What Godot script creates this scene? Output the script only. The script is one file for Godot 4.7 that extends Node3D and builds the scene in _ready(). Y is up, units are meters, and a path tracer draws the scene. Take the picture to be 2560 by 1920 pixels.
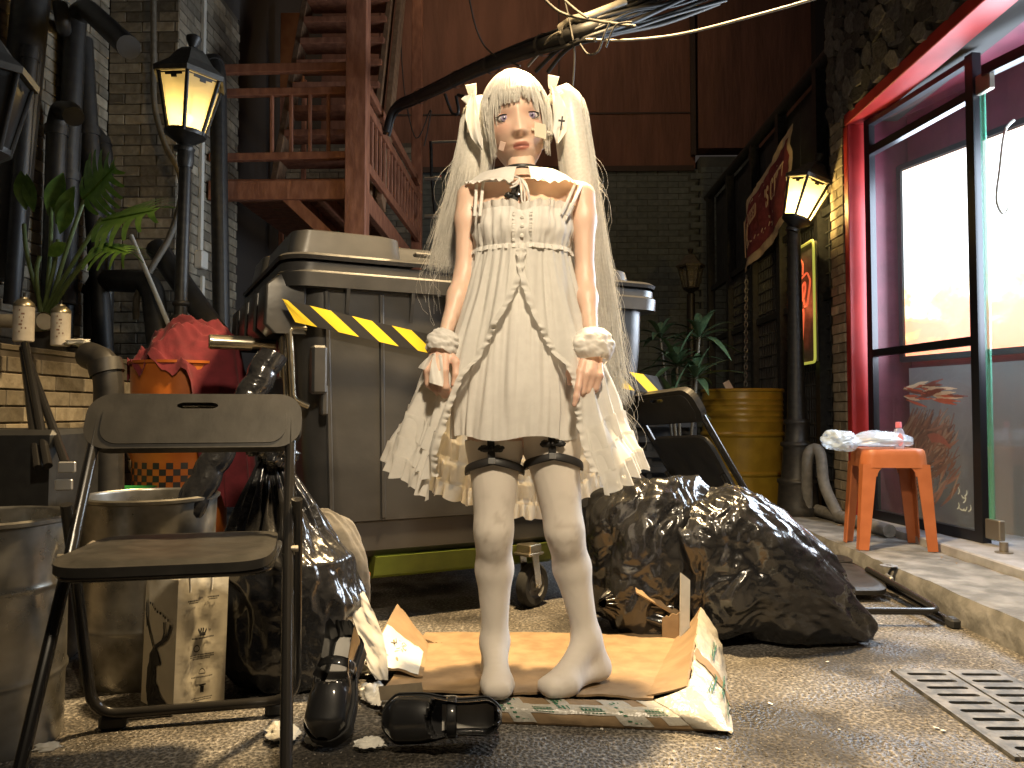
extends Node3D

# ---------------------------------------------------------------- camera constants and pixel helpers
const EYE := Vector3(0, 0.74, 0)
const FPX := 1923.0
var cam_b := Basis.from_euler(Vector3(deg_to_rad(2.1), deg_to_rad(1.2), 0))
var rng := RandomNumberGenerator.new()
var taken := {}
var mats := {}

func ray(px: float, py: float) -> Vector3:
	return cam_b * Vector3((px - 1280.0) / FPX, -(py - 960.0) / FPX, -1.0)
func at_g(px: float, py: float, h := 0.0) -> Vector3:      # where that direction meets a level surface
	var d := ray(px, py)
	return EYE + d * ((h - EYE.y) / d.y)
func at_z(px: float, py: float, z: float) -> Vector3:      # ... a wall across the alley
	var d := ray(px, py)
	return EYE + d * (z / d.z)
func at_x(px: float, py: float, x: float) -> Vector3:      # ... a wall along the alley
	var d := ray(px, py)
	return EYE + d * (x / d.x)

# ---------------------------------------------------------------- mesh building
class MB:
	var v := PackedVector3Array()
	var u := PackedVector2Array()
	var c := PackedColorArray()
	var i := PackedInt32Array()
	var nn := PackedVector3Array()
	var use_c := false
	func p(a: Vector3, uv := Vector2.ZERO, col := Color.WHITE) -> int:
		v.append(a)
		u.append(uv)
		c.append(col)
		return v.size() - 1
	func tri(a: int, b: int, d: int) -> void:
		i.append(a)
		i.append(b)
		i.append(d)
	func quad(a: int, b: int, d: int, e: int) -> void:
		i.append(a)
		i.append(b)
		i.append(d)
		i.append(a)
		i.append(d)
		i.append(e)
	func fquad(a: Vector3, b: Vector3, d: Vector3, e: Vector3) -> void:
		var w := (b - a).length()
		var h := (e - a).length()
		quad(p(a, Vector2(0, w)), p(b, Vector2(0, 0)), p(d, Vector2(h, 0)), p(e, Vector2(h, w)))
	func ftri(a: Vector3, b: Vector3, d: Vector3) -> void:
		tri(p(a), p(b), p(d))
	func mesh() -> ArrayMesh:
		var n := PackedVector3Array()
		if nn.size() == v.size():
			n = nn
		else:
			n.resize(v.size())
			for k in range(0, i.size(), 3):
				var a := v[i[k]]
				var f := (v[i[k + 2]] - a).cross(v[i[k + 1]] - a)
				n[i[k]] += f
				n[i[k + 1]] += f
				n[i[k + 2]] += f
			for k in n.size():
				n[k] = n[k].normalized() if n[k].length_squared() > 1e-24 else Vector3.UP
		var arr := []
		arr.resize(Mesh.ARRAY_MAX)
		arr[Mesh.ARRAY_VERTEX] = v
		arr[Mesh.ARRAY_NORMAL] = n
		arr[Mesh.ARRAY_TEX_UV] = u
		if use_c:
			arr[Mesh.ARRAY_COLOR] = c
		arr[Mesh.ARRAY_INDEX] = i
		var m := ArrayMesh.new()
		m.add_surface_from_arrays(Mesh.PRIMITIVE_TRIANGLES, arr)
		return m

func box(m: MB, c: Vector3, s: Vector3, b := Basis(), bev := 0.0) -> void:
	var h := s * 0.5
	bev = minf(bev, minf(h.x, minf(h.y, h.z)) * 0.9)
	var axes := [Vector3.RIGHT, Vector3.UP, Vector3.BACK]
	for ax in 3:
		for sg in [-1.0, 1.0]:
			var n: Vector3 = axes[ax] * sg
			var t: Vector3 = axes[(ax + 1) % 3]
			var w: Vector3 = axes[(ax + 2) % 3] * sg
			var hn: Vector3 = n * h[ax]
			var ht: Vector3 = t * (h[(ax + 1) % 3] - bev)
			var hw: Vector3 = w * (h[(ax + 2) % 3] - bev)
			# t x w = n : clockwise seen from n is -t-w, -t+w, t+w, t-w
			m.fquad(c + b * (hn - ht - hw), c + b * (hn - ht + hw), c + b * (hn + ht + hw), c + b * (hn + ht - hw))
	if bev <= 0.0:
		return
	for ax in 3:
		var e: Vector3 = axes[ax]
		var t: Vector3 = axes[(ax + 1) % 3]
		var w: Vector3 = axes[(ax + 2) % 3]
		var he := e * (h[ax] - bev)
		for s1 in [-1.0, 1.0]:
			for s2 in [-1.0, 1.0]:
				var p1: Vector3 = t * s1 * h[(ax + 1) % 3] + w * s2 * (h[(ax + 2) % 3] - bev)
				var p2: Vector3 = t * s1 * (h[(ax + 1) % 3] - bev) + w * s2 * h[(ax + 2) % 3]
				if s1 * s2 > 0:
					m.fquad(c + b * (p1 - he), c + b * (p1 + he) , c + b * (p2 + he), c + b * (p2 - he))
				else:
					m.fquad(c + b * (p2 - he), c + b * (p2 + he), c + b * (p1 + he), c + b * (p1 - he))
				# orientation is corrected below for either case
	for sx in [-1.0, 1.0]:
		for sy in [-1.0, 1.0]:
			for sz in [-1.0, 1.0]:
				var a := c + b * Vector3(sx * h.x, sy * (h.y - bev), sz * (h.z - bev))
				var d := c + b * Vector3(sx * (h.x - bev), sy * h.y, sz * (h.z - bev))
				var e2 := c + b * Vector3(sx * (h.x - bev), sy * (h.y - bev), sz * h.z)
				if sx * sy * sz > 0:
					m.ftri(a, e2, d)
				else:
					m.ftri(a, d, e2)

func bar(m: MB, a: Vector3, b: Vector3, w: float, h: float, up := Vector3.UP, bev := 0.0) -> void:   # a straight beam of w x h from a to b
	var z := (b - a).normalized()
	var x := up.cross(z)
	x = x.normalized() if x.length() > 1e-4 else Vector3.RIGHT
	box(m, (a + b) * 0.5, Vector3(w, h, (b - a).length()), Basis(x, z.cross(x), z), bev)

func tube(m: MB, pts: Array, r, seg := 8, cap := true, squash := 1.0, col := Color.WHITE, seed_n := Vector3.ZERO) -> void:
	var n := pts.size()
	var t0: Vector3 = (pts[1] - pts[0]).normalized()
	var nrm: Vector3 = seed_n if seed_n != Vector3.ZERO else (Vector3.UP if absf(t0.y) < 0.9 else Vector3.RIGHT)
	nrm = (nrm - t0 * nrm.dot(t0)).normalized()
	var base := m.v.size()
	var tprev := t0
	var run := 0.0
	for j in n:
		var t: Vector3
		if j == 0:
			t = t0
		elif j == n - 1:
			t = (pts[j] - pts[j - 1]).normalized()
		else:
			t = ((pts[j] - pts[j - 1]).normalized() + (pts[j + 1] - pts[j]).normalized()).normalized()
		if j > 0:
			run += (pts[j] - pts[j - 1]).length()
			nrm = (nrm - t * nrm.dot(t))
			nrm = nrm.normalized() if nrm.length() > 1e-5 else t.cross(Vector3.RIGHT).normalized()
		var bn := t.cross(nrm)
		var rr: float = r if r is float else r[j]
		for k in seg + 1:
			var a := TAU * k / seg
			m.p(pts[j] + (nrm * cos(a) + bn * sin(a) * squash) * rr, Vector2(float(k) / seg, run), col)
		tprev = t
	for j in n - 1:
		for k in seg:
			var a := base + j * (seg + 1) + k
			m.quad(a, a + seg + 1, a + seg + 2, a + 1)
	if cap:
		for e in 2:
			var j: int = 0 if e == 0 else n - 1
			var o := m.p(pts[j], Vector2(0.5, run * e), col)
			var ring := m.v.size()
			for k in seg:
				m.p(m.v[base + j * (seg + 1) + k], Vector2(0, run * e), col)
			for k in seg:
				if e == 0:
					m.tri(o, ring + k, ring + (k + 1) % seg)
				else:
					m.tri(o, ring + (k + 1) % seg, ring + k)

func smooth_path(pts: Array, sub := 6) -> Array:            # Catmull-Rom through the points
	var out := []
	for j in pts.size() - 1:
		var p0 = pts[maxi(j - 1, 0)]
		var p1 = pts[j]
		var p2 = pts[j + 1]
		var p3 = pts[mini(j + 2, pts.size() - 1)]
		for s in sub:
			var t := float(s) / sub
			out.append(0.5 * ((2.0 * p1) + (p2 - p0) * t + (2.0 * p0 - 5.0 * p1 + 4.0 * p2 - p3) * t * t + (3.0 * p1 - p0 - 3.0 * p2 + p3) * t * t * t))
	out.append(pts[pts.size() - 1])
	return out

func bend(pts: Array, r: float, sub := 5) -> Array:          # straight runs joined by round corners
	var out := [pts[0]]
	for j in range(1, pts.size() - 1):
		var a: Vector3 = pts[j - 1] - pts[j]
		var b: Vector3 = pts[j + 1] - pts[j]
		var l := minf(r, minf(a.length(), b.length()) * 0.49)
		var p0: Vector3 = pts[j] + a.normalized() * l
		var p2: Vector3 = pts[j] + b.normalized() * l
		for s in sub + 1:
			var t := float(s) / sub
			out.append(p0.lerp(pts[j], t).lerp(pts[j].lerp(p2, t), t))
	out.append(pts[pts.size() - 1])
	return out

func lathe(m: MB, prof: Array, seg := 24, xf := Transform3D(), dent = null) -> void:    # prof: Vector2(radius, height), from below to above on the outside
	var first := -1
	var run := 0.0
	for j in prof.size():
		var parts := 1
		if j > 0 and j < prof.size() - 1:
			var a: Vector2 = (prof[j] - prof[j - 1]).normalized()
			var b: Vector2 = (prof[j + 1] - prof[j]).normalized()
			if a.dot(b) < 0.75:
				parts = 2
		if j > 0:
			run += (prof[j] - prof[j - 1]).length()
		for q in parts:
			var row := m.v.size()
			for k in seg + 1:
				var an := TAU * k / seg
				var rr: float = prof[j].x
				if dent != null:
					rr += dent.call(an, prof[j].y) * minf(1.0, rr * 20.0)
				m.p(xf * Vector3(rr * cos(an), prof[j].y, -rr * sin(an)), Vector2(float(k) / seg, run))
			if first >= 0 and q == 0:
				for k in seg:
					var a := first + k
					var b := row + k
					m.quad(a, b, b + 1, a + 1)
			first = row

func grid(m: MB, nu: int, nv: int, f: Callable, flip := false, uvs := Vector2.ONE) -> void:   # f(u, v) -> Vector3 for u, v in 0..1
	var base := m.v.size()
	for j in nv + 1:
		for k in nu + 1:
			var uu := float(k) / nu
			var vv := float(j) / nv
			m.p(f.call(uu, vv), Vector2(uu, vv) * uvs)
	for j in nv:
		for k in nu:
			var a := base + j * (nu + 1) + k
			if flip:
				m.quad(a, a + 1, a + nu + 2, a + nu + 1)
			else:
				m.quad(a, a + nu + 1, a + nu + 2, a + 1)

func slab(m: MB, nu: int, nv: int, f: Callable, th: Callable) -> void:    # a closed sheet: f(u,v) is its middle, th(u,v) half its thickness as a Vector3
	grid(m, nu, nv, func(a: float, b: float): return f.call(a, b) + th.call(a, b))
	grid(m, nu, nv, func(a: float, b: float): return f.call(a, b) - th.call(a, b), true)
	for e in [[0, 0, 1, 0], [1, 0, 1, 1], [1, 1, 0, 1], [0, 1, 0, 0]]:
		var n: int = nu if e[1] == e[3] else nv
		for k in n:
			var a := Vector2(lerpf(e[0], e[2], float(k) / n), lerpf(e[1], e[3], float(k) / n))
			var b := Vector2(lerpf(e[0], e[2], float(k + 1) / n), lerpf(e[1], e[3], float(k + 1) / n))
			var ta: Vector3 = th.call(a.x, a.y)
			var tb: Vector3 = th.call(b.x, b.y)
			m.fquad(f.call(a.x, a.y) + ta, f.call(b.x, b.y) + tb, f.call(b.x, b.y) - tb, f.call(a.x, a.y) - ta)

func prism(m: MB, poly: PackedVector2Array, d: float, xf := Transform3D()) -> void:         # outline in xy, extruded d along z about 0
	var area := 0.0
	for k in poly.size():
		area += poly[k].cross(poly[(k + 1) % poly.size()])
	if area < 0:
		poly.reverse()
	var t := Geometry2D.triangulate_polygon(poly)
	for s in [0.5, -0.5]:
		var base := m.v.size()
		for q in poly:
			m.p(xf * Vector3(q.x, q.y, s * d), q)
		for k in range(0, t.size(), 3):
			var a := poly[t[k]]
			var cw := (poly[t[k + 1]] - a).cross(poly[t[k + 2]] - a) < 0
			if cw == (s > 0):
				m.tri(base + t[k], base + t[k + 1], base + t[k + 2])
			else:
				m.tri(base + t[k], base + t[k + 2], base + t[k + 1])
	for k in poly.size():
		var a := poly[k]
		var b := poly[(k + 1) % poly.size()]
		m.fquad(xf * Vector3(a.x, a.y, -d * 0.5), xf * Vector3(a.x, a.y, d * 0.5), xf * Vector3(b.x, b.y, d * 0.5), xf * Vector3(b.x, b.y, -d * 0.5))

func holed(m: MB, outer: Array, inner: Array, d: float, xf := Transform3D()) -> void:     # two outlines of the same number of points, counter-clockwise: a plate with a hole
	var n := outer.size()
	for k in n:
		var q := (k + 1) % n
		var o0 := Vector3(outer[k].x, outer[k].y, 0)
		var o1 := Vector3(outer[q].x, outer[q].y, 0)
		var i0 := Vector3(inner[k].x, inner[k].y, 0)
		var i1 := Vector3(inner[q].x, inner[q].y, 0)
		var z := Vector3(0, 0, d * 0.5)
		m.fquad(xf * (o0 + z), xf * (i0 + z), xf * (i1 + z), xf * (o1 + z))
		m.fquad(xf * (o0 - z), xf * (o1 - z), xf * (i1 - z), xf * (i0 - z))
		m.fquad(xf * (o0 - z), xf * (o0 + z), xf * (o1 + z), xf * (o1 - z))
		m.fquad(xf * (i1 - z), xf * (i1 + z), xf * (i0 + z), xf * (i0 - z))

func stadium(w: float, h: float, n := 24) -> Array:          # a slot outline, counter-clockwise
	var out := []
	for k in n:
		var a := TAU * (k + 0.5) / n
		var x := cos(a) * h * 0.5 + signf(cos(a)) * (w - h) * 0.5
		out.append(Vector2(x, sin(a) * h * 0.5))
	return out

func around_rect(inner: Array, w: float, h: float) -> Array:     # points on a rectangle's edge in the directions of the inner outline
	var out := []
	for q in inner:
		var s := 1.0 / maxf(absf(q.x) / (w * 0.5), absf(q.y) / (h * 0.5))
		out.append(q * s)
	var corners := [Vector2(w, h) * 0.5, Vector2(-w, h) * 0.5, Vector2(-w, -h) * 0.5, Vector2(w, -h) * 0.5]
	for q in corners:
		var best := 0
		for k in out.size():
			if (out[k] - q).length() < (out[best] - q).length():
				best = k
		out[best] = q
	return out

# ---------------------------------------------------------------- smooth bodies: tapered capsules joined by a smooth minimum, meshed as surface nets
class Flesh:
	var h := 0.01
	var k := 0.02
	var bones := []
	var origin := Vector3.ZERO
	var nx := 0
	var ny := 0
	var nz := 0
	var s := PackedFloat32Array()
	func bone(a: Vector3, b: Vector3, ra: float, rb: float, sq := Vector3.ONE) -> void:
		bones.append([a, b, ra, rb, sq])
	func build(m: MB, keep = null) -> void:
		var lo := Vector3(1e9, 1e9, 1e9)
		var hi := -lo
		for q in bones:
			var r := maxf(q[2], q[3]) * 1.6 + k * 2.0 + 2.0 * h
			for e in 2:
				lo = lo.min(q[e] - Vector3.ONE * r)
				hi = hi.max(q[e] + Vector3.ONE * r)
		origin = lo
		nx = int((hi.x - lo.x) / h) + 2
		ny = int((hi.y - lo.y) / h) + 2
		nz = int((hi.z - lo.z) / h) + 2
		s.resize(nx * ny * nz)
		s.fill(0.0)
		var ik := 1.0 / k
		for q in bones:
			var a: Vector3 = q[0]
			var b: Vector3 = q[1]
			var ra: float = q[2]
			var rb: float = q[3]
			var sq: Vector3 = q[4]
			var reach := maxf(ra, rb) * maxf(sq.x, maxf(sq.y, sq.z)) + k * 4.0
			var l := (a.min(b) - Vector3.ONE * reach - origin) / h
			var u := (a.max(b) + Vector3.ONE * reach - origin) / h
			var ab := (b - a) / sq
			var len2 := maxf(ab.length_squared(), 1e-9)
			var smin := minf(sq.x, minf(sq.y, sq.z))
			for z in range(maxi(0, int(l.z)), mini(nz, int(u.z) + 1)):
				for y in range(maxi(0, int(l.y)), mini(ny, int(u.y) + 1)):
					var row := (z * ny + y) * nx
					for x in range(maxi(0, int(l.x)), mini(nx, int(u.x) + 1)):
						var p := (origin + Vector3(x, y, z) * h - a) / sq
						var t := clampf(p.dot(ab) / len2, 0.0, 1.0)
						var d := ((p - ab * t).length() - lerpf(ra, rb, t)) * smin
						if d < k * 5.0:
							s[row + x] += exp(-d * ik)
		for j in s.size():
			s[j] = -k * log(s[j]) if s[j] > 1e-9 else k * 20.0
		var idx := {}
		var off := [0, 1, nx, nx + 1, nx * ny, nx * ny + 1, nx * ny + nx, nx * ny + nx + 1]
		var o0: int = off[1]
		var o1: int = off[2]
		var o2: int = off[3]
		var o3: int = off[4]
		var o4: int = off[5]
		var o5: int = off[6]
		var o6: int = off[7]
		var edges := [[0, 1], [2, 3], [4, 5], [6, 7], [0, 2], [1, 3], [4, 6], [5, 7], [0, 4], [1, 5], [2, 6], [3, 7]]
		for z in nz - 1:
			for y in ny - 1:
				var at := (z * ny + y) * nx
				for x in nx - 1:
					var c := at + x
					var f := s[c]
					if f > 2.5 * h or f < -2.5 * h:
						continue
					var g := f < 0.0
					if (s[c + o0] < 0.0) == g and (s[c + o1] < 0.0) == g and (s[c + o2] < 0.0) == g and (s[c + o3] < 0.0) == g and (s[c + o4] < 0.0) == g and (s[c + o5] < 0.0) == g and (s[c + o6] < 0.0) == g:
						continue
					var sum := Vector3.ZERO
					var cnt := 0
					for e in edges:
						var fa := s[c + off[e[0]]]
						var fb := s[c + off[e[1]]]
						if (fa < 0.0) != (fb < 0.0):
							var t := fa / (fa - fb)
							var pa := Vector3(e[0] & 1, (e[0] >> 1) & 1, e[0] >> 2)
							var pb := Vector3(e[1] & 1, (e[1] >> 1) & 1, e[1] >> 2)
							sum += pa.lerp(pb, t)
							cnt += 1
					if cnt:
						idx[c] = m.p(origin + (Vector3(x, y, z) + sum / cnt) * h)
		for c in idx:
			var f := s[c]
			var g := f < 0.0
			for ax in 3:
				var d: int = [1, nx, nx * ny][ax]
				if c + d >= s.size() or (s[c + d] < 0.0) == g:
					continue
				var d1: int = [nx, nx * ny, 1][ax]
				var d2: int = [nx * ny, 1, nx][ax]
				if idx.has(c - d1) and idx.has(c - d2) and idx.has(c - d1 - d2):
					var qa: int = idx[c]
					var qb: int = idx[c - d1]
					var qc: int = idx[c - d1 - d2]
					var qd: int = idx[c - d2]
					if keep != null and not keep.call((m.v[qa] + m.v[qc]) * 0.5):
						continue
					if g:
						m.quad(qa, qd, qc, qb)
					else:
						m.quad(qa, qb, qc, qd)

# ---------------------------------------------------------------- materials
func L(r: float, g: float, b: float) -> Color:
	return Color(r, g, b).linear_to_srgb()

func noise(seed_: int, freq: float, kind := FastNoiseLite.TYPE_SIMPLEX_SMOOTH, oct := 4, fractal := FastNoiseLite.FRACTAL_FBM) -> FastNoiseLite:
	var n := FastNoiseLite.new()
	n.seed = seed_
	n.frequency = freq
	n.noise_type = kind
	n.fractal_octaves = oct
	n.fractal_type = fractal
	return n

func ntex(n: FastNoiseLite, size: int, ramp: Array = [], as_normal := 0.0) -> NoiseTexture2D:     # ramp: [offset, colour, offset, colour ...]
	var t := NoiseTexture2D.new()
	t.width = size
	t.height = size
	t.seamless = true
	t.seamless_blend_skirt = 0.2
	t.noise = n
	if as_normal > 0.0:
		t.as_normal_map = true
		t.bump_strength = as_normal
	if ramp.size():
		var g := Gradient.new()
		var offs := PackedFloat32Array()
		var cols := PackedColorArray()
		for k in range(0, ramp.size(), 2):
			offs.append(ramp[k])
			cols.append(ramp[k + 1])
		g.offsets = offs
		g.colors = cols
		t.color_ramp = g
	return t

func mat(called: String, col: Color, rough := 0.7, metal := 0.0, extra := {}) -> StandardMaterial3D:
	if mats.has(called):
		return mats[called]
	var m := StandardMaterial3D.new()
	m.resource_name = called
	m.albedo_color = col
	m.roughness = rough
	m.metallic = metal
	for k in extra:
		m.set(k, extra[k])
	mats[called] = m
	return m

func tri_scale(m: StandardMaterial3D, s: float, world := true) -> StandardMaterial3D:
	m.uv1_triplanar = true
	m.uv1_world_triplanar = world
	m.uv1_scale = Vector3.ONE * s
	return m

func mottled(called: String, a: Color, b: Color, rough: float, metal: float, scale: float, freq := 0.012, extra := {}, seed_ := 3, kind := FastNoiseLite.TYPE_SIMPLEX_SMOOTH) -> StandardMaterial3D:     # a colour that wanders between a and b in patches and grain
	if mats.has(called):
		return mats[called]
	var n := noise(seed_, freq, kind, 5)
	var m := mat(called, Color.WHITE, rough, metal, extra)
	m.albedo_texture = ntex(n, 512, [0.25, a, 0.75, b])
	tri_scale(m, scale)
	return m

var shared_tex := {}
func shared(called: String, make: Callable) -> Texture2D:
	if not shared_tex.has(called):
		shared_tex[called] = make.call()
	return shared_tex[called]

func bumpy(m: StandardMaterial3D, called: String, freq: float, cm: float, oct := 4, kind := FastNoiseLite.TYPE_SIMPLEX_SMOOTH, fractal := FastNoiseLite.FRACTAL_FBM) -> StandardMaterial3D:
	m.heightmap_enabled = true
	m.heightmap_scale = cm
	m.heightmap_texture = shared(called, func(): return ntex(noise(11, freq, kind, oct, fractal), 512))
	return m

# ---------------------------------------------------------------- scene tree helpers
func numbered(called: String) -> String:
	if not taken.has(called):
		taken[called] = 0
		return called
	taken[called] += 1
	return "%s_%03d" % [called, taken[called]]

func thing(called: String, label: String, category: String, at := Vector3.ZERO, turn := 0.0, group := "") -> Node3D:
	var o := Node3D.new()
	o.name = numbered(called)
	add_child(o)
	o.position = at
	o.rotation.y = turn
	tag(o, label, category, group)
	return o

func tag(o: Node, label: String, category: String, group := "") -> void:
	o.set_meta("label", label)
	o.set_meta("category", category)
	if group:
		o.set_meta("group", group)

func put(parent: Node3D, called: String, m, material: Material, world := false, label := "") -> MeshInstance3D:     # one part; world: the mesh is in world coordinates
	var o := MeshInstance3D.new()
	o.name = called
	o.mesh = m.mesh() if m is MB else m
	o.material_override = material
	parent.add_child(o, true)
	if world:
		o.transform = global_of(parent).affine_inverse()
	if label:
		o.set_meta("label", label)
	return o

func global_of(n: Node3D) -> Transform3D:
	var t := Transform3D()
	var q: Node = n
	while q is Node3D and q != self:
		t = q.transform * t
		q = q.get_parent()
	return t

func structure(called: String, m: MB, material: Material, label := "") -> MeshInstance3D:
	var o := put(self, numbered(called), m, material)
	o.set_meta("kind", "structure")
	if label:
		o.set_meta("label", label)
		o.set_meta("category", called.replace("_", " "))
	return o

func copy_of(o: Node3D, called: String, label: String, at: Vector3, turn := 0.0) -> Node3D:
	var c: Node3D = o.duplicate()
	c.name = numbered(called)
	add_child(c)
	c.position = at
	c.rotation = Vector3(0, turn, 0)
	c.set_meta("label", label)
	return c

# ---------------------------------------------------------------- the scene
func _ready() -> void:
	rng.seed = 20240611
	camera_and_light()
	setting()
	left_side()
	stairs()
	back_things()
	shop()
	right_things()
	dumpster()
	left_things()
	front_things()
	person()
	overhead()
	litter()

func camera_and_light() -> void:
	var cam := Camera3D.new()
	cam.name = "camera"
	cam.fov = rad_to_deg(2.0 * atan(960.0 / FPX))
	cam.near = 0.05
	cam.far = 200.0
	cam.transform = Transform3D(cam_b, EYE)
	add_child(cam)
	cam.current = true
	var env := Environment.new()
	env.tonemap_mode = Environment.TONE_MAPPER_LINEAR
	env.tonemap_exposure = 1.0
	env.background_mode = Environment.BG_SKY
	var sky := Sky.new()
	var sm := ProceduralSkyMaterial.new()
	sm.sky_top_color = L(0.030, 0.026, 0.024)
	sm.sky_horizon_color = L(0.055, 0.044, 0.036)
	sm.ground_bottom_color = L(0.02, 0.018, 0.016)
	sm.ground_horizon_color = L(0.05, 0.04, 0.033)
	sm.sky_energy_multiplier = 1.0
	sky.sky_material = sm
	env.sky = sky
	env.sdfgi_enabled = true
	env.ssao_enabled = true
	env.ssil_enabled = true
	var we := WorldEnvironment.new()
	we.name = "environment"
	we.environment = env
	add_child(we)
	# lamps outside the frame: a shaded flood lamp hung over the figure, and the street lamp behind the photographer
	flood_lamp(Vector3(0.20, 2.98, -2.42), Vector3(0.14, 0.0, -2.5), 38.0, 52.0, Color(1.0, 0.86, 0.64), "bell shaped flood lamp hung above the cable bundle over the alley")
	flood_lamp(Vector3(0.22, 2.45, -0.1), Vector3(0.08, 0.95, -2.2), 9.2, 39.0, Color(1.0, 0.915, 0.78), "bell shaped flood lamp hung on a wire at the alley mouth")
	flood_lamp(Vector3(-0.6, 5.9, -6.3), Vector3(-0.1, 3.2, -8.6), 2.2, 78.0, Color(1.0, 0.86, 0.68), "bell shaped flood lamp high above the timber stair")

func flood_lamp(at: Vector3, to: Vector3, energy: float, angle: float, col: Color, label: String) -> void:
	var t := thing("flood_lamp", label, "lamp", at, 0.0, "flood lamps above the alley")
	var x := Transform3D(Basis.looking_at(to - at, Vector3.BACK) * Basis(Vector3.RIGHT, PI / 2), Vector3.ZERO)
	var m := MB.new()
	lathe(m, [Vector2(0.115, -0.02), Vector2(0.07, 0.05), Vector2(0.035, 0.08), Vector2(0.03, 0.11), Vector2(0.0, 0.11)], 20, x)
	put(t, "shade", m, mat("lamp_black", L(0.02, 0.02, 0.02), 0.5, 0.3))
	var b := MB.new()
	lathe(b, [Vector2(0.0, -0.04), Vector2(0.03, -0.025), Vector2(0.035, 0.0), Vector2(0.0, 0.04)], 12, x)
	put(t, "bulb", b, mat("bulb_glow", col, 0.5, 0.0, {"emission_enabled": true, "emission": col, "emission_energy_multiplier": 6.0}))
	var w := MB.new()
	tube(w, [Vector3(0, 0.1, 0), Vector3(0, 2.4, 0.0)], 0.006, 6)
	put(t, "suspension_wire", w, mat("cable_black", L(0.015, 0.014, 0.013), 0.55))
	var s := SpotLight3D.new()
	s.name = "flood_light"
	s.light_color = col
	s.light_energy = energy
	s.light_size = 0.11
	s.spot_range = 14.0
	s.spot_angle = angle
	s.spot_angle_attenuation = 1.0
	s.shadow_enabled = true
	t.add_child(s)
	s.transform = Transform3D(Basis.looking_at(to - at, Vector3.BACK), (to - at).normalized() * 0.005)

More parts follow.
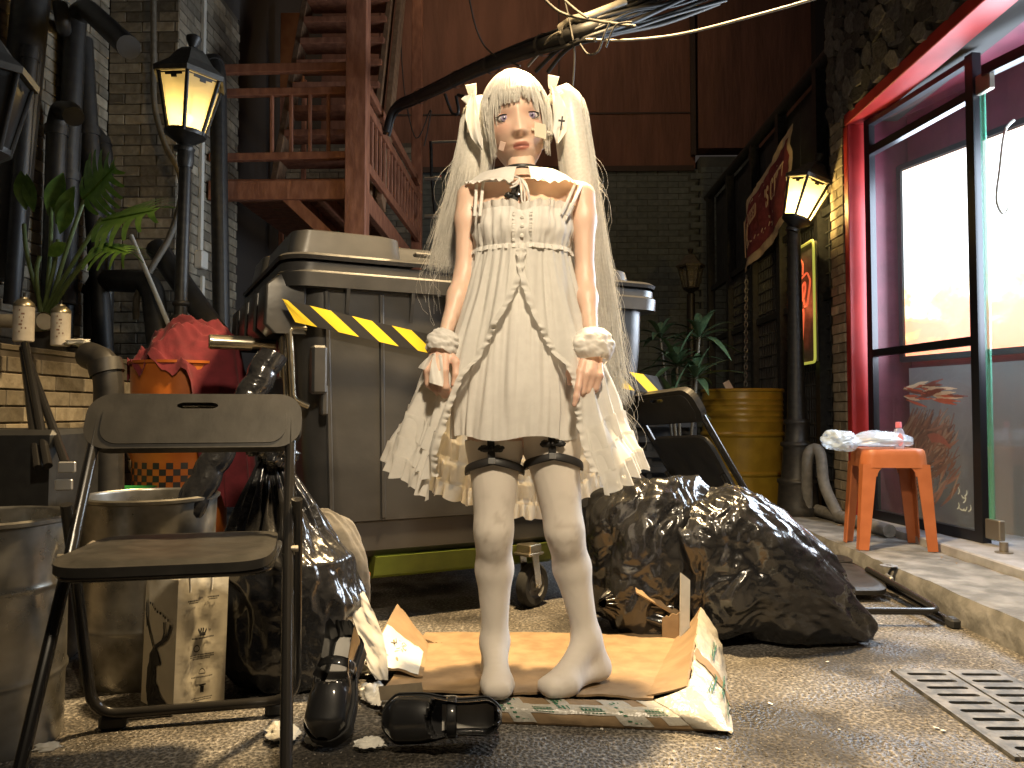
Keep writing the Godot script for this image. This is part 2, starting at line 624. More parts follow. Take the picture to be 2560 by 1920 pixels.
# ---------------------------------------------------------------- ground, pavement and walls across the alley
func setting() -> void:
	var g := MB.new()
	# the alley is an open sheet with an opening where the drain grate lies
	var gx0 := 1.03
	var gx1 := 1.345
	var gz0 := -2.25
	var gz1 := -1.68
	var xs := [-60.0, gx0, gx1, 60.0]
	var zs := [-60.0, gz0, gz1, 60.0]
	for a in 3:
		for b in 3:
			if a == 1 and b == 1:
				continue
			g.fquad(Vector3(xs[a], 0, zs[b]), Vector3(xs[a + 1], 0, zs[b]), Vector3(xs[a + 1], 0, zs[b + 1]), Vector3(xs[a], 0, zs[b + 1]))
	var asphalt := mat("asphalt", Color.WHITE, 0.72)
	asphalt.albedo_texture = ntex(noise(5, 0.1, FastNoiseLite.TYPE_CELLULAR, 2), 1024, [0.15, L(0.035, 0.033, 0.03), 0.4, L(0.115, 0.107, 0.096), 0.62, L(0.2, 0.186, 0.168), 0.9, L(0.36, 0.34, 0.31)])
	asphalt.heightmap_enabled = true
	asphalt.heightmap_scale = 0.6
	asphalt.heightmap_texture = ntex(noise(5, 0.1, FastNoiseLite.TYPE_CELLULAR, 2), 1024)
	tri_scale(asphalt, 0.93)
	asphalt.detail_enabled = true
	asphalt.detail_blend_mode = BaseMaterial3D.BLEND_MODE_MUL
	asphalt.detail_uv_layer = BaseMaterial3D.DETAIL_UV_2
	asphalt.uv2_triplanar = true
	asphalt.uv2_world_triplanar = true
	asphalt.uv2_scale = Vector3.ONE * 0.31
	asphalt.detail_albedo = ntex(noise(8, 0.012, FastNoiseLite.TYPE_SIMPLEX_SMOOTH, 5), 512, [0.2, Color(0.5, 0.48, 0.45), 0.45, Color(0.85, 0.83, 0.8), 0.8, Color(1, 1, 1)])
	asphalt.roughness = 1.0
	asphalt.roughness_texture = ntex(noise(14, 0.008, FastNoiseLite.TYPE_SIMPLEX_SMOOTH, 4), 512, [0.25, Color(0.42, 0.42, 0.42), 0.55, Color(0.75, 0.75, 0.75), 0.8, Color(0.9, 0.9, 0.9)])
	structure("ground", g, asphalt)
	var pit := MB.new()
	box(pit, Vector3((gx0 + gx1) * 0.5, -0.42, (gz0 + gz1) * 0.5), Vector3(gx1 - gx0 + 0.3, 0.04, gz1 - gz0 + 0.3))
	for e in [[gx0 - 0.02, 0.04, 0.0, 0.6], [gx1 + 0.02, 0.04, 0.0, 0.6]]:
		box(pit, Vector3(e[0], -0.21, (gz0 + gz1) * 0.5), Vector3(e[1], 0.39, gz1 - gz0 + 0.08))
	for e in [gz0 - 0.02, gz1 + 0.02]:
		box(pit, Vector3((gx0 + gx1) * 0.5, -0.21, e), Vector3(gx1 - gx0, 0.39, 0.038))
	structure("drain_pit", pit, mat("pit", L(0.1, 0.097, 0.09), 0.9))
	# loose grains on the asphalt in front
	var grain := MB.new()
	box(grain, Vector3.ZERO, Vector3(1, 0.62, 0.8), Basis(Vector3(1, 1, 0.3).normalized(), 0.6), 0.22)
	var mm := MultiMesh.new()
	mm.transform_format = MultiMesh.TRANSFORM_3D
	mm.use_colors = true
	mm.mesh = grain.mesh()
	mm.instance_count = 9000
	for k in 9000:
		var s := rng.randf_range(0.002, 0.0052)
		var pz := -1.45 - 2.2 * pow(rng.randf(), 1.5)
		var pos := Vector3(rng.randf_range(-1.3, 1.49), s * 0.12, pz)
		if pos.x > gx0 - 0.02 and pos.x < gx1 + 0.02 and pos.z > gz0 - 0.02:
			pos.x = rng.randf_range(0.2, 1.0)
		mm.set_instance_transform(k, Transform3D(Basis.from_euler(Vector3(rng.randf() * 0.6, rng.randf() * TAU, rng.randf() * 0.6)).scaled(Vector3.ONE * s), pos))
		var c := rng.randf_range(0.05, 0.26)
		mm.set_instance_color(k, Color(c, c * 0.9, c * 0.78))
	var mi := MultiMeshInstance3D.new()
	mi.name = "gravel"
	mi.multimesh = mm
	mi.material_override = mat("grain", Color.WHITE, 0.8, 0.0, {"vertex_color_use_as_albedo": true})
	mi.set_meta("kind", "stuff")
	mi.set_meta("label", "loose pale grit scattered over the alley asphalt")
	mi.set_meta("category", "gravel")
	add_child(mi)
	# raised pavement along the shop, worn front edge
	var conc := mottled("concrete", L(0.1, 0.097, 0.09), L(0.21, 0.205, 0.195), 0.85, 0.0, 0.9, 0.014)
	bumpy(conc, "fine_bump", 0.03, 0.5)
	var k2 := MB.new()
	var wob := noise(21, 0.9)
	var edge := func(z): return 1.502 + 0.012 * wob.get_noise_1d(z * 9.0) + 0.02 * (z + 2.3) * -0.03
	grid(k2, 6, 90, func(a: float, b: float):
		var z := lerpf(-0.6, -5.32, b)
		return Vector3(lerpf(edge.call(z) + 0.012, 1.95, a), 0.1 + 0.006 * wob.get_noise_2d(a * 12, z * 8), z), true)
	grid(k2, 4, 90, func(a: float, b: float):
		var z := lerpf(-0.6, -5.32, b)
		return Vector3(edge.call(z) + (0.012 if a >= 1.0 else 0.0) + 0.006 * wob.get_noise_2d(a * 7, z * 11), lerpf(-0.02, 0.1 if a >= 1.0 else 0.104, a) + (0.006 * wob.get_noise_2d(0, z * 8) if a >= 1.0 else 0.0), z), true)
	box(k2, Vector3(1.73, 0.035, -5.28), Vector3(0.4, 0.11, 0.1))
	structure("pavement", k2, conc)
	var th := MB.new()
	box(th, Vector3(2.45, 0.07, -2.6), Vector3(1.12, 0.14, 3.9), Basis(), 0.006)
	structure("shop_floor", th, mottled("threshold", L(0.26, 0.26, 0.27), L(0.38, 0.38, 0.4), 0.45, 0.0, 1.1))
	# the wall that closes the alley: painted render above, small grey bricks below
	var bw := thing("alley_end_wall", "tall dull red rendered wall with grey brick base closing the alley", "wall", Vector3(0.5, 0, -8.6))
	var up := MB.new()
	box(up, Vector3(0.1, 5.9, -8.66), Vector3(3.55, 4.85, 0.2))
	box(up, Vector3(-2.6, 5.9, -8.66), Vector3(1.82, 4.85, 0.2))
	var red := mottled("red_render", L(0.165, 0.078, 0.057), L(0.215, 0.1, 0.074), 0.8, 0.0, 0.35, 0.01, {}, 31)
	bumpy(red, "fine_bump", 0.03, 0.6)
	red.uv1_scale = Vector3(0.9, 0.16, 0.9)
	put(bw, "upper_render", up, red, true)
	var up2 := MB.new()
	box(up2, Vector3(2.55, 6.03, -8.60), Vector3(1.3, 4.72, 0.24))
	put(bw, "upper_render", up2, red, true)
	var low := MB.new()
	box(low, Vector3(-0.3, 1.7, -8.64), Vector3(4.4, 3.42, 0.2))
	box(low, Vector3(2.55, 1.78, -8.57), Vector3(1.3, 3.57, 0.24))
	var grey := mottled("grey_brick_mortar", L(0.085, 0.095, 0.092), L(0.11, 0.12, 0.115), 0.9, 0.0, 1.0)
	put(bw, "mortar", low, grey, true)
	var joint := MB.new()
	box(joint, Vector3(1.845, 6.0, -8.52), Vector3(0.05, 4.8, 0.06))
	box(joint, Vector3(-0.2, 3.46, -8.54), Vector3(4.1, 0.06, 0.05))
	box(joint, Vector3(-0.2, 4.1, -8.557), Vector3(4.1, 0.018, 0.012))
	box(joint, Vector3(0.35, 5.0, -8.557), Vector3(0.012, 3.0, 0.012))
	put(bw, "joint_shade_strip", joint, mat("joint_shade", L(0.06, 0.04, 0.035), 0.7), true)  # dark raised strips stand for the shade in wall joints and seam grooves
	var tones := []
	for k in 4:
		var f := 0.88 + 0.08 * k
		tones.append(mottled("grey_brick_%d" % k, L(0.115 * f, 0.14 * f, 0.143 * f), L(0.155 * f, 0.18 * f, 0.18 * f), 0.75, 0.0, 1.2, 0.02))
	var bm := MB.new()
	box(bm, Vector3.ZERO, Vector3(0.222, 0.064, 0.03), Basis(), 0.003)
	var bmesh := bm.mesh()
	var spots := []
	for row in 50:
		for col in 20:
			var x := -2.0 + col * 0.23 + (0.115 if row % 2 else 0.0)
			var y := 0.06 + row * 0.0685
			if x > 3.1:
				continue
			spots.append([Vector3(x, y, -8.461 if x > 1.9 else -8.551), 0 if y < 1.35 else 1, x])
	var rest := MB.new()
	var count := 0
	for s in spots:
		var seen: bool = s[1] == 1 and ((s[2] > 0.62 and s[2] < 2.45) or (s[2] > -1.1 and s[2] < -0.55))
		if seen and count < 300:
			count += 1
			var b := put(bw, "brick", bmesh, tones[rng.randi() % 4], false)
			b.position = s[0] - bw.position
		else:
			box(rest, s[0], Vector3(0.218, 0.062, 0.03))
	var ro := put(bw, "brickwork", rest, tones[1], true)
	ro.set_meta("kind", "stuff")
	# buildings that close the view further out
	var far := MB.new()
	box(far, Vector3(4.6, 4.0, -9.5), Vector3(3.0, 8.0, 2.0))
	var fb := thing("dark_building", "dark maroon building rising behind the mesh fence", "building", Vector3(4.6, 0, -9.5))
	put(fb, "wall", far, mottled("maroon", L(0.05, 0.022, 0.024), L(0.075, 0.032, 0.034), 0.85, 0.0, 0.4), true)
	var fc := MB.new()
	box(fc, Vector3(3.22, 4.0, -8.42), Vector3(0.14, 8.0, 0.14))
	put(fb, "corner_post", fc, mat("dark_trim", L(0.03, 0.022, 0.02), 0.8), true)
	# added unseen house front behind the camera keeps the night sky out of the shiny things
	var hb := thing("added_house", "added unseen house front that keeps the night sky out of reflections", "building", Vector3(0, 0, 3.4))
	var hm := MB.new()
	box(hm, Vector3(0, 3.0, 3.6), Vector3(12, 6.0, 0.3))
	put(hb, "wall", hm, mottled("house_render", L(0.18, 0.15, 0.12), L(0.26, 0.22, 0.18), 0.85, 0.0, 0.5), true)
	var hd := MB.new()
	for x in [-3.2, -1.1, 1.1, 3.2]:
		hd = MB.new()
		box(hd, Vector3(x, 1.2 if absf(x) < 2 else 1.6, 3.42), Vector3(1.0, 2.4 if absf(x) < 2 else 1.3, 0.06), Basis(), 0.01)
		put(hb, "shutter", hd, mat("dark_trim", L(0.03, 0.022, 0.02), 0.8), true)

# a wall of separate thin bricks: o corner, u along, v up, n outwards
func brick_wall(called: String, label: String, o: Vector3, u: Vector3, n: Vector3, width: float, y0: float, y1: float, tones: Array, mortar: Material, jagged := false) -> Node3D:
	var t := thing(called, label, "wall", Vector3(o.x, 0, o.z))
	var lb := 0.185
	var hb := 0.0585
	var j := 0.006
	var m := MB.new()
	var b := Basis(u, Vector3.UP, n)
	box(m, o + u * width * 0.5 + Vector3.UP * (y0 + y1) * 0.5 - n * 0.108, Vector3(width, y1 - y0, 0.2), b)
	put(t, "mortar", m, mortar, true)
	var cache := {}
	var rows := int((y1 - y0) / hb)
	for r in rows:
		var x := -lb * 0.5 if r % 2 else 0.0
		while x < width - 0.004:
			var a := maxf(x, 0.0)
			var e := minf(x + lb, width)
			if jagged and r % 2 == 0 and e >= width - 0.001:
				e += 0.016
			x += lb
			if e - a < 0.02:
				continue
			var key := int(round((e - a) * 1000))
			if not cache.has(key):
				var bm := MB.new()
				box(bm, Vector3.ZERO, Vector3(e - a - j, hb - j, 0.012), Basis(), 0.0025)
				cache[key] = bm.mesh()
			var q := put(t, "brick", cache[key], tones[[0, 1, 1, 2, 2, 3][rng.randi() % 6]])
			q.transform = Transform3D(b, o + u * (a + e) * 0.5 + Vector3.UP * (y0 + (r + 0.5) * hb) - n * rng.randf_range(0.003, 0.006) - t.position)
	return t

# ---------------------------------------------------------------- left: brick corner, ledge, pipes
func left_side() -> void:
	var tones := []
	for k in 4:
		var f: float = [0.62, 0.85, 1.1, 1.5][k]
		var q := mottled("clay_brick_%d" % k, L(0.2 * f, 0.168 * f, 0.12 * f), L(0.28 * f, 0.24 * f, 0.175 * f), 0.75, 0.0, 1.4, 0.02, {}, 40 + k)
		tones.append(bumpy(q, "fine_bump", 0.03, 0.25))
	var mortar := mottled("clay_mortar", L(0.09, 0.075, 0.055), L(0.13, 0.11, 0.085), 0.95, 0.0, 1.0)
	brick_wall("brick_wall", "brown tile brick wall behind the black drain pipes and monstera leaves", Vector3(-2.35, 0, -2.9), Vector3(0, 0, -1), Vector3(1, 0, 0), 1.3, 0.9, 3.3, tones, mortar)
	brick_wall("brick_wall", "narrow brown tile brick wall face behind the lit lantern", Vector3(-2.35, 0, -4.2), Vector3(1, 0, 0), Vector3(0, 0, 1), 0.395, 0.3, 3.3, tones, mortar)
	brick_wall("brick_wall", "brown tile brick return wall carrying the white conduit, with a toothed end", Vector3(-1.955, 0, -4.2), Vector3(0, 0, -1), Vector3(1, 0, 0), 0.88, 0.2, 3.4, tones, mortar, true)
	brick_wall("brick_wall", "shadowy tile brick wall seen behind the timber stair", Vector3(-2.45, 0, -7.2), Vector3(1, 0, 0), Vector3(0, 0, 1), 1.35, 1.5, 3.3, tones, mortar)
	# the rest of that building, plain and out of sight for the most part
	var bld := thing("corner_building", "dark upper building mass behind the brick wall faces", "building", Vector3(-4, 0, -4))
	var m := MB.new()
	box(m, Vector3(-3.46, 3.0, -2.0), Vector3(1.8, 6.0, 4.2))
	box(m, Vector3(-3.3, 3.0, -6.4), Vector3(2.0, 6.0, 4.0))
	box(m, Vector3(-2.3, 4.9, -4.75), Vector3(0.6, 2.9, 0.9))
	put(bld, "wall", m, mat("dark_render", L(0.05, 0.042, 0.036), 0.9), true)
	# brick ledge
	var lt := brick_wall("brick_ledge", "low brick ledge carrying spray cans and the plant", Vector3(-1.8, 0, -1.6), Vector3(0, 0, -1), Vector3(1, 0, 0), 2.0, 0.0, 0.96, tones, mortar)
	var top := MB.new()
	box(top, Vector3(-2.07, 0.966, -2.6), Vector3(0.535, 0.022, 2.0), Basis(), 0.004)
	box(top, Vector3(-2.2, 0.47, -2.6), Vector3(0.39, 0.95, 1.98))
	put(lt, "coping", top, tones[1], true)
	pipes()
	lantern_post_left()
	monstera()

func pipe_thing(label: String, pts: Array, r: float, material: Material, group := "drain pipes on the brick corner", collars := [], called := "drain_pipe") -> Node3D:
	var t := thing(called, label, "pipe", pts[0], 0.0, group)
	var m := MB.new()
	tube(m, pts, r, 14)
	put(t, "run", m, material, true)
	for c in collars:
		var j: int = c
		var d: Vector3 = (pts[j + 1] - pts[j]).normalized()
		var cm := MB.new()
		tube(cm, [pts[j] - d * 0.022, pts[j] + d * 0.022], r * 1.16, 14)
		put(t, "collar", cm, material, true)
	return t

func pipes() -> void:
	var black := mottled("pipe_black", L(0.016, 0.015, 0.014), L(0.03, 0.027, 0.023), 0.5, 0.0, 3.0)
	var cream := mottled("pipe_cream", L(0.5, 0.44, 0.33), L(0.62, 0.56, 0.44), 0.5, 0.0, 2.0)
	var z := func(px: float, py: float, d: float): return at_z(px, py, -d)
	pipe_thing("thick black pipe leaning at the outer end of the brick wall", [z.call(84, -60, 3.3), z.call(8, 700, 3.3)], 0.075, black, "drain pipes on the brick corner", [0])
	pipe_thing("thin black pipe with domed cap beside the thick leaning pipe", bend([z.call(77, 118, 3.25), z.call(75, 140, 3.25), z.call(62, 280, 3.25), z.call(30, 760, 3.25)], 0.02), 0.034, black, "drain pipes on the brick corner", [3])
	pipe_thing("black standpipe with a long sloping arm reaching off the wall", bend([z.call(165, 760, 3.75), z.call(170, 420, 3.75), z.call(190, 38, 3.75), z.call(218, 22, 3.7), z.call(322, 118, 3.25)], 0.07), 0.05, black, "drain pipes on the brick corner", [2])
	pipe_thing("black side elbow stub on the standpipe", bend([z.call(165, 78, 3.85), z.call(160, 76, 3.7), z.call(158, 60, 3.6), z.call(150, 10, 3.6)], 0.05), 0.034, black)
	pipe_thing("second black standpipe standing right behind the sloping arm", [z.call(208, 98, 3.85), z.call(222, 330, 3.85), z.call(262, 900, 3.85)], 0.046, black, "drain pipes on the brick corner", [1])
	pipe_thing("black pipe with open cream mouth turned forward", bend([z.call(128, 760, 3.6), z.call(142, 310, 3.6), z.call(150, 276, 3.6), z.call(180, 278, 3.5), z.call(184, 292, 3.45)], 0.05), 0.045, black, "drain pipes on the brick corner", [1])
	pipe_thing("black pipe running down behind the monstera leaf stalks", [z.call(185, 300, 3.8), z.call(160, 860, 3.8)], 0.042, black)
	pipe_thing("short black pipe with rounded elbow against the narrow wall face", bend([z.call(200, 310, 4.0), z.call(238, 330, 3.95), z.call(262, 370, 3.95), z.call(264, 640, 3.95), z.call(262, 900, 3.95)], 0.08), 0.04, black, "drain pipes on the brick corner", [8])
	pipe_thing("black pipe arch low on the wall beside the lantern post", bend([z.call(238, 880, 3.9), z.call(238, 700, 3.9), z.call(380, 706, 3.7), z.call(400, 880, 3.6)], 0.09), 0.055, black, "drain pipes on the brick corner", [2])
	pipe_thing("black pipe leaning to the wall behind the lantern post", [z.call(392, 620, 3.9), z.call(540, 830, 3.6)], 0.055, black)
	pipe_thing("tall black downpipe with elbow standing before the timber deck", bend([z.call(512, 160, 4.45), z.call(532, 152, 4.35), z.call(545, 180, 4.3), z.call(549, 520, 4.3), z.call(556, 960, 4.3)], 0.07), 0.047, black, "drain pipes on the brick corner", [5])
	pipe_thing("black downpipe elbow standing in front of the brick ledge", bend([z.call(222, 888, 2.55), z.call(262, 905, 2.5), z.call(272, 950, 2.5), z.call(272, 1300, 2.5)], 0.07), 0.046, black, "drain pipes on the brick corner", [5])
	var cp := pipe_thing("cream pipe with open mouth lying along the ledge behind the cans", [at_z(-60, 800, -2.85), at_z(102, 805, -2.85)], 0.026, cream, "", [], "cream_pipe")
	var cm := MB.new()
	var a := at_z(100, 805, -2.85)
	var d := Vector3(1, 0, 0.55).normalized()
	tube(cm, [a - d * 0.02, a + d * 0.03], 0.036, 18, false)
	tube(cm, [a + d * 0.03, a - d * 0.015], 0.031, 18, true)
	put(cp, "socket", cm, cream, true)
	pipe_thing("thin white plastic stick leaning behind the pipe arch", [at_z(328, 590, -3.75), at_z(438, 850, -3.45)], 0.011, mat("white_plastic", L(0.62, 0.58, 0.5), 0.5), "", [], "white_stick")
	# white conduit with a switch box on the return wall
	var ct := thing("conduit", "white plastic conduit with a switch box on the brick return wall", "conduit", at_x(505, 700, -1.94))
	var m := MB.new()
	var p0 := at_x(506, -40, -1.945)
	var p1 := at_x(506, 640, -1.945)
	var p2 := at_x(506, 790, -1.945)
	box(m, (p0 + p1) * 0.5, Vector3(0.02, (p0 - p1).y, 0.035), Basis(), 0.002)
	box(m, (p1 + p2) * 0.5 - Vector3(0, 0.06, 0), Vector3(0.018, (p1 - p2).y - 0.12, 0.03), Basis(), 0.002)
	var wp := mat("white_plastic", L(0.62, 0.58, 0.5), 0.5)
	put(ct, "trunking", m, wp, true)
	var bx := MB.new()
	box(bx, at_x(503, 650, -1.93), Vector3(0.05, 0.105, 0.085), Basis(), 0.006)
	put(ct, "switch_box", bx, wp, true)
	# loose hose along the lantern post
	var h := thing("hose", "brown rubber hose hanging down the wall and behind the lantern post", "hose", at_z(383, 400, -3.9))
	m = MB.new()
	tube(m, smooth_path([at_z(383, -80, -4.1), at_z(384, 120, -4.1), at_z(386, 260, -4.08), at_z(412, 360, -4.0), at_z(448, 430, -3.9), at_z(452, 500, -3.85), at_z(425, 590, -3.8), at_z(385, 660, -3.75), at_z(345, 735, -3.7), at_z(340, 800, -3.7)], 6), 0.016, 10)
	put(h, "run", m, mottled("hose_brown", L(0.1, 0.085, 0.06), L(0.16, 0.135, 0.1), 0.6, 0.0, 3.0), true)

# a six sided street lantern, base of its glass at the origin
func lantern(parent: Node3D, xf: Transform3D, s: float, lit: bool, energy: float, glow := 2.4, silhouetted := false) -> void:
	var iron := mottled("lantern_iron", L(0.02, 0.019, 0.018), L(0.04, 0.036, 0.03), 0.45, 0.2, 4.0)
	var hexo := func(r, y, k): return xf * (Vector3(cos(TAU * (k + 0.5) / 6.0) * r, y, -sin(TAU * (k + 0.5) / 6.0) * r) * s)
	var cup := MB.new()
	lathe(cup, [Vector2(0.0, -0.09), Vector2(0.05, -0.09), Vector2(0.055, -0.07), Vector2(0.03, -0.055), Vector2(0.06, -0.035), Vector2(0.105, -0.005), Vector2(0.11, 0.015), Vector2(0.0, 0.015)].map(func(q): return q * s), 12, xf)
	put(parent, "cup", cup, iron, true)
	var fr := MB.new()
	for k in 6:
		tube(fr, [hexo.call(0.098, 0.0, k), hexo.call(0.172, 0.30, k)], 0.011 * s, 6)
		tube(fr, [hexo.call(0.098, 0.008, k), hexo.call(0.098, 0.008, k + 1)], 0.009 * s, 6)
	put(parent, "cage", fr, iron, true)
	var roof := MB.new()
	for k in 6:
		var rings := [[0.195, 0.285], [0.2, 0.31], [0.125, 0.372], [0.085, 0.43], [0.06, 0.455], [0.0, 0.465]]
		for j in rings.size() - 1:
			roof.fquad(hexo.call(rings[j][0], rings[j][1], k), hexo.call(rings[j + 1][0], rings[j + 1][1], k), hexo.call(rings[j + 1][0], rings[j + 1][1], k + 1), hexo.call(rings[j][0], rings[j][1], k + 1))
		roof.fquad(hexo.call(0.195, 0.285, k + 1), hexo.call(0.1, 0.30, k + 1), hexo.call(0.1, 0.30, k), hexo.call(0.195, 0.285, k))
	put(parent, "roof", roof, mottled("lantern_roof", L(0.06, 0.055, 0.045), L(0.11, 0.1, 0.085), 0.5, 0.1, 3.0), true)
	var fin := MB.new()
	lathe(fin, [Vector2(0.03, 0.455), Vector2(0.02, 0.475), Vector2(0.038, 0.515), Vector2(0.04, 0.53), Vector2(0.018, 0.545), Vector2(0.0, 0.55)].map(func(q): return q * s), 10, xf)
	put(parent, "finial", fin, iron, true)
	var trim := MB.new()
	for k in 6:
		var a: Vector3 = hexo.call(0.168, 0.29, k)
		var b: Vector3 = hexo.call(0.168, 0.29, k + 1)
		var dn: Vector3 = (hexo.call(0.098, 0.0, k) - hexo.call(0.172, 0.30, k)).normalized()
		for q in 5:
			var w0: float = [0.012, 0.022, 0.036, 0.022, 0.012][q] * s
			var pa := a.lerp(b, q / 5.0)
			var pb := a.lerp(b, (q + 1) / 5.0)
			trim.fquad(pa + dn * 0.004, pb + dn * 0.004, pb + dn * w0, pa + dn * w0)
	put(parent, "valance", trim, iron, true)
	var pane_mat: StandardMaterial3D
	if lit:
		pane_mat = mat("frosted_lit_%d" % int(glow * 10), L(0.8, 0.74, 0.55), 0.6, 0.0, {"backlight_enabled": true, "backlight": L(0.95, 0.87, 0.64), "transparency": BaseMaterial3D.TRANSPARENCY_ALPHA})
		pane_mat.albedo_color.a = 0.5
	elif silhouetted:
		pane_mat = mat("silhouette_pane", L(0.02, 0.019, 0.017), 0.3)  # near-black colour puts the silhouette shade into these panes
	else:
		pane_mat = mat("frosted_dull", Color(0.55, 0.53, 0.47, 0.45), 0.5, 0.0, {"transparency": BaseMaterial3D.TRANSPARENCY_ALPHA})
	for k in 6:
		var pm := MB.new()
		pm.fquad(hexo.call(0.094, 0.0, k), hexo.call(0.168, 0.30, k), hexo.call(0.168, 0.30, k + 1), hexo.call(0.094, 0.0, k + 1))
		put(parent, "pane", pm, pane_mat, true)
	var bulb := MB.new()
	lathe(bulb, [Vector2(0.0, 0.035), Vector2(0.018, 0.04), Vector2(0.02, 0.06), Vector2(0.032, 0.085), Vector2(0.03, 0.105), Vector2(0.0, 0.12)].map(func(q): return q * s), 12, xf)
	if lit:
		put(parent, "bulb", bulb, mat("lantern_bulb", Color(1, 0.84, 0.5), 0.5, 0.0, {"emission_enabled": true, "emission": Color(1, 0.78, 0.4), "emission_energy_multiplier": 5.0}), true)
		var o := OmniLight3D.new()
		o.name = "lantern_light"
		o.light_color = Color(1.0, 0.84, 0.5)
		o.light_energy = energy
		o.light_size = 0.03
		o.omni_range = 10.0
		o.shadow_enabled = true
		parent.add_child(o)
		o.position = global_of(parent).affine_inverse() * (xf * Vector3(0, 0.08 * s, 0))
	else:
		put(parent, "bulb", bulb, mat("frosted_dull_bulb", L(0.6, 0.6, 0.55), 0.4), true)

func lantern_post_left() -> void:
	var iron := mottled("lantern_iron", L(0.02, 0.019, 0.018), L(0.04, 0.036, 0.03), 0.45, 0.2, 4.0)
	var base := at_z(448, 870, -3.45)
	var neck := at_z(465, 372, -3.45)
	var foot := base + (base - neck).normalized() * (base.y / ((neck - base).normalized().y))
	var t := thing("street_lantern", "lit lantern on a slim black post before the brick wall corner", "street lamp", foot)
	var m := MB.new()
	tube(m, [foot, neck], [0.034, 0.026], 16)
	put(t, "post", m, iron, true)
	for f in [[800.0, 0.045, 0.02], [815.0, 0.04, 0.03], [392.0, 0.036, 0.05], [760.0, 0.038, 0.012]]:
		var c: Vector3 = base.lerp(neck, (870.0 - f[0]) / (870.0 - 372.0))
		var d := (neck - base).normalized()
		var cm := MB.new()
		tube(cm, [c - d * f[2], c - d * f[2] * 0.4, c + d * f[2] * 0.4, c + d * f[2]], [f[1] * 0.85, f[1], f[1], f[1] * 0.85], 16)
		put(t, "ring", cm, iron, true)
	var x := Transform3D(Basis(Vector3(0, 0, 1), -0.07) * Basis(Vector3(1, 0, 0), 0.0) * Basis(Vector3.UP, 0.34), at_z(464, 338, -3.45))
	lantern(t, x, 0.86, true, 0.12)
	# a dark lantern cut by the edge of the picture
	var p2 := at_z(-52, 380, -2.3)
	var t2 := thing("street_lantern", "unlit black lantern hung close beside the pipes of the brick wall", "street lamp", Vector3(p2.x, 0, p2.z))
	lantern(t2, Transform3D(Basis(Vector3.UP, 0.3), p2), 0.8, false, 0.0, 1.0, true)
	var pm := MB.new()
	tube(pm, [Vector3(p2.x, 0.9, p2.z), p2 - Vector3(0, 0.06, 0)], 0.03, 12)
	put(t2, "post", pm, iron, true)

# ---------------------------------------------------------------- plants
func leaf_blade(m: MB, base: Vector3, dir: Vector3, up: Vector3, length: float, width: float, droop: float, fold := 0.25, nseg := 8, shape := 1.0) -> void:
	var side := dir.cross(up).normalized()
	var b0 := m.v.size()
	for j in nseg + 1:
		var t := float(j) / nseg
		var c := base + dir * length * t + Vector3.DOWN * droop * t * t * length
		var w := width * sin(PI * pow(t, shape) * 0.96 + 0.06) * 0.5
		m.p(c - side * w + up * w * fold, Vector2(0, t))
		m.p(c, Vector2(0.5, t))
		m.p(c + side * w + up * w * fold, Vector2(1, t))
	for j in nseg:
		var a := b0 + j * 3
		m.quad(a, a + 3, a + 4, a + 1)
		m.quad(a + 1, a + 4, a + 5, a + 2)

func monstera_leaf(m: MB, c: Vector3, dir: Vector3, nrm: Vector3, size: float, curl := 0.15) -> void:
	# a split leaf: lobes set along a midrib, each lobe a strip of its own with gaps between
	var side := dir.cross(nrm).normalized()
	var n := 7
	for sg in [-1.0, 1.0]:
		for j in n:
			var t0 := float(j) / n
			var t1 := (j + 0.9) / n
			var reach := size * 0.8 * sin(PI * (0.12 + 0.84 * pow((t0 + t1) * 0.5, 0.8)))
			var b0 := m.v.size()
			for q in 6:
				var s := q / 5.0
				var fw := s * s * 0.2 * size + (s * -0.1 * size if j == 0 else 0.0)
				var thin := 1.0 if s < 0.55 else lerpf(1.0, 0.5, (s - 0.55) / 0.45)
				var mid := (t0 + t1) * 0.5
				var hw := (t1 - t0) * 0.5 * (1.25 if s < 0.3 else 1.0) * thin
				var lift := nrm * (-curl * s * s * size + 0.02 * size * sin(PI * s))
				var o: Vector3 = c + side * sg * reach * s + dir * fw + lift
				m.p(o + dir * size * (mid - hw), Vector2(s, 0))
				m.p(o + dir * size * (mid + hw) , Vector2(s, 1))
			for q in 5:
				var a := b0 + q * 2
				m.quad(a, a + 1, a + 3, a + 2)
	var rib := []
	for q in 6:
		rib.append(c + dir * size * (q / 5.0) * 1.02 + nrm * 0.003)
	tube(m, rib, [0.006, 0.005, 0.004, 0.003, 0.002, 0.001], 5)

